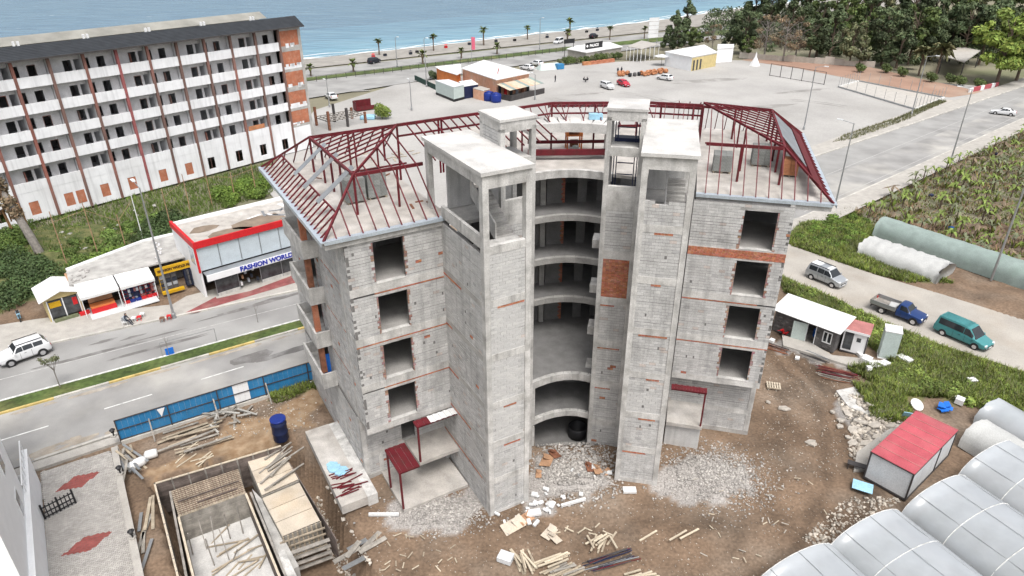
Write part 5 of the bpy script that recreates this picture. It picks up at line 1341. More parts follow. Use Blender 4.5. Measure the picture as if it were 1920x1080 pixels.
# --- red trimmed two storey shop
s0=at(405,557); SA=ang(s0,at(548,513)); sh=thing('fashion_shop','two storey shop with red roof edge, glass upper floor and blue FASHION WORLD lettering','shop',(s0.x,s0.y,.13),SA)
def sp(name,q,m,par=None):
    b=MB(); b.bx(*q); return b.build(name,MT[m],par or sh)
SL=14.5; SD=8.0
sp('side_wall',(-.9,.4,0,-.7,SD,6.1),'white_paint'); sp('rear_wall',(-.69,SD-.2,0,SL,SD,6.1),'white_paint'); sp('roof',(-.69,.6,5.55,SL,SD-.21,5.7),'deck')
for i,(x,y,l,w_) in enumerate(((3,2.0,2.4,1.0),(7,3.2,3.2,1.4),(1.5,4.8,1.4,.8))):
    b=MB(); P=[(x+math.cos(t*.7)*l*random.uniform(.8,1.25),y+math.sin(t*.7)*w_*random.uniform(.9,1.4)) for t in range(9)]; b.prism(P,5.7,5.72); b.build('mud_patch',mk('roof_mud',(.21,.165,.125),var=.25,scale=1) if 'roof_mud' not in MT else MT['roof_mud'],sh)
for i in range(14):
    b=MB(); b.box(random.uniform(7,13),random.uniform(2.5,7),5.73,random.uniform(.6,1.8),random.uniform(.15,.6),.05,random.random()*3); b.build('roof_scrap',MT['white_paint' if i%2 else 'galv'],sh)
sp('roof_edge',(-1.0,.2,5.6,SL,.42,6.3),'red_paint'); sp('roof_edge',(-1.0,.425,5.6,-.72,SD,6.28),'red_paint'); sp('corner_trim',(-1.0,.2,2.9,-.8,.4,5.59),'red_paint')
n=7
for i in range(n):
    x0=-.78+i*(SL+.78)/n; x1=-.78+(i+1)*(SL+.78)/n
    sp('glass_panel',(x0+.05,.42,3.0,x1-.05,.47,5.58),'panel_glass'); sp('mullion',(x1-.045,.38,3.0,x1+.045,.5,5.58),'grey_steel')
sp('canopy_roof',(-.6,-.75,2.72,SL,.41,2.85),'grey_steel'); sp('canopy_fascia',(-.65,-.85,2.2,SL,-.755,2.9),'white_paint')
text_mesh('FASHION WORLD',.72,'letter_blue','sign_letters',sh,(5.7,-.875,2.55),(PI/2,0,0),sx=1.0); text_mesh('MODA',.6,'letter_red','sign_letters',sh,(10.1,-.875,2.55),(PI/2,0,0))
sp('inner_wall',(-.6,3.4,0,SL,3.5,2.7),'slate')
for i in range(6):
    x=.2+i*2.4; sp('shop_mullion',(x-.03,-.25,0,x+.03,-.18,2.7),'grey_steel')
    if i in (0,2,3,4): sp('shop_window',(x+.04,-.23,.35,x+2.35,-.2,2.65),'glass_shop')
    sp('window_plinth',(x+.04,-.3,0,x+2.35,-.15,.34),'concrete_pale') if i!=1 else None
    for k in range(7):
        sp('display_item',(x+.15+k*.3,-.17+.3*(k%2),.36+.75*(k%3)*.8,x+.36+k*.3,.15+.3*(k%2),.36+.75*(k%3)*.8+.42),random.choice(('white_paint','cloth_dark','cloth_light','cardboard')))
# side window on the white flank
f=sp('side_window',(-.93,1.2,3.4,-.9,2.6,5.2),'panel_glass')
# --- low flat-roofed shop between
m0=at(322,578); MA=ang(at(165,594),at(322,578)); ms=thing('souvenir_shop','low shop with flat grey roof and two white awnings over clothes racks','shop',(at(165,594).x,at(165,594).y,.13),SA-.02)
def mp(name,q,m,par=None):
    b=MB(); b.bx(*q); return b.build(name,MT[m],par or ms)
ML=(at(395,553)-at(165,594)).length
RP=[(-.6,1.6),(ML-.1,1.2),(ML+2.0,8.2),(8.0,8.4),(-.2,5.5)]
b=MB(); b.prism(RP,2.85,3.0); b.build('flat_roof',MT['concrete'],ms)
for i in range(len(RP)-1):
    if i in (2,3):
        b=MB(); b.beam((*RP[i],3.12),(*RP[i+1],3.12),.16,.24); b.build('roof_parapet',MT['white_paint'],ms)
for i in range(26):
    t=i/26; q=(lerp2(RP[1],RP[2],t) if i<12 else (RP[0][0]+8.5+random.uniform(-.3,.3)+(i-12)*.12,RP[0][1]+(i-12)*.4)); b=MB(); b.rock((q[0]-.25,q[1],3.08),.14,.8,i); b.build('roof_stone',MT['hotel_grey'],ms)
for i in range(16): b=MB(); b.rock((random.uniform(-.3,1.6),random.uniform(2,5),3.06),random.uniform(.1,.25),.6,i); b.build('roof_stone',MT['rubble'],ms)
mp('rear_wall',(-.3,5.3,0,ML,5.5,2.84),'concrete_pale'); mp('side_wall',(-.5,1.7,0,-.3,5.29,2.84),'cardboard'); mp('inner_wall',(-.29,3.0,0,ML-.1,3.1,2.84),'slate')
for x0,x1 in ((-.2,3.3),(3.42,6.7)):
    b=MB(); b.slab3([(x0,-.6,2.25),(x1,-.6,2.25),(x1,1.7,2.95),(x0,1.7,2.95)],.05); o=b.build('awning',MT['white_plastic'],ms)
    b=MB(); b.bx(x0,-.63,2.02,x1,-.605,2.27); b.build('awning_valance',MT['white_plastic'],o)
    for x in (x0+.1,x1-.1): b=MB(); b.bx(x-.03,-.55,0,x+.03,-.49,2.25); b.build('awning_post',MT['white_paint'],o)
mp('awning_gutter',(3.31,-.5,2.3,3.41,1.6,2.6),'black')
st_=mp('stall_table',(.5,.0,.35,2.7,.9,.75),'orange_paint'); mp('stall_cloth',(.45,-.1,.0,2.75,-.005,.55),'red_paint'); mp('stall_back',(.5,.95,.8,2.7,1.0,1.9),'cardboard')
for i in range(6):
    x=3.5+i*.55; r=mp('clothes_rack',(x,.3,.1,x+.5,.4,2.1),('red_paint','blue_tank','blue_tank','red_paint','red_paint','red_paint')[i])
    for k in range(4): 
        for j in range(2): mp('folded_shirt',(x+.03+.23*j,.18,.2+k*.46,x+.24+.23*j,.295,.55+k*.46),random.choice(('cloth_light','cloth_dark','navy','panel_grey','pink_roof')),r)
    mp('rack_cloth',(x,.0,0,x+.5,.05,.42),('red_paint','blue_tank','blue_tank','red_paint','red_paint','red_paint')[i],r)
# yellow sign part of the row
yx0=7.0
mp('yellow_sign_board',(yx0,-.1,2.25,ML+.1,.05,3.05),'yellow_sign'); text_mesh('FASHION WORLD MARKET',.34,'letter_dark','sign_letters',ms,((yx0+ML)/2,-.115,2.65),(PI/2,0,0),sx=1.0)
for i in range(3):
    x=yx0+.2+i*.6; r=mp('clothes_rack',(x,.3,.1,x+.55,.4,2.0),'yellow_sign' if i==0 else 'slate')
    for k in range(4): mp('folded_shirt',(x+.06,.2,.2+k*.46,x+.5,.29,.55+k*.46),random.choice(('cloth_dark','slate','cloth_light')),r)
mp('yellow_bench',(yx0+.1,-.5,.1,yx0+2.3,-.15,.4),'yellow_sign')
for i in range(3):
    x=yx0+2.7+i*.55; r=mp('jacket_rail',(x,.0,.1,x+.5,.5,2.05),'navy')
    for k in range(3): mp('jacket',(x+.04,-.1,.25+k*.62,x+.23,-.005,.8+k*.62),'cloth_dark',r); mp('jacket',(x+.27,-.1,.25+k*.62,x+.46,-.005,.8+k*.62),'slate',r)
mp('floor_pad',(.2,-1.3,-.02,6.5,1.6,.05),'panel_grey')
# --- small white gable kiosk
k0=at(97,607); ks=thing('gable_kiosk','small cream kiosk with white gable roof and glass front beside the low shop','kiosk',(k0.x,k0.y,.12),SA+.0)
def kp(name,q,m,par=None): b=MB(); b.bx(*q); return b.build(name,MT[m],par or ks)
kp('side_wall',(0,.1,0,.12,3.4,2.5),'yellow_pale'); kp('side_wall',(2.9,.1,0,3.02,3.4,2.5),'yellow_pale'); kp('rear_wall',(.121,3.3,0,2.899,3.4,2.5),'yellow_pale')
b=MB(); b.prism([(0,0),(3.02,0),(3.02,.12),(0,.12)],2.3,2.5); b.add([(0,0,2.5),(3.02,0,2.5),(1.5,0,3.05),(0,.12,2.5),(3.02,.12,2.5),(1.5,.12,3.05)],[(0,1,2),(5,4,3),(0,2,5,3),(2,1,4,5)]); b.build('gable',MT['yellow_pale'],ks)
for q in ([(-.45,-.5,2.45),(1.5,-.5,3.15),(1.5,3.7,3.15),(-.45,3.7,2.45)],[(1.5,-.5,3.15),(3.5,-.5,2.45),(3.5,3.7,2.45),(1.5,3.7,3.15)]):
    b=MB(); b.slab3(q,.07); b.build('roof',MT['white_plastic'],ks)
for x in (.13,1.45,2.8): kp('front_mullion',(x,.02,0,x+.1,.1,2.29),'white_paint')
kp('pane',(.24,.05,.35,1.44,.08,2.2),'glass_shop'); kp('pane',(1.56,.05,.35,2.79,.08,2.2),'glass_shop'); kp('poster',(.3,.03,1.45,1.3,.048,2.05),'yellow_sign'); kp('poster',(2.3,.03,1.2,2.7,.048,2.0),'red_paint'); kp('flower_box',(.3,-.4,0,2.4,-.1,.3),'leaf_olive'); kp('red_box',(2.5,-.5,0,3.4,-.05,.3),'red_paint')
# lamp posts (bottom pixel, top pixel, arm direction)
def lamp_post(base,top,arm,label,group,armlen=1.8,h=None):
    p=at(*base); h=h or hgt(*top,p); t=thing('street_lamp',label,'street lamp',(p.x,p.y,0),0,group)
    b=MB(); b.tube((0,0,0),(0,0,h),.13,.06,8); b.lathe([(.22,0),(.2,.5),(.14,.6)],n=8); b.build('pole',MT['galv'],t)
    e=(math.cos(arm)*armlen,math.sin(arm)*armlen,h+.25); b=MB(); b.tube((0,0,h-.05),e,.045,.035,6); b.build('arm',MT['galv'],t)
    b=MB(); b.box(e[0],e[1],e[2],.75,.28,.12,arm); b.build('lamp_head',MT['lamp_glass'],t); return t
lamp_post((327,596),(253,352),2.3,'grey street lamp standing at the kerb in front of the souvenir shop','street lamps')
# street furniture: small tree in the median, banner frame, stools and person
def skin_body(name,verts,edges,radii,m,parent=None,root=0):
    me=bpy.data.meshes.new(name); me.from_pydata(verts,edges,[]); o=bpy.data.objects.new(name,me); link(o,parent); me.materials.append(MT[m])
    s=o.modifiers.new('skin','SKIN'); 
    for i,r in enumerate(radii): me.skin_vertices[0].data[i].radius=(r,r)
    me.skin_vertices[0].data[root].use_root=True; ss=o.modifiers.new('sub','SUBSURF'); ss.levels=1; ss.render_levels=1
    dg=bpy.context.evaluated_depsgraph_get(); m2=bpy.data.meshes.new_from_object(o.evaluated_get(dg)); o.modifiers.clear(); o.data=m2
    a=m2.attributes.new('tint','FLOAT_COLOR','FACE'); a.data.foreach_set('color',np.ones(len(m2.polygons)*4,np.float32)); m2.polygons.foreach_set('use_smooth',[True]*len(m2.polygons)); return o
def person(label,x,y,z,rz,pose='stand',top='cloth_light',leg='cloth_dark',group=None):
    t=thing('person',label,'person',(x,y,z),rz,group)
    if pose=='stand': J=dict(pel=(0,0,.95),ch=(0,0,1.28),nk=(0,.0,1.48),hd=(0,.02,1.64),kl=(-.11,.04,.5),fl=(-.12,.1,.06),kr=(.12,-.03,.5),fr=(.13,-.12,.06),tl=(-.12,.2,.04),tr=(.13,-.02,.04),sl=(-.2,0,1.4),el=(-.27,-.02,1.12),wl=(-.27,.06,.86),sr=(.2,0,1.4),er=(.27,-.02,1.12),wr=(.27,.06,.86))
    else: J=dict(pel=(0,0,.48),ch=(0,.06,.82),nk=(0,.14,1.02),hd=(0,.2,1.17),kl=(-.14,.45,.5),fl=(-.14,.55,.08),kr=(.14,.42,.5),fr=(.14,.6,.08),tl=(-.14,.68,.04),tr=(.14,.74,.04),sl=(-.2,.1,.94),el=(-.26,.22,.68),wl=(-.12,.42,.62),sr=(.2,.1,.94),er=(.26,.22,.68),wr=(.12,.42,.62))
    k=list(J); V=[J[a] for a in k]; I=k.index
    E_=[('pel','ch'),('ch','nk'),('nk','hd'),('pel','kl'),('kl','fl'),('fl','tl'),('pel','kr'),('kr','fr'),('fr','tr'),('nk','sl'),('sl','el'),('el','wl'),('nk','sr'),('sr','er'),('er','wr')]
    R_=dict(pel=.15,ch=.16,nk=.06,hd=.10,kl=.075,fl=.05,tl=.04,kr=.075,fr=.05,tr=.04,sl=.075,el=.05,wl=.035,sr=.075,er=.05,wr=.035)
    skin_body('body',V,[(I(a),I(c)) for a,c in E_],[R_[a] for a in k],leg,t)
    b=MB(); c=J['ch']; pl_=J['pel']
    b.lathe([(.17,pl_[2]+.02),(.19,c[2]),(.2,J['nk'][2]-.1),(.08,J['nk'][2]+.0)],(0,(c[1]+pl_[1])/2,0),12); b.build('shirt',MT[top],t,smooth=True)
    b=MB(); h=J['hd']; b.lathe([(.03,-.11),(.09,-.05),(.105,.03),(.08,.09),(.02,.11)],h,10); b.build('head',MT['skin'],t,smooth=True)
    b=MB(); b.lathe([(.108,.02),(.095,.09),(.03,.125)],(h[0],h[1]-.012,h[2]),10); b.build('hair',MT['black'],t,smooth=True)
    for s in ('wl','wr'): b=MB(); b.rock(J[s],.055,1,3); b.build('hand',MT['skin'],t,smooth=True)
    return t
p=at(237,609,.13); person('person in pale shirt and dark trousers sitting by the kerb before the shops',p.x,p.y,.13,SA-PI/2-.6,'sit')
t=thing('plastic_chair','pale chair the seated person by the kerb sits on','chair',(p.x,p.y,.13),SA-PI/2-.6)
b=MB(); b.bx(-.24,-.24,.38,.24,.22,.42); b.build('seat',MT['white_plastic'],t); b=MB(); b.bx(-.24,-.27,.42,.24,-.24,.85); b.build('backrest',MT['white_plastic'],t)
for x in (-.21,.21):
    for y in (-.22,.2): b=MB(); b.bx(x-.02,y-.02,0,x+.02,y+.02,.38); b.build('leg',MT['white_plastic'],t)
for i,(px,py,m) in enumerate(((252,602,'white_plastic'),(262,600,'red_paint'),(268,594,'white_plastic'),(305,602,'rust'),(318,598,'red_paint'))):
    p=at(px,py,.13); t=thing('stool',['white plastic stool right of the seated person','red plastic stool beside the white stool at the kerb','white stool nearest the clothes racks','rusty brown crate stool at the lamp post foot','red stool beside the rusty one at the lamp post'][i],'stool',(p.x,p.y,.13),random.random())
    b=MB(); b.bx(-.2,-.2,.36,.2,.2,.42); b.build('seat',MT[m],t)
    for x in (-.17,.17):
        for y in (-.17,.17): b=MB(); b.bx(x-.025,y-.025,0,x+.025,y+.025,.36); b.build('leg',MT[m],t)
p=at(113,727); tr=thing('young_tree','thin young tree with sparse crown standing in the street median','tree',(p.x,p.y,.1)); b=MB(); b.tube((0,0,0),(0,0,1.9),.05,.035,6)
lim=[]
for i in range(9):
    a=i*.7; e=(math.cos(a)*random.uniform(.4,.8),math.sin(a)*random.uniform(.4,.8),1.9+random.uniform(.5,1.2)); b.tube((0,0,1.5+.04*i),e,.022,.01,5); lim.append(e)
b.build('trunk',MT['bark_grey'],tr); leafcloud('crown',lim,[.3]*9,420,.09,'leaf_olive',tr,shell=.2)
for i,(px,py) in enumerate(((318,668),(484,606),(95,735))):
    if i==2: continue
    p=at(px,py); t=thing('sapling',['slim sapling with a blue bag at its foot in the median','bare slim sapling in the far part of the median'][i],'tree',(p.x,p.y,.1)); b=MB(); b.tube((0,0,0),(0,0,2.0),.03,.015,5); b.tube((0,0,1.2),(.3,.1,1.9),.015,.006,4); b.tube((0,0,1.3),(-.25,.15,2.0),.015,.006,4); b.build('trunk',MT['bark_grey'],t)
p=at(317,668); fr_=thing('banner_frame','thin white banner frame standing on the street median','frame',(p.x,p.y,.1),RA)
for q in ((-.5,-.02,0,-.46,.02,1.5),(4.2,-.02,0,4.24,.02,1.5),(-.459,-.018,1.46,4.199,.018,1.5)): b=MB(); b.bx(*q); b.build('bar',MT['galv'],fr_)
b=MB(); b.bx(-.2,-.02,.05,.5,.02,.75); b.build('blue_bag',MT['blue_plastic'],fr_)
# motor scooter behind the parked car
p=at(38,600); mo=thing('motor_scooter','blue motor scooter parked on the paving left of the kiosk','scooter',(p.x,p.y,0),-.9)
for x in (-.62,.62):
    w_=None; b=MB(); b.tube((x,-.05,.27),(x,.05,.27),.27,n=14); b.build('wheel',MT['rubber'],mo)
b=MB(); b.box(-.25,0,.6,.9,.3,.3); b.beam((.2,0,.4),(.55,0,.95),.25,.06); b.box(.0,0,.35,.6,.28,.08); b.build('body',MT['blue_light'],mo); b=MB(); b.box(-.3,0,.8,.75,.26,.1); b.build('seat',MT['black'],mo); b=MB(); b.tube((.6,0,.3),(.45,0,1.05),.035); b.tube((.43,-.33,1.08),(.43,.33,1.08),.025); b.build('handlebar',MT['dark_steel'],mo)
# ================================================================== VEHICLES
def car(label, loc_, rz, paint, kind='hatch', L=4.2, W_=1.75, H=1.5, name='parked_car', cat='car', roof=None, group=None, trim=None, detail=True, sc_=1.0):
    'x forward. stations: (x, z bottom, z belt, z roof, half width at belt, half width at roof)'
    t=thing(name,label,cat,loc_,rz,group); t.scale=(sc_,)*3; h=W_/2
    zb=.24
    if kind=='hatch': S_=[(0,.36,.62,.66,.78,.7),(.06,.26,.70,.74,.92,.8),(.22,zb,.80,.84,.99,.84),(.285,zb,.88,.93,1,.80),(.44,zb,.93,H-.04,1,.70),(.62,zb,.95,H,1,.70),(.84,zb,.98,H-.06,1,.68),(.955,zb,1.0,1.04,.97,.78),(.995,.3,.85,.9,.88,.78),(1,.36,.6,.66,.82,.7)]; win=(3,4,6,7)
    elif kind=='sedan': S_=[(0,.36,.60,.64,.78,.7),(.05,.26,.70,.74,.92,.8),(.2,zb,.80,.84,.99,.84),(.29,zb,.86,.9,1,.80),(.45,zb,.90,H-.03,1,.68),(.6,zb,.92,H,1,.68),(.74,zb,.94,H-.08,1,.68),(.86,zb,.97,1.0,.98,.8),(.98,.3,.93,.97,.9,.78),(1,.36,.6,.66,.82,.7)]; win=(3,4,6,7)
    elif kind=='suv': S_=[(0,.42,.80,.86,.80,.74),(.04,.34,.92,.97,.93,.82),(.2,.32,1.0,1.05,1,.86),(.27,.32,1.05,1.1,1,.82),(.39,.32,1.08,H-.05,1,.74),(.55,.32,1.10,H,1,.75),(.88,.32,1.13,H-.06,1,.73),(.965,.34,1.12,1.16,.98,.8),(.995,.36,.95,1.0,.9,.8),(1,.42,.7,.76,.86,.76)]; win=(3,4,6,7)
    elif kind=='mpv': S_=[(0,.36,.72,.78,.80,.72),(.05,.27,.88,.92,.93,.80),(.17,.26,1.0,1.04,1,.84),(.215,.26,1.06,1.1,1,.82),(.37,.26,1.08,H-.06,1,.78),(.55,.26,1.08,H,1,.80),(.93,.26,1.08,H-.03,1,.79),(.985,.28,1.04,1.1,.98,.86),(.998,.3,.9,.95,.94,.86),(1,.36,.66,.72,.9,.8)]; win=(3,4,6,7)
    elif kind=='van': S_=[(0,.36,.62,.66,.76,.66),(.05,.27,.74,.78,.9,.76),(.16,.26,.88,.92,.98,.84),(.20,.26,.94,.98,1,.84),(.36,.26,1.0,H-.08,1,.78),(.52,.26,1.02,H,1,.80),(.95,.26,1.03,H-.02,1,.80),(.985,.28,1.0,1.05,.98,.88),(.998,.3,.86,.92,.95,.88),(1,.36,.66,.72,.92,.84)]; win=(3,4,6,7)
    elif kind=='pickup': S_=[(0,.42,.70,.76,.80,.74),(.03,.34,.88,.92,.93,.82),(.17,.32,.97,1.01,.97,.86),(.23,.32,1.0,1.05,.97,.82),(.33,.32,1.02,H-.04,.97,.74),(.40,.32,1.03,H,.97,.75),(.47,.32,1.04,H-.03,.97,.74),(.492,.32,1.04,1.1,.97,.8),(.5,.34,1.0,1.05,.95,.8),(.501,.4,.7,.76,.9,.8)]; win=(3,4,6,7)
    vs=[];fs=[];rings=[]
    for (x,b0,zbelt,zr,wb,wr) in S_:
        X_=L/2-x*L
        r=[(X_,-h*wb*.86,b0),(X_,-h*wb,b0+.16),(X_,-h*wb,zbelt-.12),(X_,-h*wb*.975,zbelt),(X_,-h*wr,zr-.03),(X_,-h*wr*.86,zr),(X_,h*wr*.86,zr),(X_,h*wr,zr-.03),(X_,h*wb*.975,zbelt),(X_,h*wb,zbelt-.12),(X_,h*wb,b0+.16),(X_,h*wb*.86,b0)]
        rings.append(r); vs+=r
    n=12
    for k in range(len(S_)-1):
        for i in range(n):
            j=(i+1)%n; fs.append((k*n+i,k*n+j,(k+1)*n+j,(k+1)*n+i))
    fs.append(tuple(range(n))); fs.append(tuple(range((len(S_)-1)*n,len(S_)*n))[::-1])
    b=MB(); b.add(vs,[f[::-1] for f in fs]); o=b.build('body',[MT[paint]],t,smooth=True,bevel=.02)
    if roof:
        b=MB(); a,c=win[1],win[2]; q=[Vector(rings[a][5])+Vector((.02,0,.012)),Vector(rings[c][5])+Vector((0,0,.012)),Vector(rings[c][6])+Vector((0,0,.012)),Vector(rings[a][6])+Vector((.02,0,.012))]
        b.slab3([tuple(v) for v in q],-.02); b.build('roof_panel',MT[roof],t)
    def pane(a,bb,c,d,off,name='window',m='glass_dark'):
        a,bb,c,d=[Vector(x) for x in (a,bb,c,d)]; ce=(a+bb+c+d)/4; o=Vector(off)
        pts=[ce+(p-ce)*.9+o for p in (a,bb,c,d)]; b=MB(); b.poly([tuple(p) for p in pts]); b.poly([tuple(p-o*1.2) for p in pts][::-1]); return b.build(name,MT[m],t)
    w0,w1,w2,w3=win
    pane(rings[w0][3],rings[w0][8],rings[w1][7],rings[w1][4],(.02,0,.022),'windscreen')
    pane(rings[w2][4],rings[w2][7],rings[w3][8],rings[w3][3],(-.02,0,.022),'rear_window')
    mid=[rings[i] for i in range(w0,w3+1)]
    cuts=[(.35,1.5),(1.56,2.35),(2.4,2.95)] if kind!='pickup' else [(.35,2.5)]
    if kind in('van','mpv'): cuts=[(.4,1.55),(1.62,2.28),(2.34,2.93)] if kind=='mpv' else [(.4,1.5),(1.56,2.93)]
    def RP_(s,i):
        k=min(int(s),len(mid)-2); f=s-k; return Vector(mid[k][i]).lerp(Vector(mid[k+1][i]),f)
    for s0,s1 in cuts:
        for lo,hi,sg in ((3,4,-1),(8,7,1)):
            pts=[RP_(s0,lo)]; 
            q=[s0]+[x for x in range(1,4) if s0<x<s1]+[s1]
            lw=[RP_(x,lo) for x in q]; up=[RP_(x,hi) for x in q]
            lw2=[l.lerp(u,.12) for l,u in zip(lw,up)]; up2=[l.lerp(u,.86) for l,u in zip(lw,up)]
            o=Vector((0,sg*.018,.008)); b=MB(); 
            for i in range(len(q)-1): b.poly([tuple(lw2[i]+o),tuple(lw2[i+1]+o),tuple(up2[i+1]+o),tuple(up2[i]+o)])
            b.build('side_window',MT['glass_dark'],t)
    wr_=.31 if kind not in('suv','pickup') else .35
    ax=(.5-.19)*L,-(.5-.2)*L
    if kind=='pickup': ax=(.5-.15)*L,-(.5-.24)*L
    for x in ax:
        for sg in (-1,1):
            b=MB(); y=sg*h*.88; b.tube((x,y-.11,wr_),(x,y+.11,wr_),wr_,n=18); w_=b.build('wheel',MT['rubber'],t)
            b=MB(); b.tube((x,y+sg*.09,wr_),(x,y+sg*.125,wr_),wr_*.62,n=14); b.build('rim',MT['chrome'],w_)
            b=MB(); b.tube((x,sg*h*.62,wr_+.03),(x,sg*(h+.004),wr_+.03),wr_*1.16,n=18); b.build('wheel_arch',MT['black'],t)
    f0=L/2
    for sg in (-1,1):
        b=MB(); b.box(f0-.10,sg*h*.68,S_[1][2]-.08,.16,h*.34,.14,-sg*.25); b.build('headlight',MT['lamp_glass'],t)
        b=MB(); b.box(-f0+.045 if kind!='pickup' else -f0+.01,sg*h*.8,S_[-2][2]-.1,.08,h*.2,.26); b.build('tail_light',MT['tail_red'],t)
        b=MB(); b.box(L/2-(S_[w0][0]+.035)*L,sg*(h+.09),S_[w0][2]+.06,.1,.18,.13); b.build('wing_mirror',MT[paint],t)
        for xs_ in (.1*L,-.12*L):
            if detail: b=MB(); b.box(xs_,sg*(h+.002),S_[5][2]-.34,.02,.014,.62); b.build('door_seam',MT['black'],t)
        if detail: b=MB(); b.box(-.0*L,sg*(h+.008),S_[5][2]-.16,.16,.02,.03); b.build('door_handle',MT['black'],t)
    b=MB(); b.box(f0-.005,0,.5 if kind not in('suv','pickup') else .66,.05,h*.9,.12); b.build('grille',MT['black'],t)
    b=MB(); b.box(f0-.02,0,.36 if kind not in('suv','pickup') else .45,.1,h*1.5,.14); b.build('bumper',MT[trim or paint],t)
    b=MB(); b.box(-f0+.03,0,.42,.1,h*1.6,.16); b.build('bumper',MT[trim or paint],t)
    b=MB(); b.box(f0+.022,0,.42 if kind not in('suv','pickup') else .5,.02,.5,.1); b.build('number_plate',MT['white_paint'],t)
    return t
def tdir(a,b): return ang(at(*a),at(*b))
# white suv at the left edge (heads left)
p=at(49,670); sv=car('white off road car with black windows parked at the left edge of the street',(p.x,p.y,.0),tdir((95,650),(3,682)),'car_white','suv',4.1,1.85,1.68,trim='slate')
for y in (-.6,.6): b=MB(); b.bx(-1.5,y-.03,1.7,.55,y+.03,1.75); b.build('roof_rail',MT['black'],sv)
p=at(1547,528); v1=car('silver grey family van with roof rails parked on the side track',(p.x,p.y,.02),tdir((1515,518),(1580,545)),'car_silver','mpv',4.1,1.8,1.78,name='parked_van',cat='van',roof='car_white')
for y in (-.62,.62): b=MB(); b.bx(-1.7,y-.03,1.79,.5,y+.03,1.84); b.build('roof_rail',MT['black'],v1)
p=at(1803,637); v2=car('teal green passenger van with dark windows parked on the side track',(p.x,p.y,.02),tdir((1765,620),(1845,655)),'car_teal','van',4.8,1.85,1.85,name='parked_van',cat='van',trim='slate')
for k in range(6): b=MB(); b.bx(-2.1+k*.02,-.72+k*.26,1.845,.45,-.68+k*.26,1.865); b.build('roof_rib',MT['car_teal'],v2)
p=at(1682,592); pk=car('dark blue pickup truck with open grey cargo bed on the side track',(p.x,p.y,.02),tdir((1640,575),(1730,608)),'car_blue','pickup',4.95,1.75,1.66,name='pickup_truck',cat='pickup',trim='slate')
def kq(name,q,m): b=MB(); b.bx(*q); return b.build(name,MT[m],pk)
kq('bed_floor',(-2.5,-.9,.72,-.08,.9,.80),'plank_grey'); kq('bed_side',(-2.5,-.93,.801,-.08,-.87,1.2),'galv'); kq('bed_side',(-2.5,.87,.801,-.08,.93,1.2),'galv'); kq('tailgate',(-2.53,-.93,.8,-2.501,.93,1.2),'plank_grey'); kq('bed_front',(-.079,-.9,.801,-.03,.9,1.3),'galv'); kq('chassis',(-2.45,-.5,.45,-.1,.5,.715),'black')
b=MB(); b.box(-.5,-.1,.95,.8,1.1,.28,.2); o=b.build('foam_sheet',MT['tarp_white'],None); o.parent=None; o.location=pk.location; o.rotation_euler=pk.rotation_euler; tag(o,'pale folded foam sheet lying in the bed of the blue pickup','sheet')
p=at(1880,215); car('white saloon driving on the main road at the right',(p.x,p.y,0),tdir((1897,217),(1862,213)),'car_white','sedan',4.4,1.75,1.42,detail=False)
lot=[((1138,165),'white hatchback parked in the car park left of the red car',(1125,158),(1152,167),'car_white','mpv',1.62),((1169,160),'red car parked between the two white cars in the car park',(1160,152),(1182,160),'car_red','hatch',1.45),((1246,149),'white hatchback by the clay pots in the car park',(1262,150),(1232,145),'car_white','hatch',1.5),((988,130),'white car parked behind the orange restaurant',(1000,131),(975,127),'car_white','hatch',1.5),((1006,122),'white car half hidden behind the car at the orange restaurant',(1016,123),(996,119),'car_white','hatch',1.5),((621,184),'white saloon parked in the lot beside the hotel end',(634,189),(608,177),'car_white','sedan',1.45),
     ((702,118),'dark van driving on the coast road',(690,121),(716,115),'car_dark','mpv',1.7),((1113,70),'dark blue car far along the coast road',(1104,72),(1124,67),'car_dark','hatch',1.5),((1047,81),'white lorry like van far along the coast road',(1056,79),(1040,83),'car_white','van',1.9)]
for (c,lb,a,d_,pt,kd,H) in lot: p=at(*c); car(lb,(p.x,p.y,-.08),tdir(d_,a) if False else tdir(a,d_)+PI*0,pt,kd,4.2,1.72,H,detail=False)

# ================================================================== CABINS, CONTAINER, GREENHOUSES
c0,c1=at(1448,618),at(1561,662); CA=ang(c0,c1); cb=thing('site_cabin','long dark stone clad cabin with white sheet roof, open door and white window','cabin',(c0.x,c0.y,0),CA); CL_=(c1-c0).length
def cq(name,q,m,par=None): b=MB(); b.bx(*q); return b.build(name,MT[m],par or cb)
dx0,dx1,wx0,wx1=CL_*.55,CL_*.68,CL_*.80,CL_*.94
for q in ((0,0,0,dx0,.12,2.3),(dx1,0,0,wx0,.12,2.3),(wx1,0,0,CL_,.12,2.3),(dx0,0,2.0,dx1,.12,2.3),(wx0,0,0,wx1,.12,.8),(wx0,0,1.85,wx1,.12,2.3)): cq('front_wall',q,'slate')
for k in range(90):                                  # stone facing, stone by stone
    x=random.uniform(.05,CL_-.4); z=random.uniform(.05,2.2); wd=random.uniform(.18,.42)
    if any(a-.02<x+wd and x<c+.02 and not (zz1<z or z+.12>9) and z+.13>zz0 for a,c,zz0,zz1 in ((dx0,dx1,0,2.0),(wx0,wx1,.8,1.85))): continue
    b=MB(); v=random.uniform(.6,1.7); b.tint=(v,v,v*.97); b.bx(x,-.025-random.uniform(0,.02),z,x+wd,-.002,z+.12); b.build('facing_stone',MT['slate'],cb)
cq('end_wall',(CL_-.12,.121,0,CL_,2.6,2.3),'slate'); cq('rear_wall',(0,2.5,0,CL_-.121,2.6,2.3),'slate'); cq('floor',(0,.121,0,CL_-.121,2.49,.05),'plank_grey')
b=MB(); n=14
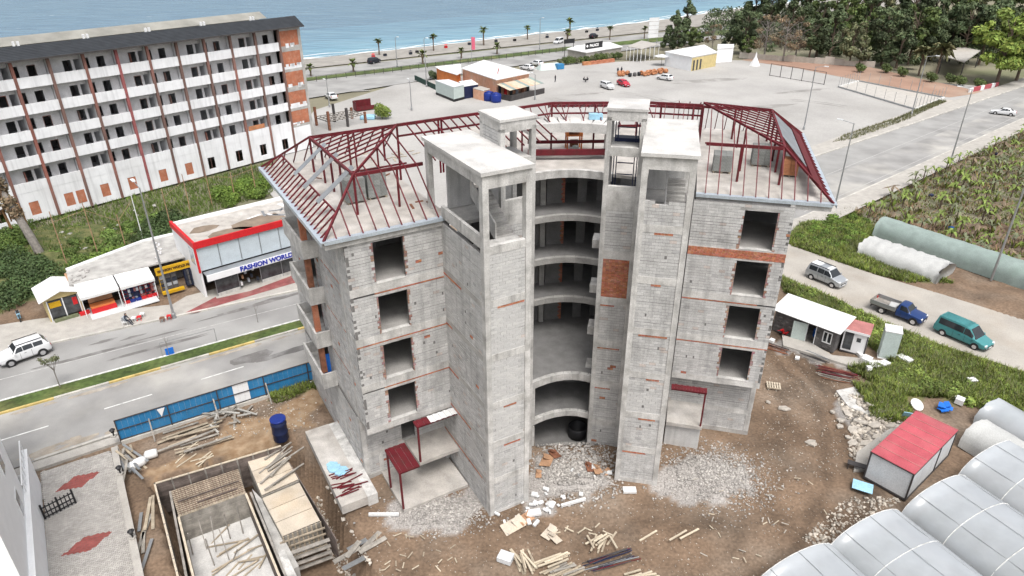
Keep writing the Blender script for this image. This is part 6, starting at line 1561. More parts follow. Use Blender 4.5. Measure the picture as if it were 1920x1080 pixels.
for i in range(n):
    x0=-.3+(CL_+.7)*i/n; x1=-.3+(CL_+.7)*(i+.99)/n; b=MB(); v=random.uniform(.93,1.04); b.tint=(v,v,v); b.slab3([(x0,-.45,2.32),(x1,-.45,2.32),(x1,2.9,2.75),(x0,2.9,2.75)],.05); b.build('roof_sheet',MT['white_plastic'],cb)
f=cq('door_frame',(dx0-.06,-.05,0,dx0,.13,2.06),'white_paint'); cq('door_frame',(dx1,-.05,0,dx1+.06,.13,2.06),'white_paint')
b=MB(); b.beam((dx0-.03,-.06,1.0),(dx0-1.25,-.35,1.0),.05,1.98); b.build('door',MT['green_cabin'],cb)
for q in ((wx0,-.05,.75,wx0+.07,.1,1.9),(wx1-.07,-.05,.75,wx1,.1,1.9),(wx0+.071,-.05,.75,wx1-.071,.1,.83),(wx0+.071,-.05,1.82,wx1-.071,.1,1.9),((wx0+wx1)/2-.05,-.05,.831,(wx0+wx1)/2+.05,.1,1.819)): cq('window_frame',q,'white_paint')
cq('pane',(wx0+.08,.02,.84,(wx0+wx1)/2-.06,.04,1.81),'glass_dark'); cq('pane',((wx0+wx1)/2+.06,.02,.84,wx1-.08,.04,1.81),'glass_dark')
g0,g1=at(1574,657),at(1614,668); GA=ang(g0,g1); gc=thing('guard_box','small white cabin with faded pink roof beside the stone clad cabin','cabin',(g0.x,g0.y,0),GA); GL=max(2.0,(g1-g0).length)
def gq(name,q,m): b=MB(); b.bx(*q); return b.build(name,MT[m],gc)
gq('body',(0,0,.15,GL,2.0,2.25),'white_paint'); gq('base',(-.04,-.03,0,GL+.04,2.03,.149),'dark_steel'); gq('roof',(-.12,-.15,2.26,GL+.12,2.15,2.4),'pink_roof'); gq('roof_edge',(-.12,-.17,2.2,GL+.12,-.152,2.42),'white_paint')
gq('door_glass',(.12,-.03,.35,.85,-.003,2.1),'glass_shop'); gq('hatch_window',(1.15,-.03,1.35,1.5,-.003,1.75),'glass_shop'); gq('corner_post',(GL-.06,-.04,.15,GL+.03,.06,2.2),'dark_steel')
p=at(1661,668); wb=thing('white_box_cabin','tall plain white box cabin standing on white sheets in the grass','cabin',(p.x,p.y,.05),GA+.15)
b=MB(); b.box(0,0,1.45,1.35,1.35,2.7); b.build('body',MT['green_cabin'],wb,bevel=.03); b=MB(); b.box(0,0,2.85,1.4,1.4,.09); b.build('top',MT['white_plastic'],wb); b=MB(); b.box(0,0,.05,1.5,1.5,.1); b.build('base',MT['white_plastic'],wb)
WBX=[(1622,682,.9,.6),(1612,668,.7,.3),(1640,690,1.1,.2),(1655,690,.9,.35),(1700,682,.7,.4),(1690,677,.8,.3),(1596,640,.4,.3),(1820,720,.7,.35),(1797,757,.65,.5),(1712,765,.5,.3),(1790,748,.3,.2),(1447,640,.5,.3),(1495,672,.45,.2),(1627,700,.4,.5)]
for i,(x,y,s_,h_) in enumerate(WBX):
    p=at(x,y); b=MB(); b.box(0,0,h_/2,s_,s_*random.uniform(.6,1),h_); o=b.build('foam_block',MT['white_plastic'],bevel=.02); o.location=(p.x,p.y,ground_z(p.x,p.y)+.02); o.rotation_euler=(random.uniform(-.1,.1),0,random.random()*3)
    tag(o,['white foam block lying in the grass near the cabins','white foam block in the weeds between the cabins and greenhouses'][1 if x>1700 else 0],'foam block','white foam blocks near the cabins' if x<=1700 else 'white foam blocks in the weeds')
t=thing('wheelbarrow','red overturned wheelbarrow before the stone clad cabin door','wheelbarrow',(*at(1473,628)[:2],.1),.5); b=MB(); b.add([(-.5,-.35,.45),(.5,-.3,.5),(.5,.3,.5),(-.5,.35,.45),(-.25,-.18,.1),(.3,-.15,.1),(.3,.15,.1),(-.25,.18,.1)],[(0,1,5,4),(1,2,6,5),(2,3,7,6),(3,0,4,7),(4,5,6,7)]); b.build('tray',MT['red_paint'],t)
b=MB(); b.tube((.65,-.05,.2),(.65,.05,.2),.2,n=12); b.build('wheel',MT['rubber'],t); b=MB(); b.tube((.65,-.1,.2),(-.9,-.3,.5),.02); b.tube((.65,.1,.2),(-.9,.3,.5),.02); b.build('handle',MT['red_paint'],t)
for i,(x,y,m) in enumerate(((1530,632,'blue_plastic'),(1541,636,'blue_plastic'))):
    p=at(x,y); b=MB(); b.lathe([(.28,0),(.33,.1),(.33,.75),(.2,.85)],n=14); o=b.build('blue_barrel',MT[m],smooth=True); o.location=(p.x,p.y,.03); tag(o,['blue drum under the white cabin window, left one','blue drum under the white cabin window, right one'][i],'drum')
for i,(x,y,a,L,m) in enumerate(((1520,648,CA-.1,3.6,'plank_pale'),(1545,660,CA-.12,4.4,'plank_pale'),(1500,640,CA+.1,2.5,'plank'),(1552,665,CA-.05,2.4,'plank_pale'),(1500,652,CA+.0,3,'plank_grey'),(1560,640,CA+.5,1.6,'galv'))):
    plank_at(x,y,a,L,.22,.12,m,None,'sawn timber beam lying before the stone clad cabin','timber beams before the cabin',cat='beam')
# pale concrete pads
def pad(name,px,z,m='paving_pale',kind='structure'):
    b=MB(); b.prism(W(px),-.3,z); o=b.build(name,MT[m],kind=kind); return o
pad('concrete_pad',[(1466,630),(1520,645),(1560,668),(1690,682),(1655,705),(1600,690),(1530,668),(1468,650)],.14)
pad('concrete_pad',[(1567,735),(1600,728),(1660,750),(1672,778),(1640,785),(1590,765)],.16,'concrete_pale')
pad('concrete_pad',[(1606,850),(1690,790),(1720,800),(1640,880),(1600,885)],.13,'paving_pale')
# tube piles
def tube_pile(cx,cy,a,n,L,label,group,ms,spread=.9,r=.035,lift=.045):
    p=at(cx,cy)
    for i in range(n):
        b=MB(); l=L*random.uniform(.75,1.1); b.tube((-l/2,0,0),(l/2,0,0),r,n=6); o=b.build('steel_tube',MT[random.choice(ms)]); off=random.uniform(-spread,spread); q=1-abs(off)/spread*.8
        o.location=(p.x-math.sin(a)*off+math.cos(a)*random.uniform(-.3,.3),p.y+math.cos(a)*off+math.sin(a)*random.uniform(-.3,.3),ground_z(p.x,p.y)+.06+random.random()*lift*n*.25*q); o.rotation_euler=(0,random.uniform(-.03,.03),a+random.uniform(-.09,.09)); tag(o,label,'tube',group)
TA=ang(at(1520,698),at(1605,708))
tube_pile(1570,702,TA-.25,30,3.2,'thin rusty scaffold tube in the big heap by the grass','scaffold tubes heaped by the grass',['rust','dark_steel','plank_grey','red_steel'])
tube_pile(1530,668,TA-.5,18,2.4,'thin tube in the heap between the cabin and the dirt','scaffold tubes heaped before the cabin',['plank_grey','dark_steel','galv'],.6)
tube_pile(1460,655,TA-.4,16,1.8,'dark tube in the small heap beside the building corner','scaffold tubes by the building corner',['dark_steel','rust'],.5)
tube_pile(1143,1050,ang(at(1100,1062),at(1188,1035)),22,3.1,'dark steel tube in the tidy pile in front of the site','steel tubes in the front pile',['dark_steel','dark_steel','grey_steel','red_steel','navy'],.5,.03)
tube_pile(650,1040,1.1,10,2.6,'grey tube leaning in the scrap at the pit corner','tubes in the scrap by the pit corner',['galv','plank_grey','dark_steel'],.6)
# red roofed container
k0,k1,k2=at(1618,905),at(1690,934),at(1792,850); KA=ang(k0,k1); KW=(k1-k0).length; KL=(Vector(k2)-Vector(k1)).length
k1=at(1715,890,2.4); k2=at(1797,807,2.4); KA=ang(k1,k2); KL=7.1; ct=thing('site_container','white site container with bright red ribbed roof by the greenhouses','container',(k1.x,k1.y,0),KA)
def tq(name,q,m): b=MB(); b.bx(*q); return b.build(name,MT[m],ct)
KW=2.95; KH=2.3
tq('end_panel',(.05,.06,.15,.1,KW-.06,KH),'panel_grey'); tq('end_panel',(KL-.1,.06,.15,KL-.05,KW-.06,KH),'panel_grey'); tq('side_panel',(.1,KW-.1,.15,KL-.1,KW-.05,KH),'panel_grey')
for i in range(4):
    x0=.1+(KL-.2)*i/4; x1=.1+(KL-.2)*(i+1)/4; tq('side_panel',(x0+.02,.05,.15,x1-.02,.1,KH),'panel_grey')
for x in (0,KL-.1):
    for y in (0,KW-.1): tq('corner_post',(x,y,0,x+.1,y+.1,KH+.02),'dark_steel')
tq('base_frame',(.1,-.0,0,KL-.1,.1,.14),'dark_steel'); tq('base_frame',(.0,.1,0,.1,KW-.1,.14),'dark_steel'); tq('top_frame',(-.02,-.02,KH+.021,KL+.02,KW+.02,KH+.1),'dark_steel'); tq('mid_post',(KL*.62,-.01,.15,KL*.62+.08,.049,KH),'dark_steel')
n=7
for i in range(n):
    x0=KL*i/n; x1=KL*(i+.985)/n; b=MB(); v=random.uniform(.92,1.06); b.tint=(v,v,v); b.bx(x0,.0,KH+.101,x1,KW,KH+.14); b.build('roof_sheet',MT['red_roof'],ct); b=MB(); b.bx(x1-.03,.02,KH+.141,x1+.03,KW-.02,KH+.165); b.build('roof_seam',MT['pink_roof'],ct)
b=MB(); b.box(0,0,.25,1.3,.9,.04,rx=.1); o=b.build('blue_board',MT['blue_light']); p=at(1616,917); o.location=(p.x,p.y,.0); o.rotation_euler=(0,0,-.5); tag(o,'pale blue board lying beside the container end','board')
p=at(1605,880); t=thing('rusty_trolley','dark rusty low trolley beside the container end','trolley',(p.x,p.y,.0),-.5)
b=MB(); b.box(0,0,.45,1.3,.5,.06); b.build('platform',MT['dark_steel'],t)
for x in(-.55,.55):
    for y in(-.2,.2): b=MB(); b.bx(x-.03,y-.03,0,x+.03,y+.03,.42); b.build('leg',MT['dark_steel'],t)
p=at(1716,765); b=MB(); b.lathe([(.5,0),(.55,.12),(.52,.16),(.3,.05)],n=18); o=b.build('satellite_dish',MT['white_plastic'],smooth=True); o.location=(p.x,p.y,.3); o.rotation_euler=(.5,.2,0); tag(o,'white round dish lying in the weeds behind the container','dish')
p=at(1769,768); b=MB(); 
for i in range(5): b.box(random.uniform(-.3,.3),random.uniform(-.2,.2),.1+.08*i,random.uniform(.5,.9),random.uniform(.3,.6),.06,random.random()*3,random.uniform(-.4,.4))
o=b.build('blue_tarp',MT['blue_plastic']); o.location=(p.x,p.y,.05); tag(o,'crumpled bright blue tarp in the weeds behind the container','tarp')
p=at(1700,790); b=MB(); b.box(0,0,.5,.9,.05,1.0,0,.4); o=b.build('blue_board',MT['blue_light']); o.location=(p.x,p.y,.02); o.rotation_euler=(0,0,-.3); tag(o,'light blue board standing behind the container','board')
# greenhouses: arched film tunnels
def tunnel(label,p0,p1,width,h,m,name='greenhouse',hoops=True,seg=18,arcn=14,cat='greenhouse',group=None,wob=.03,base=0):
    p0=Vector(p0);p1=Vector(p1); L=(p1-p0).length; d=math.atan2((p1-p0).y,(p1-p0).x); t=thing(name,label,cat,(p0.x,p0.y,base),d,group)
    vs=[];fs=[];tt=[]
    for i in range(seg+1):
        x=L*i/seg; sag=.06*(0 if i%3==0 else 1)
        for k in range(arcn+1):
            a=PI*k/arcn; y=-width/2*math.cos(a); z=h*math.sin(a)**.66*(1-sag*.12)+random.uniform(-wob,wob)*(1 if 0<k<arcn else 0); vs.append((x+random.uniform(-wob,wob),y,max(0,z)))
    for i in range(seg):
        for k in range(arcn): a=i*(arcn+1)+k; fs.append((a,a+arcn+1,a+arcn+2,a+1))
    fs.append(tuple(range(arcn+1))[::-1] if True else None); fs.append(tuple(seg*(arcn+1)+k for k in range(arcn+1)))
    b=MB(); b.add(vs,fs); b.build('film',MT[m],t,smooth=True)
    if hoops:
        for i in range(0,seg+1,3):
            x=L*i/seg; b=MB(); pts=[(x,-width/2*math.cos(PI*k/arcn)*1.006,h*math.sin(PI*k/arcn)**.72+.03) for k in range(arcn+1)]; b.path(pts,.025,5); b.build('hoop',MT['line_white'],t)
        for k in (4,7,10):
            b=MB(); y=-width/2*math.cos(PI*k/arcn); z=h*math.sin(PI*k/arcn)**.72+.035; b.tube((0,y,z),(L,y,z),.018,n=4); b.build('ridge_wire',MT['galv'],t)
        for s in (-1,1): b=MB(); b.bx(0,s*width/2-.05,0,L,s*width/2+.05,.12); b.build('ground_rail',MT['dark_steel'],t)
    return t
HG=2.15
def gpt(px,py,z): p=at(px,py,z); return (p.x,p.y,0)
G1a=gpt(1685,947,1.2); gd=Vector(gpt(1860,1080,1.2))-Vector(G1a); gd.normalize(); gn=Vector((-gd.y,gd.x,0))
# tunnels lie side by side, running down to the right
o1=Vector(gpt(1624,989,1.2)); o2=Vector(gpt(1757,922,1.2)); o0_=Vector(gpt(1491,1056,1.2)); 
wd=abs((o2-o1).dot(gn)); 
for i,(o_,lb) in enumerate(((o0_,'white film greenhouse tunnel cut by the bottom edge of the photo'),(o1,'white film greenhouse tunnel in the bottom right corner, second from the bottom'),(o2,'white film greenhouse tunnel just right of the red roofed container'),(o2+(o2-o1)*.98+gd*-.6,'white film greenhouse tunnel at the right edge behind the container'))):
    tunnel(lb,o_,o_+gd*26,wd*.985,HG,'film',seg=27,wob=.028)
for i,o_ in enumerate((o0_,o1,o2)):
    cp=np.array([(o_+gd*random.uniform(.5,25)+gn*(random.choice((-1.8,-.6,.6,1.8))+random.gauss(0,.15)))[:2] for _ in range(1600)]); q=blades('crop_rows',cp,.6,.09,'leaf',zf=lambda x,y:.05,lean=.8); q['label']='green crop rows under the film of a greenhouse tunnel'
e_=gpt(1835,790,1.8); f_=gpt(1935,850,1.8); tunnel('old grey film tunnel at the right edge behind the container',e_,Vector(e_)+gd*9,3.2,1.9,'tarp_white',seg=9,hoops=False,wob=.06)
e_=gpt(1860,755,1.5); tunnel('low grey green film tunnel in the weeds at the right edge',e_,Vector(e_)+gd*10,3.4,1.8,'film',seg=9,hoops=False,wob=.06)
t0=at(1622,470); t1=at(1770,522); tunnel('crumpled white film tunnel beside the side track',(t0.x,t0.y,0),(t1.x,t1.y,0),4.3,1.8,'tarp_white',name='plastic_tunnel',hoops=False,seg=26,wob=.17,cat='tunnel')
t0=at(1648,438); t1=at(1960,545); tunnel('long green net tunnel between the crumpled tunnel and the banana field',(t0.x,t0.y,0),(t1.x,t1.y,0),3.6,2.3,'net_green',name='plastic_tunnel',hoops=False,seg=30,wob=.06,cat='tunnel')
# street lamps along the main road, right
for (ba,tp,ar,lb) in (((1783,300),(1826,152),2.5,'tall grey street lamp on the near pavement of the main road, upper right'),((1566,385),(1602,222),2.5,'grey street lamp on the near pavement by the building eave'),((1507,242),(1526,133),-.6,'grey street lamp across the main road behind the building'),((1709,215),(1738,98),-.6,'grey street lamp across the main road before the palm trees')):
    lamp_post(ba,tp,ar,lb,'street lamps',1.8,11.5)
p=at(1858,526); b=MB(); b.tube((0,0,0),(0,0,11),.13,.08,8); o=b.build('pole',MT['galv']); o.location=(p.x,p.y,0); tag(o,'plain grey pole rising beside the long green net tunnel','pole')

# ================================================================== GREENERY on the near right, banana field
gp=np.concatenate([rand_in(q,n) for q,n in zip(GRASS,(26000,12000,1,350,2500)) if n>1])
gp=gp[~inpoly(gp[:,0],gp[:,1],TRACKPOLY)&~inpoly(gp[:,0],gp[:,1],ROADPOLY)]
o=blades('weeds',gp,.34,.05,'weed_leaf',lean=1.1); o['label']='green weeds and grass along the side track'
o=blades('weeds',gp[::6]+RNG.normal(size=gp[::6].shape)*.2,.5,.04,'leaf_olive',lean=.8); o['label']='dry yellowish stalks among the weeds'
bush_patch('verge_bushes',W([(1470,525),(1600,583),(1700,630),(1800,672),(1920,720),(1920,760),(1700,690),(1640,650),(1560,605),(1480,552)]),90,.5,20000,.11,'weed_leaf','leafy green weeds on the bank below the side track')
bush_patch('verge_bushes',W([(1690,690),(1920,770),(1920,800),(1760,740),(1700,735),(1640,715)]),50,.5,11000,.11,'weed_leaf','leafy green weeds between the cabins and the greenhouses')
bush_patch('field_bushes',W([(1490,450),(1510,420),(1590,395),(1640,425),(1620,460),(1560,470)]),60,.6,15000,.12,'bush_bright','bright green bushes beside the plastic tunnels')
FIELD=W([(1600,398),(1660,432),(1920,520),(2000,545),(2000,215),(1920,243)])
o=blades('field_grass',np.array([q for q in rand_in(FIELD,9000) if int((q[0]*.45+q[1]*.89)/3.4*2)%2==0]),.35,.06,'weed_leaf',zf=lambda x,y:-.1 if ground_z(x,y)<-.25 else ground_z(x,y)); o['label']='rough grass between the banana plants'
o=blades('dry_leaves',rand_in(FIELD,2600),.55,.08,'leaf_brown',zf=lambda x,y:-.1,lean=1.3); o['label']='dry pinkish brown leaf litter of the banana field'
def banana(seed,dry):
    rd=random.Random(seed); t=thing('banana_plant','','plant',(0,0,0)); b=MB(); h=rd.uniform(1.0,1.9); b.tube((0,0,0),(.05,0,h),.11,.07,6); b.build('trunk',MT['leaf_brown' if dry else 'bark'],t)
    b=MB()
    for i in range(7):
        a=i*2*PI/7+rd.random(); L=rd.uniform(.8,1.5); dr=rd.uniform(-.1,.9) if not dry else rd.uniform(-.9,-.2); v=rd.uniform(.7,1.3); b.tint=(v,v,v)
        ca_,sa_=math.cos(a),math.sin(a); pts=[(0,0,h),(ca_*L*.45,sa_*L*.45,h+dr*.7+.2),(ca_*L,sa_*L,h+dr*.5-.15)]; ws=[.05,.2,.03]
        for (p,w0,q,w1) in ((pts[0],ws[0],pts[1],ws[1]),(pts[1],ws[1],pts[2],ws[2])):
            b.poly([(p[0]-sa_*w0,p[1]+ca_*w0,p[2]),(p[0]+sa_*w0,p[1]-ca_*w0,p[2]),(q[0]+sa_*w1,q[1]-ca_*w1,q[2]),(q[0]-sa_*w1,q[1]+ca_*w1,q[2])])
    b.build('leaves',MT['leaf_brown' if dry else ('leaf_light' if seed%2 else 'leaf_olive')],t); return t
protos=[banana(i,i%6==0) for i in range(6)]; FQ=W([(1605,402),(1660,432),(1800,480),(1925,522),(1925,245)]); fpz=[]
fd=(at(1920,530)-at(1640,440)).normalized(); fo=at(1640,436)
for r_ in range(0,22):
    for c_ in range(-20,45):
        q=fo+fd*(c_*1.75+random.uniform(-.5,.5))+Vector((-fd.y,fd.x,0))*(1.2+r_*3.3+random.uniform(-.45,.45))
        if random.random()<.82 and inpoly(np.array([q.x]),np.array([q.y]),FQ)[0]: fpz.append((q.x,q.y))
rest=np.array(fpz[298:]+[(q[0]+.4,q[1]+.3) for q in fpz[::2]]); fpz=fpz[:298]
q_=blades('far_banana_plants',np.concatenate([rest,rest+.25,rest-.2]),1.1,.17,'leaf_light',zf=lambda x,y:-.05,lean=.9); q_['label']='farther green banana leaves of the field'; used=set()
for i,p in enumerate(fpz):
    k=i%6; dry=k%6==0; lb='dry brown banana plant with hanging leaves in the field' if dry else 'green banana plant in the field by the main road'
    src=protos[k]
    if k not in used: o=src; used.add(k); o.location=(p[0],p[1],-.05); o['label']=lb
    else: o=copy_tree(src,(p[0],p[1],-.05),random.random()*6,lb,scale=random.uniform(.7,1.15))
    o['group']='dry banana plants in the field' if dry else 'green banana plants in the field'
for i,(x,y) in enumerate(((1782,432),(1868,292),(1745,370))):
    p=at(x,y); b=MB(); b.rock((0,0,.3),.35,.9,i); o=b.build('blue_sack',MT['blue_plastic'] if i==0 else MT['navy'],smooth=True); o.location=(p.x,p.y,0); tag(o,['bright blue bag lying among the banana plants','dark bag far up in the banana field','dark bag lying midway in the banana field'][i],'bag')

# ================================================================== RUBBLE and litter on the site
def rubble(name,poly_or_pts,n,r0,r1,m,label,zf=ground_z):
    pts=rand_in(poly_or_pts,n) if not isinstance(poly_or_pts,np.ndarray) else poly_or_pts
    bm_=bmesh.new(); bmesh.ops.create_icosphere(bm_,subdivisions=1,radius=1); base=np.array([v.co for v in bm_.verts]); F=np.array([[v.index for v in f.verts] for f in bm_.faces]); bm_.free()
    if r1<.09: base=np.array([(1,0,0),(-1,0,0),(0,1,0),(0,-1,0),(0,0,1),(0,0,-1)],float); F=np.array([(0,2,4),(2,1,4),(1,3,4),(3,0,4),(2,0,5),(1,2,5),(3,1,5),(0,3,5)])
    k=len(base); r=r0+(r1-r0)*RNG.random(n)**2.5
    V=base[None]*(r[:,None,None]*RNG.uniform(.6,1.3,(n,k,1)))*np.array([1,1,.65])*RNG.uniform(.7,1.4,(n,1,3))
    a=RNG.random(n)*6.3; c,s=np.cos(a)[:,None],np.sin(a)[:,None]; x=V[:,:,0]*c-V[:,:,1]*s; y=V[:,:,0]*s+V[:,:,1]*c
    z0=np.array([zf(p[0],p[1]) for p in pts]); V=np.stack([x+pts[:,0:1],y+pts[:,1:2],V[:,:,2]+(z0+r*.25)[:,None]],2).reshape(-1,3)
    Q=(F[None]+(np.arange(n)*k)[:,None,None]).reshape(-1,3); tv=RNG.uniform(.65,1.35,n).repeat(len(F)); tint=np.stack([tv*1.0,tv*.985,tv*.96],1)
    o=np_mesh(name,V,Q,MT[m],tint,kind='stuff'); o['label']=label; return o
def blob(cx,cy,sx,sy,n): return np.stack([RNG.normal(cx,sx,n),RNG.normal(cy,sy,n)],1)
rubble('rubble',blob(14.6,37.3,1.8,1.5,4300),4300,.03,.10,'rubble','grey gravel heap beside the right stair tower')
rubble('rubble',blob(4.5,38.2,1.5,1.5,3600),3600,.03,.13,'rubble','broken rubble heap between the two stair towers')
rubble('rubble',blob(-4.8,34.0,1.6,.9,2600),2600,.03,.10,'rubble','grey gravel in front of the left terrace')
rubble('rubble',GRAV[3],1500,.05,.22,'stone_pale','broken pale stones left of the container')
rubble('rubble',W([(700,960),(1500,900),(1600,950),(1500,1080),(700,1080)]),1500,.015,.06,'stone_pale','small pale chips scattered over the dirt')
rubble('rubble',W([(590,860),(640,960),(700,1060),(660,1080),(610,980),(570,880)]),700,.03,.14,'stone_pale','stones between the pit and the building')
rubble('rubble',W([(1440,640),(1600,700),(1580,900),(1420,900)]),900,.02,.08,'stone_pale','chips along the dirt track')
rubble('rubble',W([(450,720),(590,715),(600,800),(400,830),(300,880)]),700,.02,.09,'stone_pale','chips on the brown dirt behind the pit')
rubble('rubble',W([(1500,1010),(1590,930),(1700,930),(1650,960),(1560,1030)]),600,.03,.14,'stone_pale','stones along the greenhouse ends')
# bigger single pieces
SLB=[(1590,775,1.0),(1615,790,1.2),(1640,800,.9),(1600,805,1.1),(1575,800,.7),(1650,778,1.0),(1625,830,.9),(1600,830,.8),(1585,755,.7),(1640,845,1.0),(1668,800,1.1),(1470,765,.9),(1525,835,.6),(1520,832,.8),(1575,790,.7),(1440,755,.5),(1655,830,.6),(1610,760,.8),(1665,815,.8),(1560,775,.5),(1630,765,.9),(1645,820,.7),(1590,820,.6),(1690,770,.7)]
for i,(x,y,s_) in enumerate(SLB):
    p=at(x,y); b=MB(); n=random.choice((5,6)); P=[(math.cos(2*PI*k/n+i)*s_*random.uniform(.35,.65),math.sin(2*PI*k/n+i)*s_*random.uniform(.3,.5)) for k in range(n)]; b.prism(P,0,.12); o=b.build('broken_slab',MT['stone_pale']); o.location=(p.x,p.y,ground_z(p.x,p.y)+.06); o.rotation_euler=(random.uniform(-.25,.25),random.uniform(-.25,.25),0)
    tag(o,'broken pale slab piece in the rubble beside the container' if x>1555 else 'pale broken slab on the dirt right of the building','slab piece','broken slabs by the container' if x>1555 else 'pale slabs on the dirt right of the building')
CB=[(985,975,1.2,'cardboard'),(962,988,1.5,'plywood'),(1030,1000,1.1,'plywood'),(1040,1010,.9,'plywood'),(1120,885,1.0,'cardboard'),(1135,890,.8,'cardboard'),(1025,868,1.4,'cardboard'),(1040,855,1.0,'rust'),(1105,880,.9,'rust'),(1010,890,.7,'cardboard')]
for i,(x,y,s_,m) in enumerate(CB):
    p=at(x,y); b=MB(); b.box(0,0,.03,s_,s_*.6,.03); b.box(s_*.3,0,.12,s_*.5,s_*.5,.02,.3,.4); o=b.build('board_scrap',MT[m]); o.location=(p.x,p.y,ground_z(p.x,p.y)+.12); o.rotation_euler=(random.uniform(-.2,.2),random.uniform(-.2,.2),random.random()*3); tag(o,'brown board scrap in the rubble between the towers' if y<900 else 'pale plywood scrap on the dirt in front of the left tower','board scrap','brown board scraps between the towers' if y<900 else 'plywood scraps in front of the left tower')
for i in range(34):
    x,y=random.choice(((random.uniform(990,1060),random.uniform(925,965)),(random.uniform(1000,1150),random.uniform(870,930)),(random.uniform(930,1010),random.uniform(930,985)))); p=at(x,y); s_=random.uniform(.15,.55); b=MB(); b.box(0,0,s_*.15,s_,s_*random.uniform(.3,.8),s_*.3); o=b.build('foam_scrap',MT['white_plastic']); o.location=(p.x,p.y,ground_z(p.x,p.y)+.1); o.rotation_euler=(random.uniform(-.3,.3),random.uniform(-.3,.3),random.random()*3); tag(o,'white foam scrap in the rubble at the tower feet','foam scrap','white foam scraps at the tower feet')
for i,(x,y,a,L) in enumerate(((1180,922,0,.9),(1075,945,.35,1.8),(1000,965,.2,1.0),(720,968,.0,2.0),(1700,680,.2,1.0))):
    p=at(x,y); b=MB(); b.box(0,0,.15,L,.18 if L>1 else .5,.18); o=b.build('white_strip',MT['white_plastic']); o.location=(p.x,p.y,ground_z(p.x,p.y)+.03); o.rotation_euler=(0,0,a); tag(o,['white foam slab at the foot of the right stair tower','long white strip on the dirt between the two towers','white box lid at the foot of the left stair tower','thin white pole lying left of the lower terrace','white slab beside the tall white box cabin'][i],'strip')
# timber piles in the foreground
def pile(x0,y0,x1,y1,n,a,da,L,m,label,group,wd=.12,th=.06):
    for i in range(n): plank_at(random.uniform(x0,x1),random.uniform(y0,y1),a+random.uniform(-da,da),L*random.uniform(.7,1.1),wd,th,random.choice(m),None if i<n//2 else .1+.06*(i%4),label,group,tilt=random.uniform(-.06,.06))
pile(965,1042,1000,1062,16,1.9,.35,1.5,['plank_pale','plank'],'pale sawn timber in the fanned out pile on the dirt','timbers in the fanned out pile')
pile(1020,1045,1050,1058,12,.45,.06,1.9,['plank_pale'],'pale sawn plank in the stacked pile beside the fanned timbers','planks in the stacked pile')
pile(1030,1065,1080,1078,14,.5,.15,1.6,['plank_grey','plank'],'grey timber below the stacked plank pile at the bottom','grey timbers at the bottom edge')
pile(1105,1008,1155,1025,11,1.2,.7,1.3,['plank_pale','plank'],'pale timber in the loose crossed pile near the dirt track','timbers in the loose crossed pile')
pile(1180,1072,1215,1085,8,.3,.2,1.5,['plank_pale'],'pale timber at the bottom edge below the tube pile','timbers at the bottom edge')
pile(1215,990,1300,1005,3,.5,.1,2.0,['plank_pale'],'long pale timber lying alone on the dirt track','timbers alone on the dirt track')
pile(1040,985,1150,1000,8,.4,1.4,.7,['plank_pale'],'short pale offcut above the crossed timber pile','offcuts above the crossed pile',.08,.04)
pile(700,1000,860,1070,22,.5,1.6,.5,['plank_pale','plank'],'small pale wood offcut strewn on the reddish dirt','offcuts on the reddish dirt',.07,.03)
pile(640,1010,700,1060,8,.9,.3,1.9,['galv','plank_grey'],'grey sheet metal board in the scrap at the pit corner','grey boards at the pit corner',.35,.04)
pile(1290,880,1560,1060,26,.5,1.6,.45,['plank_pale','stone_pale'],'small pale wood chip strewn over the right of the dirt','wood chips on the right of the dirt',.06,.03)
p=at(948,1050); b=MB(); b.box(0,0,.2,.9,.7,.35); o=b.build('white_crate',MT['panel_grey']); o.location=(p.x,p.y,.02); o.rotation_euler=(0,0,-.4); tag(o,'pale grey sheet bundle left of the fanned timbers','bundle')
p=at(1450,725); t=thing('wooden_pallet','small empty wooden pallet lying on the dirt beside the building corner','pallet',(p.x,p.y,.05),-.25)
for i in range(6): b=MB(); b.box(-.5+.2*i,0,.12,.12,.9,.03); b.build('slat',MT['plank_pale'],t)
for y in(-.4,0,.4): b=MB(); b.box(0,y,.05,1.15,.1,.1); b.build('bearer',MT['plank'],t)
# litter on the side slab beside the pit
for i in range(16):
    b=MB(); b.box(0,0,.03,random.uniform(.8,2.0),.07,.05); o=b.build('red_bar',MT['red_steel']); q=loc(LW,-1.6+random.uniform(-.45,.45),random.uniform(.0,2.6)); o.location=(*q,.86+.03*(i%3)); o.rotation_euler=(0,0,A30+random.uniform(-.3,.3)); tag(o,'dark red steel bar lying on the slab beside the pit','bar','red steel bars on the slab beside the pit')
for i in range(7):
    b=MB(); n=6; s_=random.uniform(.3,.6); b.prism([(math.cos(k)*s_*random.uniform(.6,1.1),math.sin(k)*s_*random.uniform(.5,1)) for k in range(n)],0,.05+.02*i); o=b.build('blue_film',MT['blue_light']); q=loc(LW,-1.6+random.uniform(-.3,.3),2.9+random.uniform(-.6,.8)); o.location=(*q,.855); tag(o,'pale blue plastic film lying on the slab beside the pit','film','blue film on the slab beside the pit')
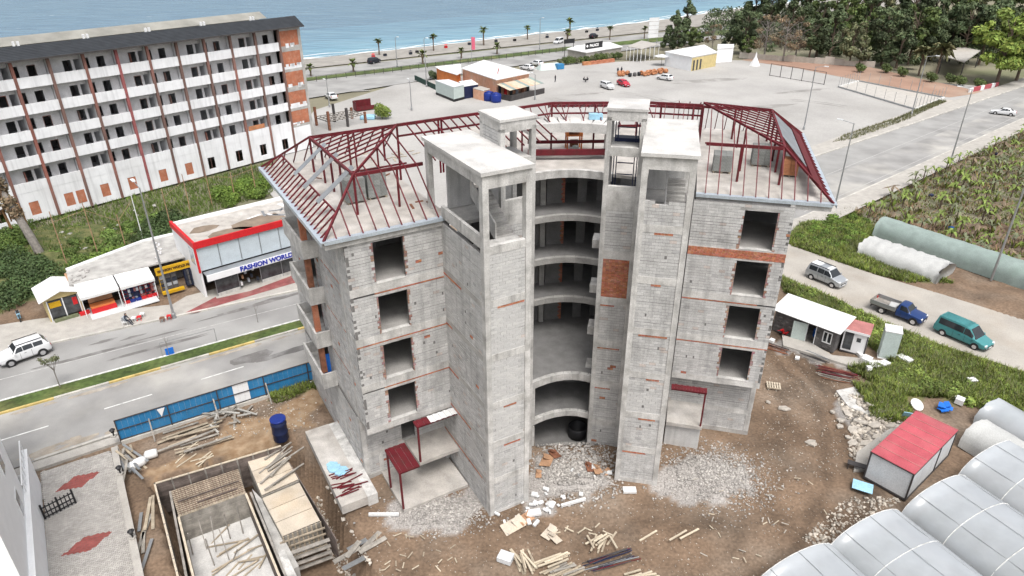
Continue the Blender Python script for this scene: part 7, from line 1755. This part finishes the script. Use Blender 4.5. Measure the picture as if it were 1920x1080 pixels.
# ================================================================== COAST, RESTAURANTS, CAR PARK
GZ=-.12
def frond_palm(seed,h,r,nf=16,droop=.5,leaf='leaf'):
    rd=random.Random(seed); t=thing('palm_tree','','tree',(0,0,0)); b=MB(); b.tube((0,0,0),(.06,0,h*.5),.26,.2,8); b.tube((.06,0,h*.5),(.03,.05,h),.2,.17,8); b.build('trunk',MT['bark'],t)
    b=MB(); 
    for i in range(nf):
        a=i*2.4+rd.random()*.4; el=rd.uniform(-.5,1.1); L=r*rd.uniform(.8,1.15); v=rd.uniform(.7,1.35); b.tint=(v*rd.uniform(.95,1.2),v,v*.85)
        d=Vector((math.cos(a)*math.cos(el),math.sin(a)*math.cos(el),math.sin(el))); s=Vector((-math.sin(a),math.cos(a),0)); p0=Vector((0,0,h)); p1=p0+d*L*.55; p2=p1+d*L*.45+Vector((0,0,-droop*L*.5)); w_=r*.2
        for k in (-1,1): b.poly([tuple(p0),tuple(p1+s*k*w_),tuple(p2)] if k>0 else [tuple(p0),tuple(p2),tuple(p1+s*k*w_)])
        for k in (-1.6,1.6): b.poly([tuple(p0),tuple(p1*.8+p0*.2+s*k*w_),tuple(p1*.35+p2*.65)])
    b.build('crown',MT[leaf],t); 
    b=MB(); b.lathe([(.2,h-1.1),(.42,h-.5),(.3,h)],n=8); b.build('dry_skirt',MT['leaf_brown'],t); return t
pA=frond_palm(1,4.3,1.7); pB=frond_palm(2,2.2,1.6,14)
sea_p=[(711,102,72),(813,94,64),(907,84,51),(989,73,47),(1068,66,34),(1143,74,48),(1208,72,50)]
for i,(x,y,ty) in enumerate(sea_p):
    p=at(x,y); s_=max(.8,hgt(x,ty+4,p)/4.3); lb='tall fan palm on the sea side of the coast road'
    o=pA if i==0 else copy_tree(pA); o.location=(p.x,p.y,-.1); o.rotation_euler=(0,0,i*1.3); o.scale=(s_,)*3; o['label']=lb; o['group']='palms along the sea front'
for i,(x,y) in enumerate(((583,142),(663,134),(793,119),(865,109),(932,101),(1064,76))):
    p=at(x,y); o=pB if i==0 else copy_tree(pB); o.location=(p.x,p.y,-.05); o.rotation_euler=(0,0,i*1.9); o.scale=(1.0+.1*(i%3),)*3; o['label']='short bushy palm in the median of the coast road'; o['group']='palms in the coast road median'
# fence along the coast road median
f0,f1=at(575,155),at(1062,96); gt2=thing('median_fence','long grey post fence along the coast road median','fence',(f0.x,f0.y,0),ang(f0,f1)); L=(f1-f0).length
for i in range(int(L/2.6)+1): b=MB(); b.bx(i*2.6-.05,-.05,0,i*2.6+.05,.05,1.35); b.build('post',MT['dark_steel'],gt2)
for z in (.45,1.3): b=MB(); b.bx(0,-.03,z,L,.03,z+.06); b.build('rail',MT['dark_steel'],gt2)
b=MB()
for i in range(int(L/.3)): b.bx(i*.3-.012,-.012,.46,i*.3+.012,.012,1.29)
b.build('bars',MT['dark_steel'],gt2,kind='stuff')
for ba,tp,ar,lb in (((745,126),(745,70),-.8,'slim lamp post on the coast road left of the restaurants'),((800,162),(801,72),-.8,'tall lamp post beside the planter of the orange restaurant'),((1012,92),(1012,34),-.8,'tall lamp post on the coast road right of the orange restaurant'),((772,206),(770,152),2,'pole in the lot before the green cabin'),((618,200),(614,152),2.2,'pole behind the white saloon in the hotel lot'),((1003,186),(1002,140),2.2,'lamp post beside the striped awning')):
    lamp_post(ba,tp,ar,lb,'slim lamp posts towards the sea',1.2)
for i,(x,y,c) in enumerate(((700,107,'red_paint'),(722,104,'cloth_dark'),(770,101,'cloth_dark'),(782,98,'black'),(836,89,'red_paint'),(880,83,'cloth_dark'),(930,78,'cloth_dark'),(965,76,'black'),(1026,70,'cloth_dark'),(1100,60,'black'),(1120,57,'cloth_dark'))):
    p=at(x,y); t=thing('beach_hut',['red kiosk stand on the beach by the first palm','dark beach stand right of the first palm','dark beach stand between the first two palms','black beach stand left of the second palm','red kiosk stand on the beach right of the second palm','dark stand left of the third palm','dark stand right of the third palm','black stand left of the fourth palm','dark stand right of the fourth palm','black stand on the beach right of the tallest palm','dark stand farthest along the beach'][i],'beach stand',(p.x,p.y,-.1),.5,'stands along the beach')
    b=MB(); t.scale=(.6,.6,.6); b.box(0,0,.5,1.6,1.0,1.0); b.build('counter',MT[c],t); b=MB(); b.lathe([(1.1,1.5),(.1,1.9)],n=8); b.build('shade',MT['plank_grey' if i%2 else c],t); b=MB(); b.tube((0,0,1),(0,0,1.6),.05); b.build('post',MT['dark_steel'],t)
def zq(x,y): return (760+x/6.857,80+y/6.857)
def block(t,px,z0,z1,m,name='wall',top=None,over=0,inset=0):
    P=[at(a,c,z1 if top is None else top) for a,c in px]; c=sum(P,Vector())/len(P); o=tuple(t.location)
    Q=[(c+(p-c)*(1-inset)) for p in P]; b=MB(origin=o); b.prism([(q.x,q.y) for q in Q],z0,z1); return b.build(name,MT[m],t)
rp=[zq(1170,480),zq(1610,390),zq(1010,225),zq(720,330)]
c=at(*zq(1100,480)); rs=thing('beach_restaurant','orange and peach restaurant with big white roof and striped awning','restaurant',(c.x,c.y,GZ))
block(rs,rp,GZ,3.9,'peach',top=3.9,inset=.04); block(rs,rp,3.91,4.08,'white_plastic','roof',top=4.0)
lp_=[zq(450,350),zq(665,415),zq(722,385),zq(715,275),zq(380,310)]; block(rs,lp_,GZ,3.1,'orange_paint',top=3.1,inset=.1); block(rs,lp_,3.11,3.25,'white_plastic','roof',top=3.2)
A_,B_=at(*rp[0],0),at(*rp[1],0); a_=at(*zq(1170,480),3.9); b_=at(*zq(1610,390),3.9); d=(b_-a_).normalized(); n_=Vector((d.y,-d.x,0)); W2=(b_-a_).length; ra_=math.atan2(d.y,d.x)
fr=((a_.x,a_.y),ra_); o=tuple(rs.location)
n=10
for i in range(n):                                    # awning stripes
    x0,x1=W2*i/n,W2*(i+1)/n; b=MB(frame=fr,origin=o); b.slab3([(x0,-.05,3.0),(x0,-4.2,2.2),(x1,-4.2,2.2),(x1,-.05,3.0)][::-1],.05); b.build('awning_stripe',MT[('plank_pale','green_cabin','peach','leaf_olive')[i%4] if i%2==0 else ('net_green' if i%4==1 else 'plank_pale')],rs)
for i in range(6): x=W2*(i+.3)/6; b=MB(frame=fr,origin=o); b.bx(x,-.06,GZ,x+.9,-.045 if False else -.02,2.6); b.build('shop_front',MT[('cloth_dark','red_paint','glass_shop','cloth_light','rust','black')[i]],rs)
b=MB(frame=fr,origin=o); b.bx(-.1,-4.4,GZ,.1,-.1,1.1); b.bx(.11,-4.5,GZ,W2,-4.25,1.1); b.build('planter_wall',MT['dark_steel'],rs)
g3=[zq(385,490),zq(620,578),zq(752,545),zq(560,478)]; gcab=thing('green_cabin','pale grey green cabin on a dark base left of the orange restaurant','cabin',(*at(*zq(600,740))[:2],GZ)); block(gcab,g3,.45,3.0,'green_cabin','body',top=3.0); block(gcab,g3,3.01,3.12,'panel_grey','roof',top=3.0,inset=-.02); block(gcab,g3,GZ,.44,'black','base',top=3.0,inset=-.01)
bc=thing('blue_cabin','navy blue cabin with white roof behind the pale green cabin','cabin',(*at(*zq(820,720))[:2],GZ)); q3=[zq(755,560),zq(935,532),zq(850,475),zq(690,500)]; block(bc,q3,GZ,2.6,'navy','body',top=2.7); block(bc,q3,2.61,2.72,'white_plastic','roof',top=2.7,inset=-.03)
oc=thing('pump_house','small peach block with flat roof beside the blue water tanks','hut',(*at(*zq(960,740))[:2],GZ)); q3=[zq(870,590),zq(1000,625),zq(1090,600),zq(960,560)]; block(oc,q3,GZ,2.0,'peach','wall',top=2.0); block(oc,q3,2.01,2.1,'paving_pale','roof',top=2.0,inset=-.03)
for i,(x,y) in enumerate(((1075,735),(1165,755))):
    p=at(*zq(x,y)); t=thing('water_tank',['bright blue round water tank behind its twin','bright blue round water tank in front of its twin'][i],'tank',(p.x,p.y,GZ)); b=MB(); b.lathe([(1.15,0),(1.2,.5),(1.2,1.6),(1.1,1.8)],n=20); b.build('body',MT['blue_tank'],t,smooth=True); b=MB(); b.lathe([(1.1,1.8),(.5,1.98),(.35,2.08),(.3,2.1)],n=20); b.build('lid',MT['blue_tank'],t,smooth=True)
mk('pink',(.62,.13,.2),var=.1)
p=at(885,122); t=thing('pink_flag','tall pink banner flag behind the orange restaurant','flag',(p.x,p.y,GZ)); b=MB(); b.tube((0,0,0),(0,0,7.6),.06); b.build('pole',MT['galv'],t); b=MB(); b.bx(0,-.02,4.2,1.0,.02,7.5); b.build('flag',MT['pink'],t)
p=at(936,172,0); t=thing('red_flag','small furled red flag on a mast before the white restaurant roof','flag',(p.x,p.y,GZ)); b=MB(); b.tube((0,0,0),(0,0,5.6),.05); b.build('mast',MT['dark_steel'],t); b=MB(); b.beam((0,0,5.5),(-.5,0,3.9),.35,.12); b.build('flag',MT['red_paint'],t)
a=at(*zq(125,475)); c=at(*zq(390,600)); t=thing('planter_fence','low dark planter fence at the corner of the orange restaurant','fence',(a.x,a.y,GZ),ang(a,c)); L=(c-a).length
for i in range(5): b=MB(); b.bx(L*i/5+.02,-.1,0,L*(i+1)/5-.02,.1,1.2); b.build('panel',MT['green_dark'],t)
def shrub(label,x,y,r,m,group=None,n=700,h=.8,stem=True,cat='shrub'):
    p=at(x,y); t=thing('shrub',label,cat,(p.x,p.y,GZ),0,group); b=MB(); b.tube((0,0,0),(0,0,r),.07,.04,6); b.build('stem',MT['bark'],t)
    leafcloud('foliage',[(0,0,r*h),(r*.4,.1,r*.7),(-.3*r,.2*r,r*1.1)],[r*.75,r*.6,r*.55],n,.2,m,t,squash=.9); return t
shrub('round dark shrub inside the dark planter fence',812,148,1.4,'leaf_dark'); shrub('pale green tree crown beside the steel frames and the hotel end',717,222,2.0,'leaf_light',n=1400)
# white roofed restaurant with its black sign, hedge and planters
r2=[(1062,92),(1099,99),(1168,88),(1142,79),(1080,86)]; c=at(1100,108); t=thing('white_roof_restaurant','long white roofed restaurant with a black sign on its roof','restaurant',(c.x,c.y,GZ)); block(t,r2,GZ,2.5,'paving_pale',top=2.6,inset=.05); block(t,r2,2.51,2.7,'white_plastic','roof',top=2.6)
a=at(1097,93,2.7); c=at(1129,88,2.7); sg=MB(); L=(c-a).length; o=thing('roof_sign','black sign board with white lettering on the white restaurant roof','sign',(a.x,a.y,2.72),ang(a,c)); sg.bx(0,-.15,0,L,0,1.7); sg.build('board',MT['black'],o); text_mesh('PALACE',1.05,'letter_white','sign_letters',o,(L*.5,-.17,.85),(PI/2,0,0)); b=MB(); b.box(L*.1,-.17,.85,.6,.03,.6,0,0,.78); b.build('emblem',MT['letter_white'],o)
a=at(1058,80,4.2); o=thing('roof_sign','small dark sign standing at the left end of the white roofed restaurant','sign',(a.x,a.y,GZ),.6); b=MB(); b.bx(0,-.1,4.0,3.8,.1,5.2); b.build('board',MT['black'],o); b=MB(); b.bx(.2,-.05,0,.35,.05,4.0); b.bx(3.4,-.05,0,3.55,.05,4.0); b.build('legs',MT['dark_steel'],o)
for i in range(12):
    x=1050+i*10; y=122-i*1.15; shrub('bushy shrub in the hedge before the white roofed restaurant',x,y,random.uniform(1.1,1.7),'leaf' if i%3 else 'leaf_olive','hedge shrubs before the white roofed restaurant',500)
for i in range(5):
    p=at(1100+i*11,121-i*1.3); b=MB(); b.box(0,0,.45,2.6,.8,.9); o=b.build('planter',MT['brick' if i else 'pot'],bevel=.03); o.location=(p.x,p.y,GZ); o.rotation_euler=(0,0,.5); tag(o,'terracotta planter below the restaurant hedge' if i else 'paler terracotta planter at the left end of the row','planter','planters below the restaurant hedge')
pv=[(1176,87),(1203,92),(1236,83),(1203,76)]; c=at(1203,112); t=thing('terrace_pavilion','open pavilion with pale roof on slim posts beside the white roofed restaurant','pavilion',(c.x,c.y,GZ)); block(t,pv,3.5,3.65,'paving_pale','roof',top=3.6)
for i in range(4):
    for k in range(4):
        q=[at(*p_,3.6) for p_ in (pv[i],pv[(i+1)%4])]; x=q[0].lerp(q[1],k/4); b=MB(origin=tuple(t.location)); b.tube((x.x,x.y,GZ),(x.x,x.y,3.5),.08,n=6); b.build('post',MT['white_paint'],t)
p=at(1223,82); t=thing('stacked_sign','tall white sign of five stacked panels near the pavilion','sign',(p.x,p.y,GZ),.35)
b=MB(); b.bx(-1.7,0,0,-1.55,.1,8); b.bx(1.55,0,0,1.7,.1,8); b.build('posts',MT['galv'],t)
for i in range(5): b=MB(); b.bx(-1.8,-.08,2.0+i*1.25,1.8,-.005,3.1+i*1.25); b.build('sign_panel',MT['white_paint'],t)
for lb,px,h in (('white flat roofed building with cream front and doors by the car park',[(1247,98),(1297,108),(1345,99),(1320,85)],3.4),('plain white block building at the car park corner by the dark trees',[(1345,92),(1376,90),(1376,84),(1346,84)],3.6)):
    c=at(px[1][0],px[1][1]+16); t=thing('white_building',lb,'building',(c.x,c.y,GZ)); block(t,px,GZ,h,'white_paint',top=h,inset=.02); block(t,px,h+.01,h+.2,'white_plastic','roof',top=h,inset=-.02)
    if h<3.5:
        a=at(px[1][0],px[1][1],h); c2=at(px[2][0],px[2][1],h); fr=((a.x,a.y),ang(a,c2)); L=(c2-a).length
        b=MB(frame=fr,origin=tuple(t.location)); b.bx(.3,-.06,GZ,L-.2,.02,h-.2); b.build('front_wall',MT['yellow_pale'],t)
        for i in range(3): b=MB(frame=fr,origin=tuple(t.location)); b.bx(.8+i*1.5,-.1,GZ+.1,1.5+i*1.5,-.065,2.6); b.build('door',MT['glass_shop'],t)
p=at(1240,122); t=thing('parasol','flat grey canopy on a post by the clay pots','parasol',(p.x,p.y,GZ)); b=MB(); b.lathe([(2.2,2.5),(.2,3.0)],n=8); b.build('canopy',MT['panel_grey'],t); b=MB(); b.tube((0,0,0),(0,0,2.6),.06); b.build('post',MT['dark_steel'],t)
bpot=MB(); bpot.lathe([(.25,0),(.5,.3),(.62,.8),(.45,1.15),(.4,1.25),(.34,1.1)],n=14); me=None
for i in range(18):
    x,y=(1158+(i%4)*5,139+(i//4)*2.5) if i<6 else (1203+(i-6)*3.7,139-(i-6)*.55+(i%2)*2.5); p=at(x,y)
    if me is None: o=bpot.build('clay_pot',MT['pot'],smooth=True); me=o.data
    else: o=bpy.data.objects.new('clay_pot',me); link(o)
    o.location=(p.x,p.y,GZ+.45); o.rotation_euler=(1.4,0,random.uniform(-.5,.9)); tag(o,'orange clay jar lying in the cluster behind the red car' if i<6 else 'orange clay jar lying in the long row by the grey canopy','jar','clay jars behind the red car' if i<6 else 'clay jars in the long row')
for i,(x,y,m) in enumerate(((1190,142,'slate'),(1198,141,'black'),(1181,143,'black'))):
    p=at(x,y); b=MB(); b.lathe([(.4,0),(.5,.5),(.45,.9)],n=10); o=b.build('planter',MT[m],smooth=True); o.location=(p.x,p.y,GZ); tag(o,['dark grey tub left of the long jar row','black tub next to the long jar row','black tub nearest the red car'][i],'tub')
for x,y,r,lb,top in ((1158,138,.3,'person in dark clothes standing in the car park, left of two','cloth_dark'),(1165,137,.6,'person in dark clothes standing in the car park, right of two','cloth_dark'),(1041,153,1.2,'person walking alone across the car park','black'),(1301,131,.2,'person standing before the cream building front','cloth_dark')): p=at(x,y); person(lb,p.x,p.y,GZ,r,'stand',top)
for i,(x,y) in enumerate(((1094,153),(1102,153))): p=at(x,y); person(['person sitting at the table in the open car park, left one','person sitting at the table in the open car park, right one'][i],p.x,p.y,GZ,-1.5+3.0*i,'sit','black')
p=at(1098,153); t=thing('table','small dark table between two seated people in the car park','table',(p.x,p.y,GZ)); b=MB(); b.lathe([(.45,.7),(.45,.75)],n=12); b.build('top',MT['dark_steel'],t); b=MB(); b.tube((0,0,0),(0,0,.7),.05); b.build('leg',MT['dark_steel'],t)
p=at(1415,122); t=thing('white_tent','small white pointed tent at the far edge of the car park','tent',(p.x,p.y,GZ)); b=MB(); b.lathe([(1.5,0),(.35,2.2),(.05,3.6)],n=8); b.build('cover',MT['white_plastic'],t); b=MB(); b.tube((0,0,3.5),(0,0,4.0),.04); b.build('pole',MT['galv'],t)
p=at(1030,128); t=thing('boat_cover','low blue and pale green tent cover beside the car park entrance','tent',(p.x,p.y,GZ),.4); b=MB(); b.add([(-3.5,-1.8,0),(3.5,-1.8,0),(3.5,1.8,0),(-3.5,1.8,0),(-2.6,0,1.5),(2.6,0,1.5)],[(0,1,5,4),(1,2,5),(2,3,4,5),(3,0,4)]); b.build('cover',MT['green_cabin'],t); b=MB(); b.box(2.4,-1.4,.7,2.0,1.6,1.3); b.build('blue_end',MT['blue_sheet'],t)
# low wall at the back of the car park, sports frames
a,c=at(1386,108),at(1640,126); t=thing('boundary_wall','long low beige wall at the foot of the dark trees','wall',(a.x,a.y,GZ),ang(a,c)); L=(c-a).length
for i in range(14): b=MB(); v=random.uniform(.8,1.1); b.tint=(v,v*.97,v*.93); b.bx(L*i/14,-.15,0,L*(i+1)/14-.05,.15,random.uniform(1.3,2.1)); b.build('wall_panel',MT['court'],t)
a,c=at(1443,141),at(1545,158); t=thing('goal_frame','row of thin grey net posts across the car park','frame',(a.x,a.y,GZ),ang(a,c)); L=(c-a).length
for i in range(6): b=MB(); b.bx(L*i/5-.06,-.06,0,L*i/5+.06,.06,3.0); b.build('post',MT['dark_steel'],t)
for z in (.1,2.95): b=MB(); b.bx(0,-.04,z,L,.04,z+.08); b.build('rail',MT['dark_steel'],t)
cs=[(1572,163),(1715,205),(1770,183),(1610,152)]; a=at(*cs[0]); t=thing('court_fence','thin low posts and kerb round the pale sports court','fence',(a.x,a.y,GZ)); o=tuple(t.location)
for i in range(4):
    p,q=at(*cs[i]),at(*cs[(i+1)%4]); b=MB(origin=o); b.beam((p.x,p.y,GZ+.15),(q.x,q.y,GZ+.15),.3,.35); b.build('kerb',MT['line_white' if i%2 else 'galv'],t)
    for k in range(8): x=p.lerp(q,k/8); b=MB(origin=o); b.tube((x.x,x.y,GZ),(x.x,x.y,2.4),.045,n=5); b.build('post',MT['galv'],t)
b=MB(); 
P=W([(1560,268),(1580,255),(1690,218),(1760,188),(1775,190),(1700,226),(1600,262)]); o=blades('roadside_grass',rand_in(P,2500),.5,.06,'leaf_olive',zf=lambda x,y:GZ); o['label']='dry grass strip between the car park and the main road'
b=MB(); b.sheet(W([(1560,282),(1600,262),(1700,228),(1800,196),(1810,190),(1775,186),(1690,214),(1570,256),(1535,270)]),-.07); struct('gravel_verge',b,MT['court'])
# dark steel frames and red skip beside the hotel
p=at(640,232); t=thing('steel_shed_frame','rusty dark steel shed frame with lattice floor beside the hotel end','frame',(p.x,p.y,-.1),.75)
for x in (-4,0,4):
    for y in (-2.5,2.5): b=MB(); b.bx(x-.2,y-.2,0,x+.2,y+.2,3.6 if x<3 else 2.2); b.build('post',MT['rust'] if x else MT['dark_steel'],t)
for x in range(-4,5): b=MB(); b.bx(x-.06,-2.5,1.5,x+.06,2.5,1.62); b.build('joist',MT['dark_steel'],t)
for y in (-2.5,-1.2,0,1.2,2.5): b=MB(); b.bx(-4,y-.08,1.63,4,y+.08,1.8); b.build('joist',MT['plank_grey'],t)
p=at(683,205); t=thing('red_skip','dark red metal skip with broken side standing in the lot','skip',(p.x,p.y,-.1),.6)
for q in ((-2,-1,.2,2,-.9,1.0),(-2,.9,.2,2,1,2.0),(-2.1,-.9,.2,-2,.9,2.0)): b=MB(); b.bx(*q); b.build('side',MT['red_steel'],t)
b=MB(); b.bx(-2,-.9,.1,2.6,.9,.2); b.build('floor',MT['rust'],t)
b=MB(); b.box(0,0,.4,3,1.8,.8); o=b.build('tarp_heap',MT['blue_light'],bevel=.2); p=at(690,222); o.location=(p.x,p.y,-.1); tag(o,'pale blue tarpaulin heap beside the red skip','tarp')
# ================================================================== TREES
def tree(seed,h,r,m,kind='round',n=3600,size=.42,bark='bark'):
    rd=random.Random(seed); t=thing('tree','','tree',(0,0,0)); b=MB(); hb=h*(.3 if kind!='cone' else .12)
    b.tube((0,0,0),(.1,.1,h*.45),h*.022,h*.014,7); b.tube((.1,.1,h*.45),(0,.2,h*.85),h*.014,h*.004,6); C=[];R_=[]
    nb=26 if kind!='bare' else 12
    for i in range(nb):
        z=rd.uniform(hb,h*.93); f=(z-hb)/(h-hb); a=rd.random()*6.28
        rr=r*(1-f)**.75 if kind=='cone' else r*math.sin(PI*min(1,(.12+f*.85)))**.6
        q=rd.uniform(.35,1.0)*rr; e=(math.cos(a)*q,math.sin(a)*q,z); b.tube((.05,.1,z*.72),e,h*.007,h*.002,5); C.append(e); R_.append(r*rd.uniform(.22,.42)*(1-.4*f))
    if kind=='bare':
        for i in range(140):
            e=Vector(rd.choice(C)); s=e*rd.uniform(.55,1.0); d=Vector((rd.gauss(0,1),rd.gauss(0,1),rd.uniform(.0,1.6))).normalized(); b.tube(s,s+d*r*rd.uniform(.3,.7),h*.0035,h*.001,4)
    b.build('trunk',MT[bark],t); leafcloud('crown',C,R_,n,size,m,t,squash=.75 if kind!='cone' else .95,shell=.35,tintv=(.55,1.5)); return t
TR=[tree(1,15,4.6,'leaf_dark','cone'),tree(2,15,5.2,'leaf_dark'),tree(3,15,5.0,'leaf'),tree(4,13,4.6,'leaf_brown','bare',900,.3,'bark_grey'),tree(5,12,3.8,'leaf_olive'),tree(6,17,6.5,'leaf_light',n=6500,size=.5),tree(7,16,3.4,'leaf_dark','cone',3200)]
TL={0:'dark pine','1':''}
names={0:'dark ragged pine',1:'broad dark green tree',2:'mid green broad tree',3:'bare brownish grey tree',4:'pale olive green tree',5:'big light green tree',6:'slender dark conifer'}
spots=[(0,1262,92,.8),(0,1283,84,.95),(1,1270,100,.55),(2,1296,96,.5),(3,1335,92,.62),(0,1372,98,.8),(1,1392,100,.85),(2,1400,108,.45),(3,1432,110,1.0),(3,1468,114,1.0),(3,1490,112,.9),(0,1410,62,1.2),(1,1440,66,1.1),(6,1530,106,1.1),(1,1516,112,.8),(0,1555,104,1.0),(4,1592,122,1.0),(4,1610,124,.7),(2,1628,112,.9),(2,1575,92,1.1),(1,1652,122,1.05),(0,1680,126,1.05),(2,1702,120,1.1),(6,1745,112,1.2),(1,1730,120,.9),(0,1775,112,1.15),(1,1800,118,1.1),(5,1868,158,1.05),(5,1905,152,1.0),(1,1835,120,1.1),(0,1850,100,1.2),
  (1,1480,74,1.1),(6,1500,70,1.1),(0,1620,76,1.2),(2,1600,62,1.1),(4,1660,70,1.4),(1,1700,74,1.2),(0,1740,70,1.25),(2,1780,74,1.2),(4,1820,72,1.4),(2,1860,76,1.25),(0,1900,84,1.25),(1,1640,48,1.2),(0,1560,54,1.1),(1,1720,46,1.2),(2,1800,44,1.2),(1,1880,50,1.2),(2,1530,60,.9),(4,1690,96,.9),(4,1765,90,1.0),(1,1930,110,1.2),(2,1950,80,1.2)]
usedt=set()
for i,(k,x,y,s_) in enumerate(spots):
    p=at(x,y); where='at the left end of the wood' if x<1320 else 'behind the white block building' if x<1410 else 'before the wood beyond the car park' if y>100 and x<1560 else 'in the wood behind the sports court' if x<1720 else 'in the wood at the upper right'
    if y<=80: where='deep in the wood towards the sea'
    if k==5: where='leaning over the main road at the right edge' if x<1890 else 'cut by the right edge of the photo'
    lb=names[k]+' '+where
    o=TR[k] if k not in usedt else copy_tree(TR[k]); usedt.add(k); o.location=(p.x,p.y,-.2); o.rotation_euler=(0,0,i*1.7); o.scale=(s_*random.uniform(.92,1.08),)*2+(s_,); o['label']=lb; o['group']=lb+' group' if False else names[k]+'s '+where
pC=frond_palm(5,6.0,2.8,34,.9,'leaf_olive')
for i,(x,y) in enumerate(((1722,140),(1754,145))): p=at(x,y); o=pC if i==0 else copy_tree(pC); o.location=(p.x,p.y,-.2); o.rotation_euler=(0,0,i*2); o.scale=(1.0+.2*i,)*3; o['label']=['thick date palm by the court, left of the pair','thick date palm by the court, right of the pair'][i]
pg=[(1768,106),(1808,118),(1838,96),(1788,86)]; c=at(1800,135); t=thing('pergola','open shed with pale beige roof beside the date palms','shed',(c.x,c.y,-.2)); block(t,pg,4.0,4.2,'court','roof',top=4.0)
for x,y in pg: q=at(x,y,4.0); b=MB(origin=tuple(t.location)); b.tube((q.x,q.y,-.2),(q.x,q.y,4.0),.15); b.build('post',MT['dark_steel'],t)
bush_patch('wood_undergrowth',[(62,238),(70,228),(105,205),(124,196),(180,230),(160,330),(90,330)],260,2.6,26000,.45,'leaf_dark','dark undergrowth filling the wood')
for i,(x,y) in enumerate(((1690,143),(1745,153),(1780,156),(1800,160),(1835,165),(1612,135),(1660,136))): shrub('leafy shrub at the edge of the red earth by the palms',x,y,1.6,'leaf','shrubs at the edge of the red earth',700)
p=at(1838,168); t=thing('garden_wall','low red and white painted wall under the big light green tree','wall',(p.x,p.y,-.1),.55)
for i in range(8): b=MB(); b.bx(i*1.6-5,-.15,0,i*1.6-3.45,.15,1.0); b.build('wall_panel',MT['red_roof' if i%3 else 'white_paint'],t)
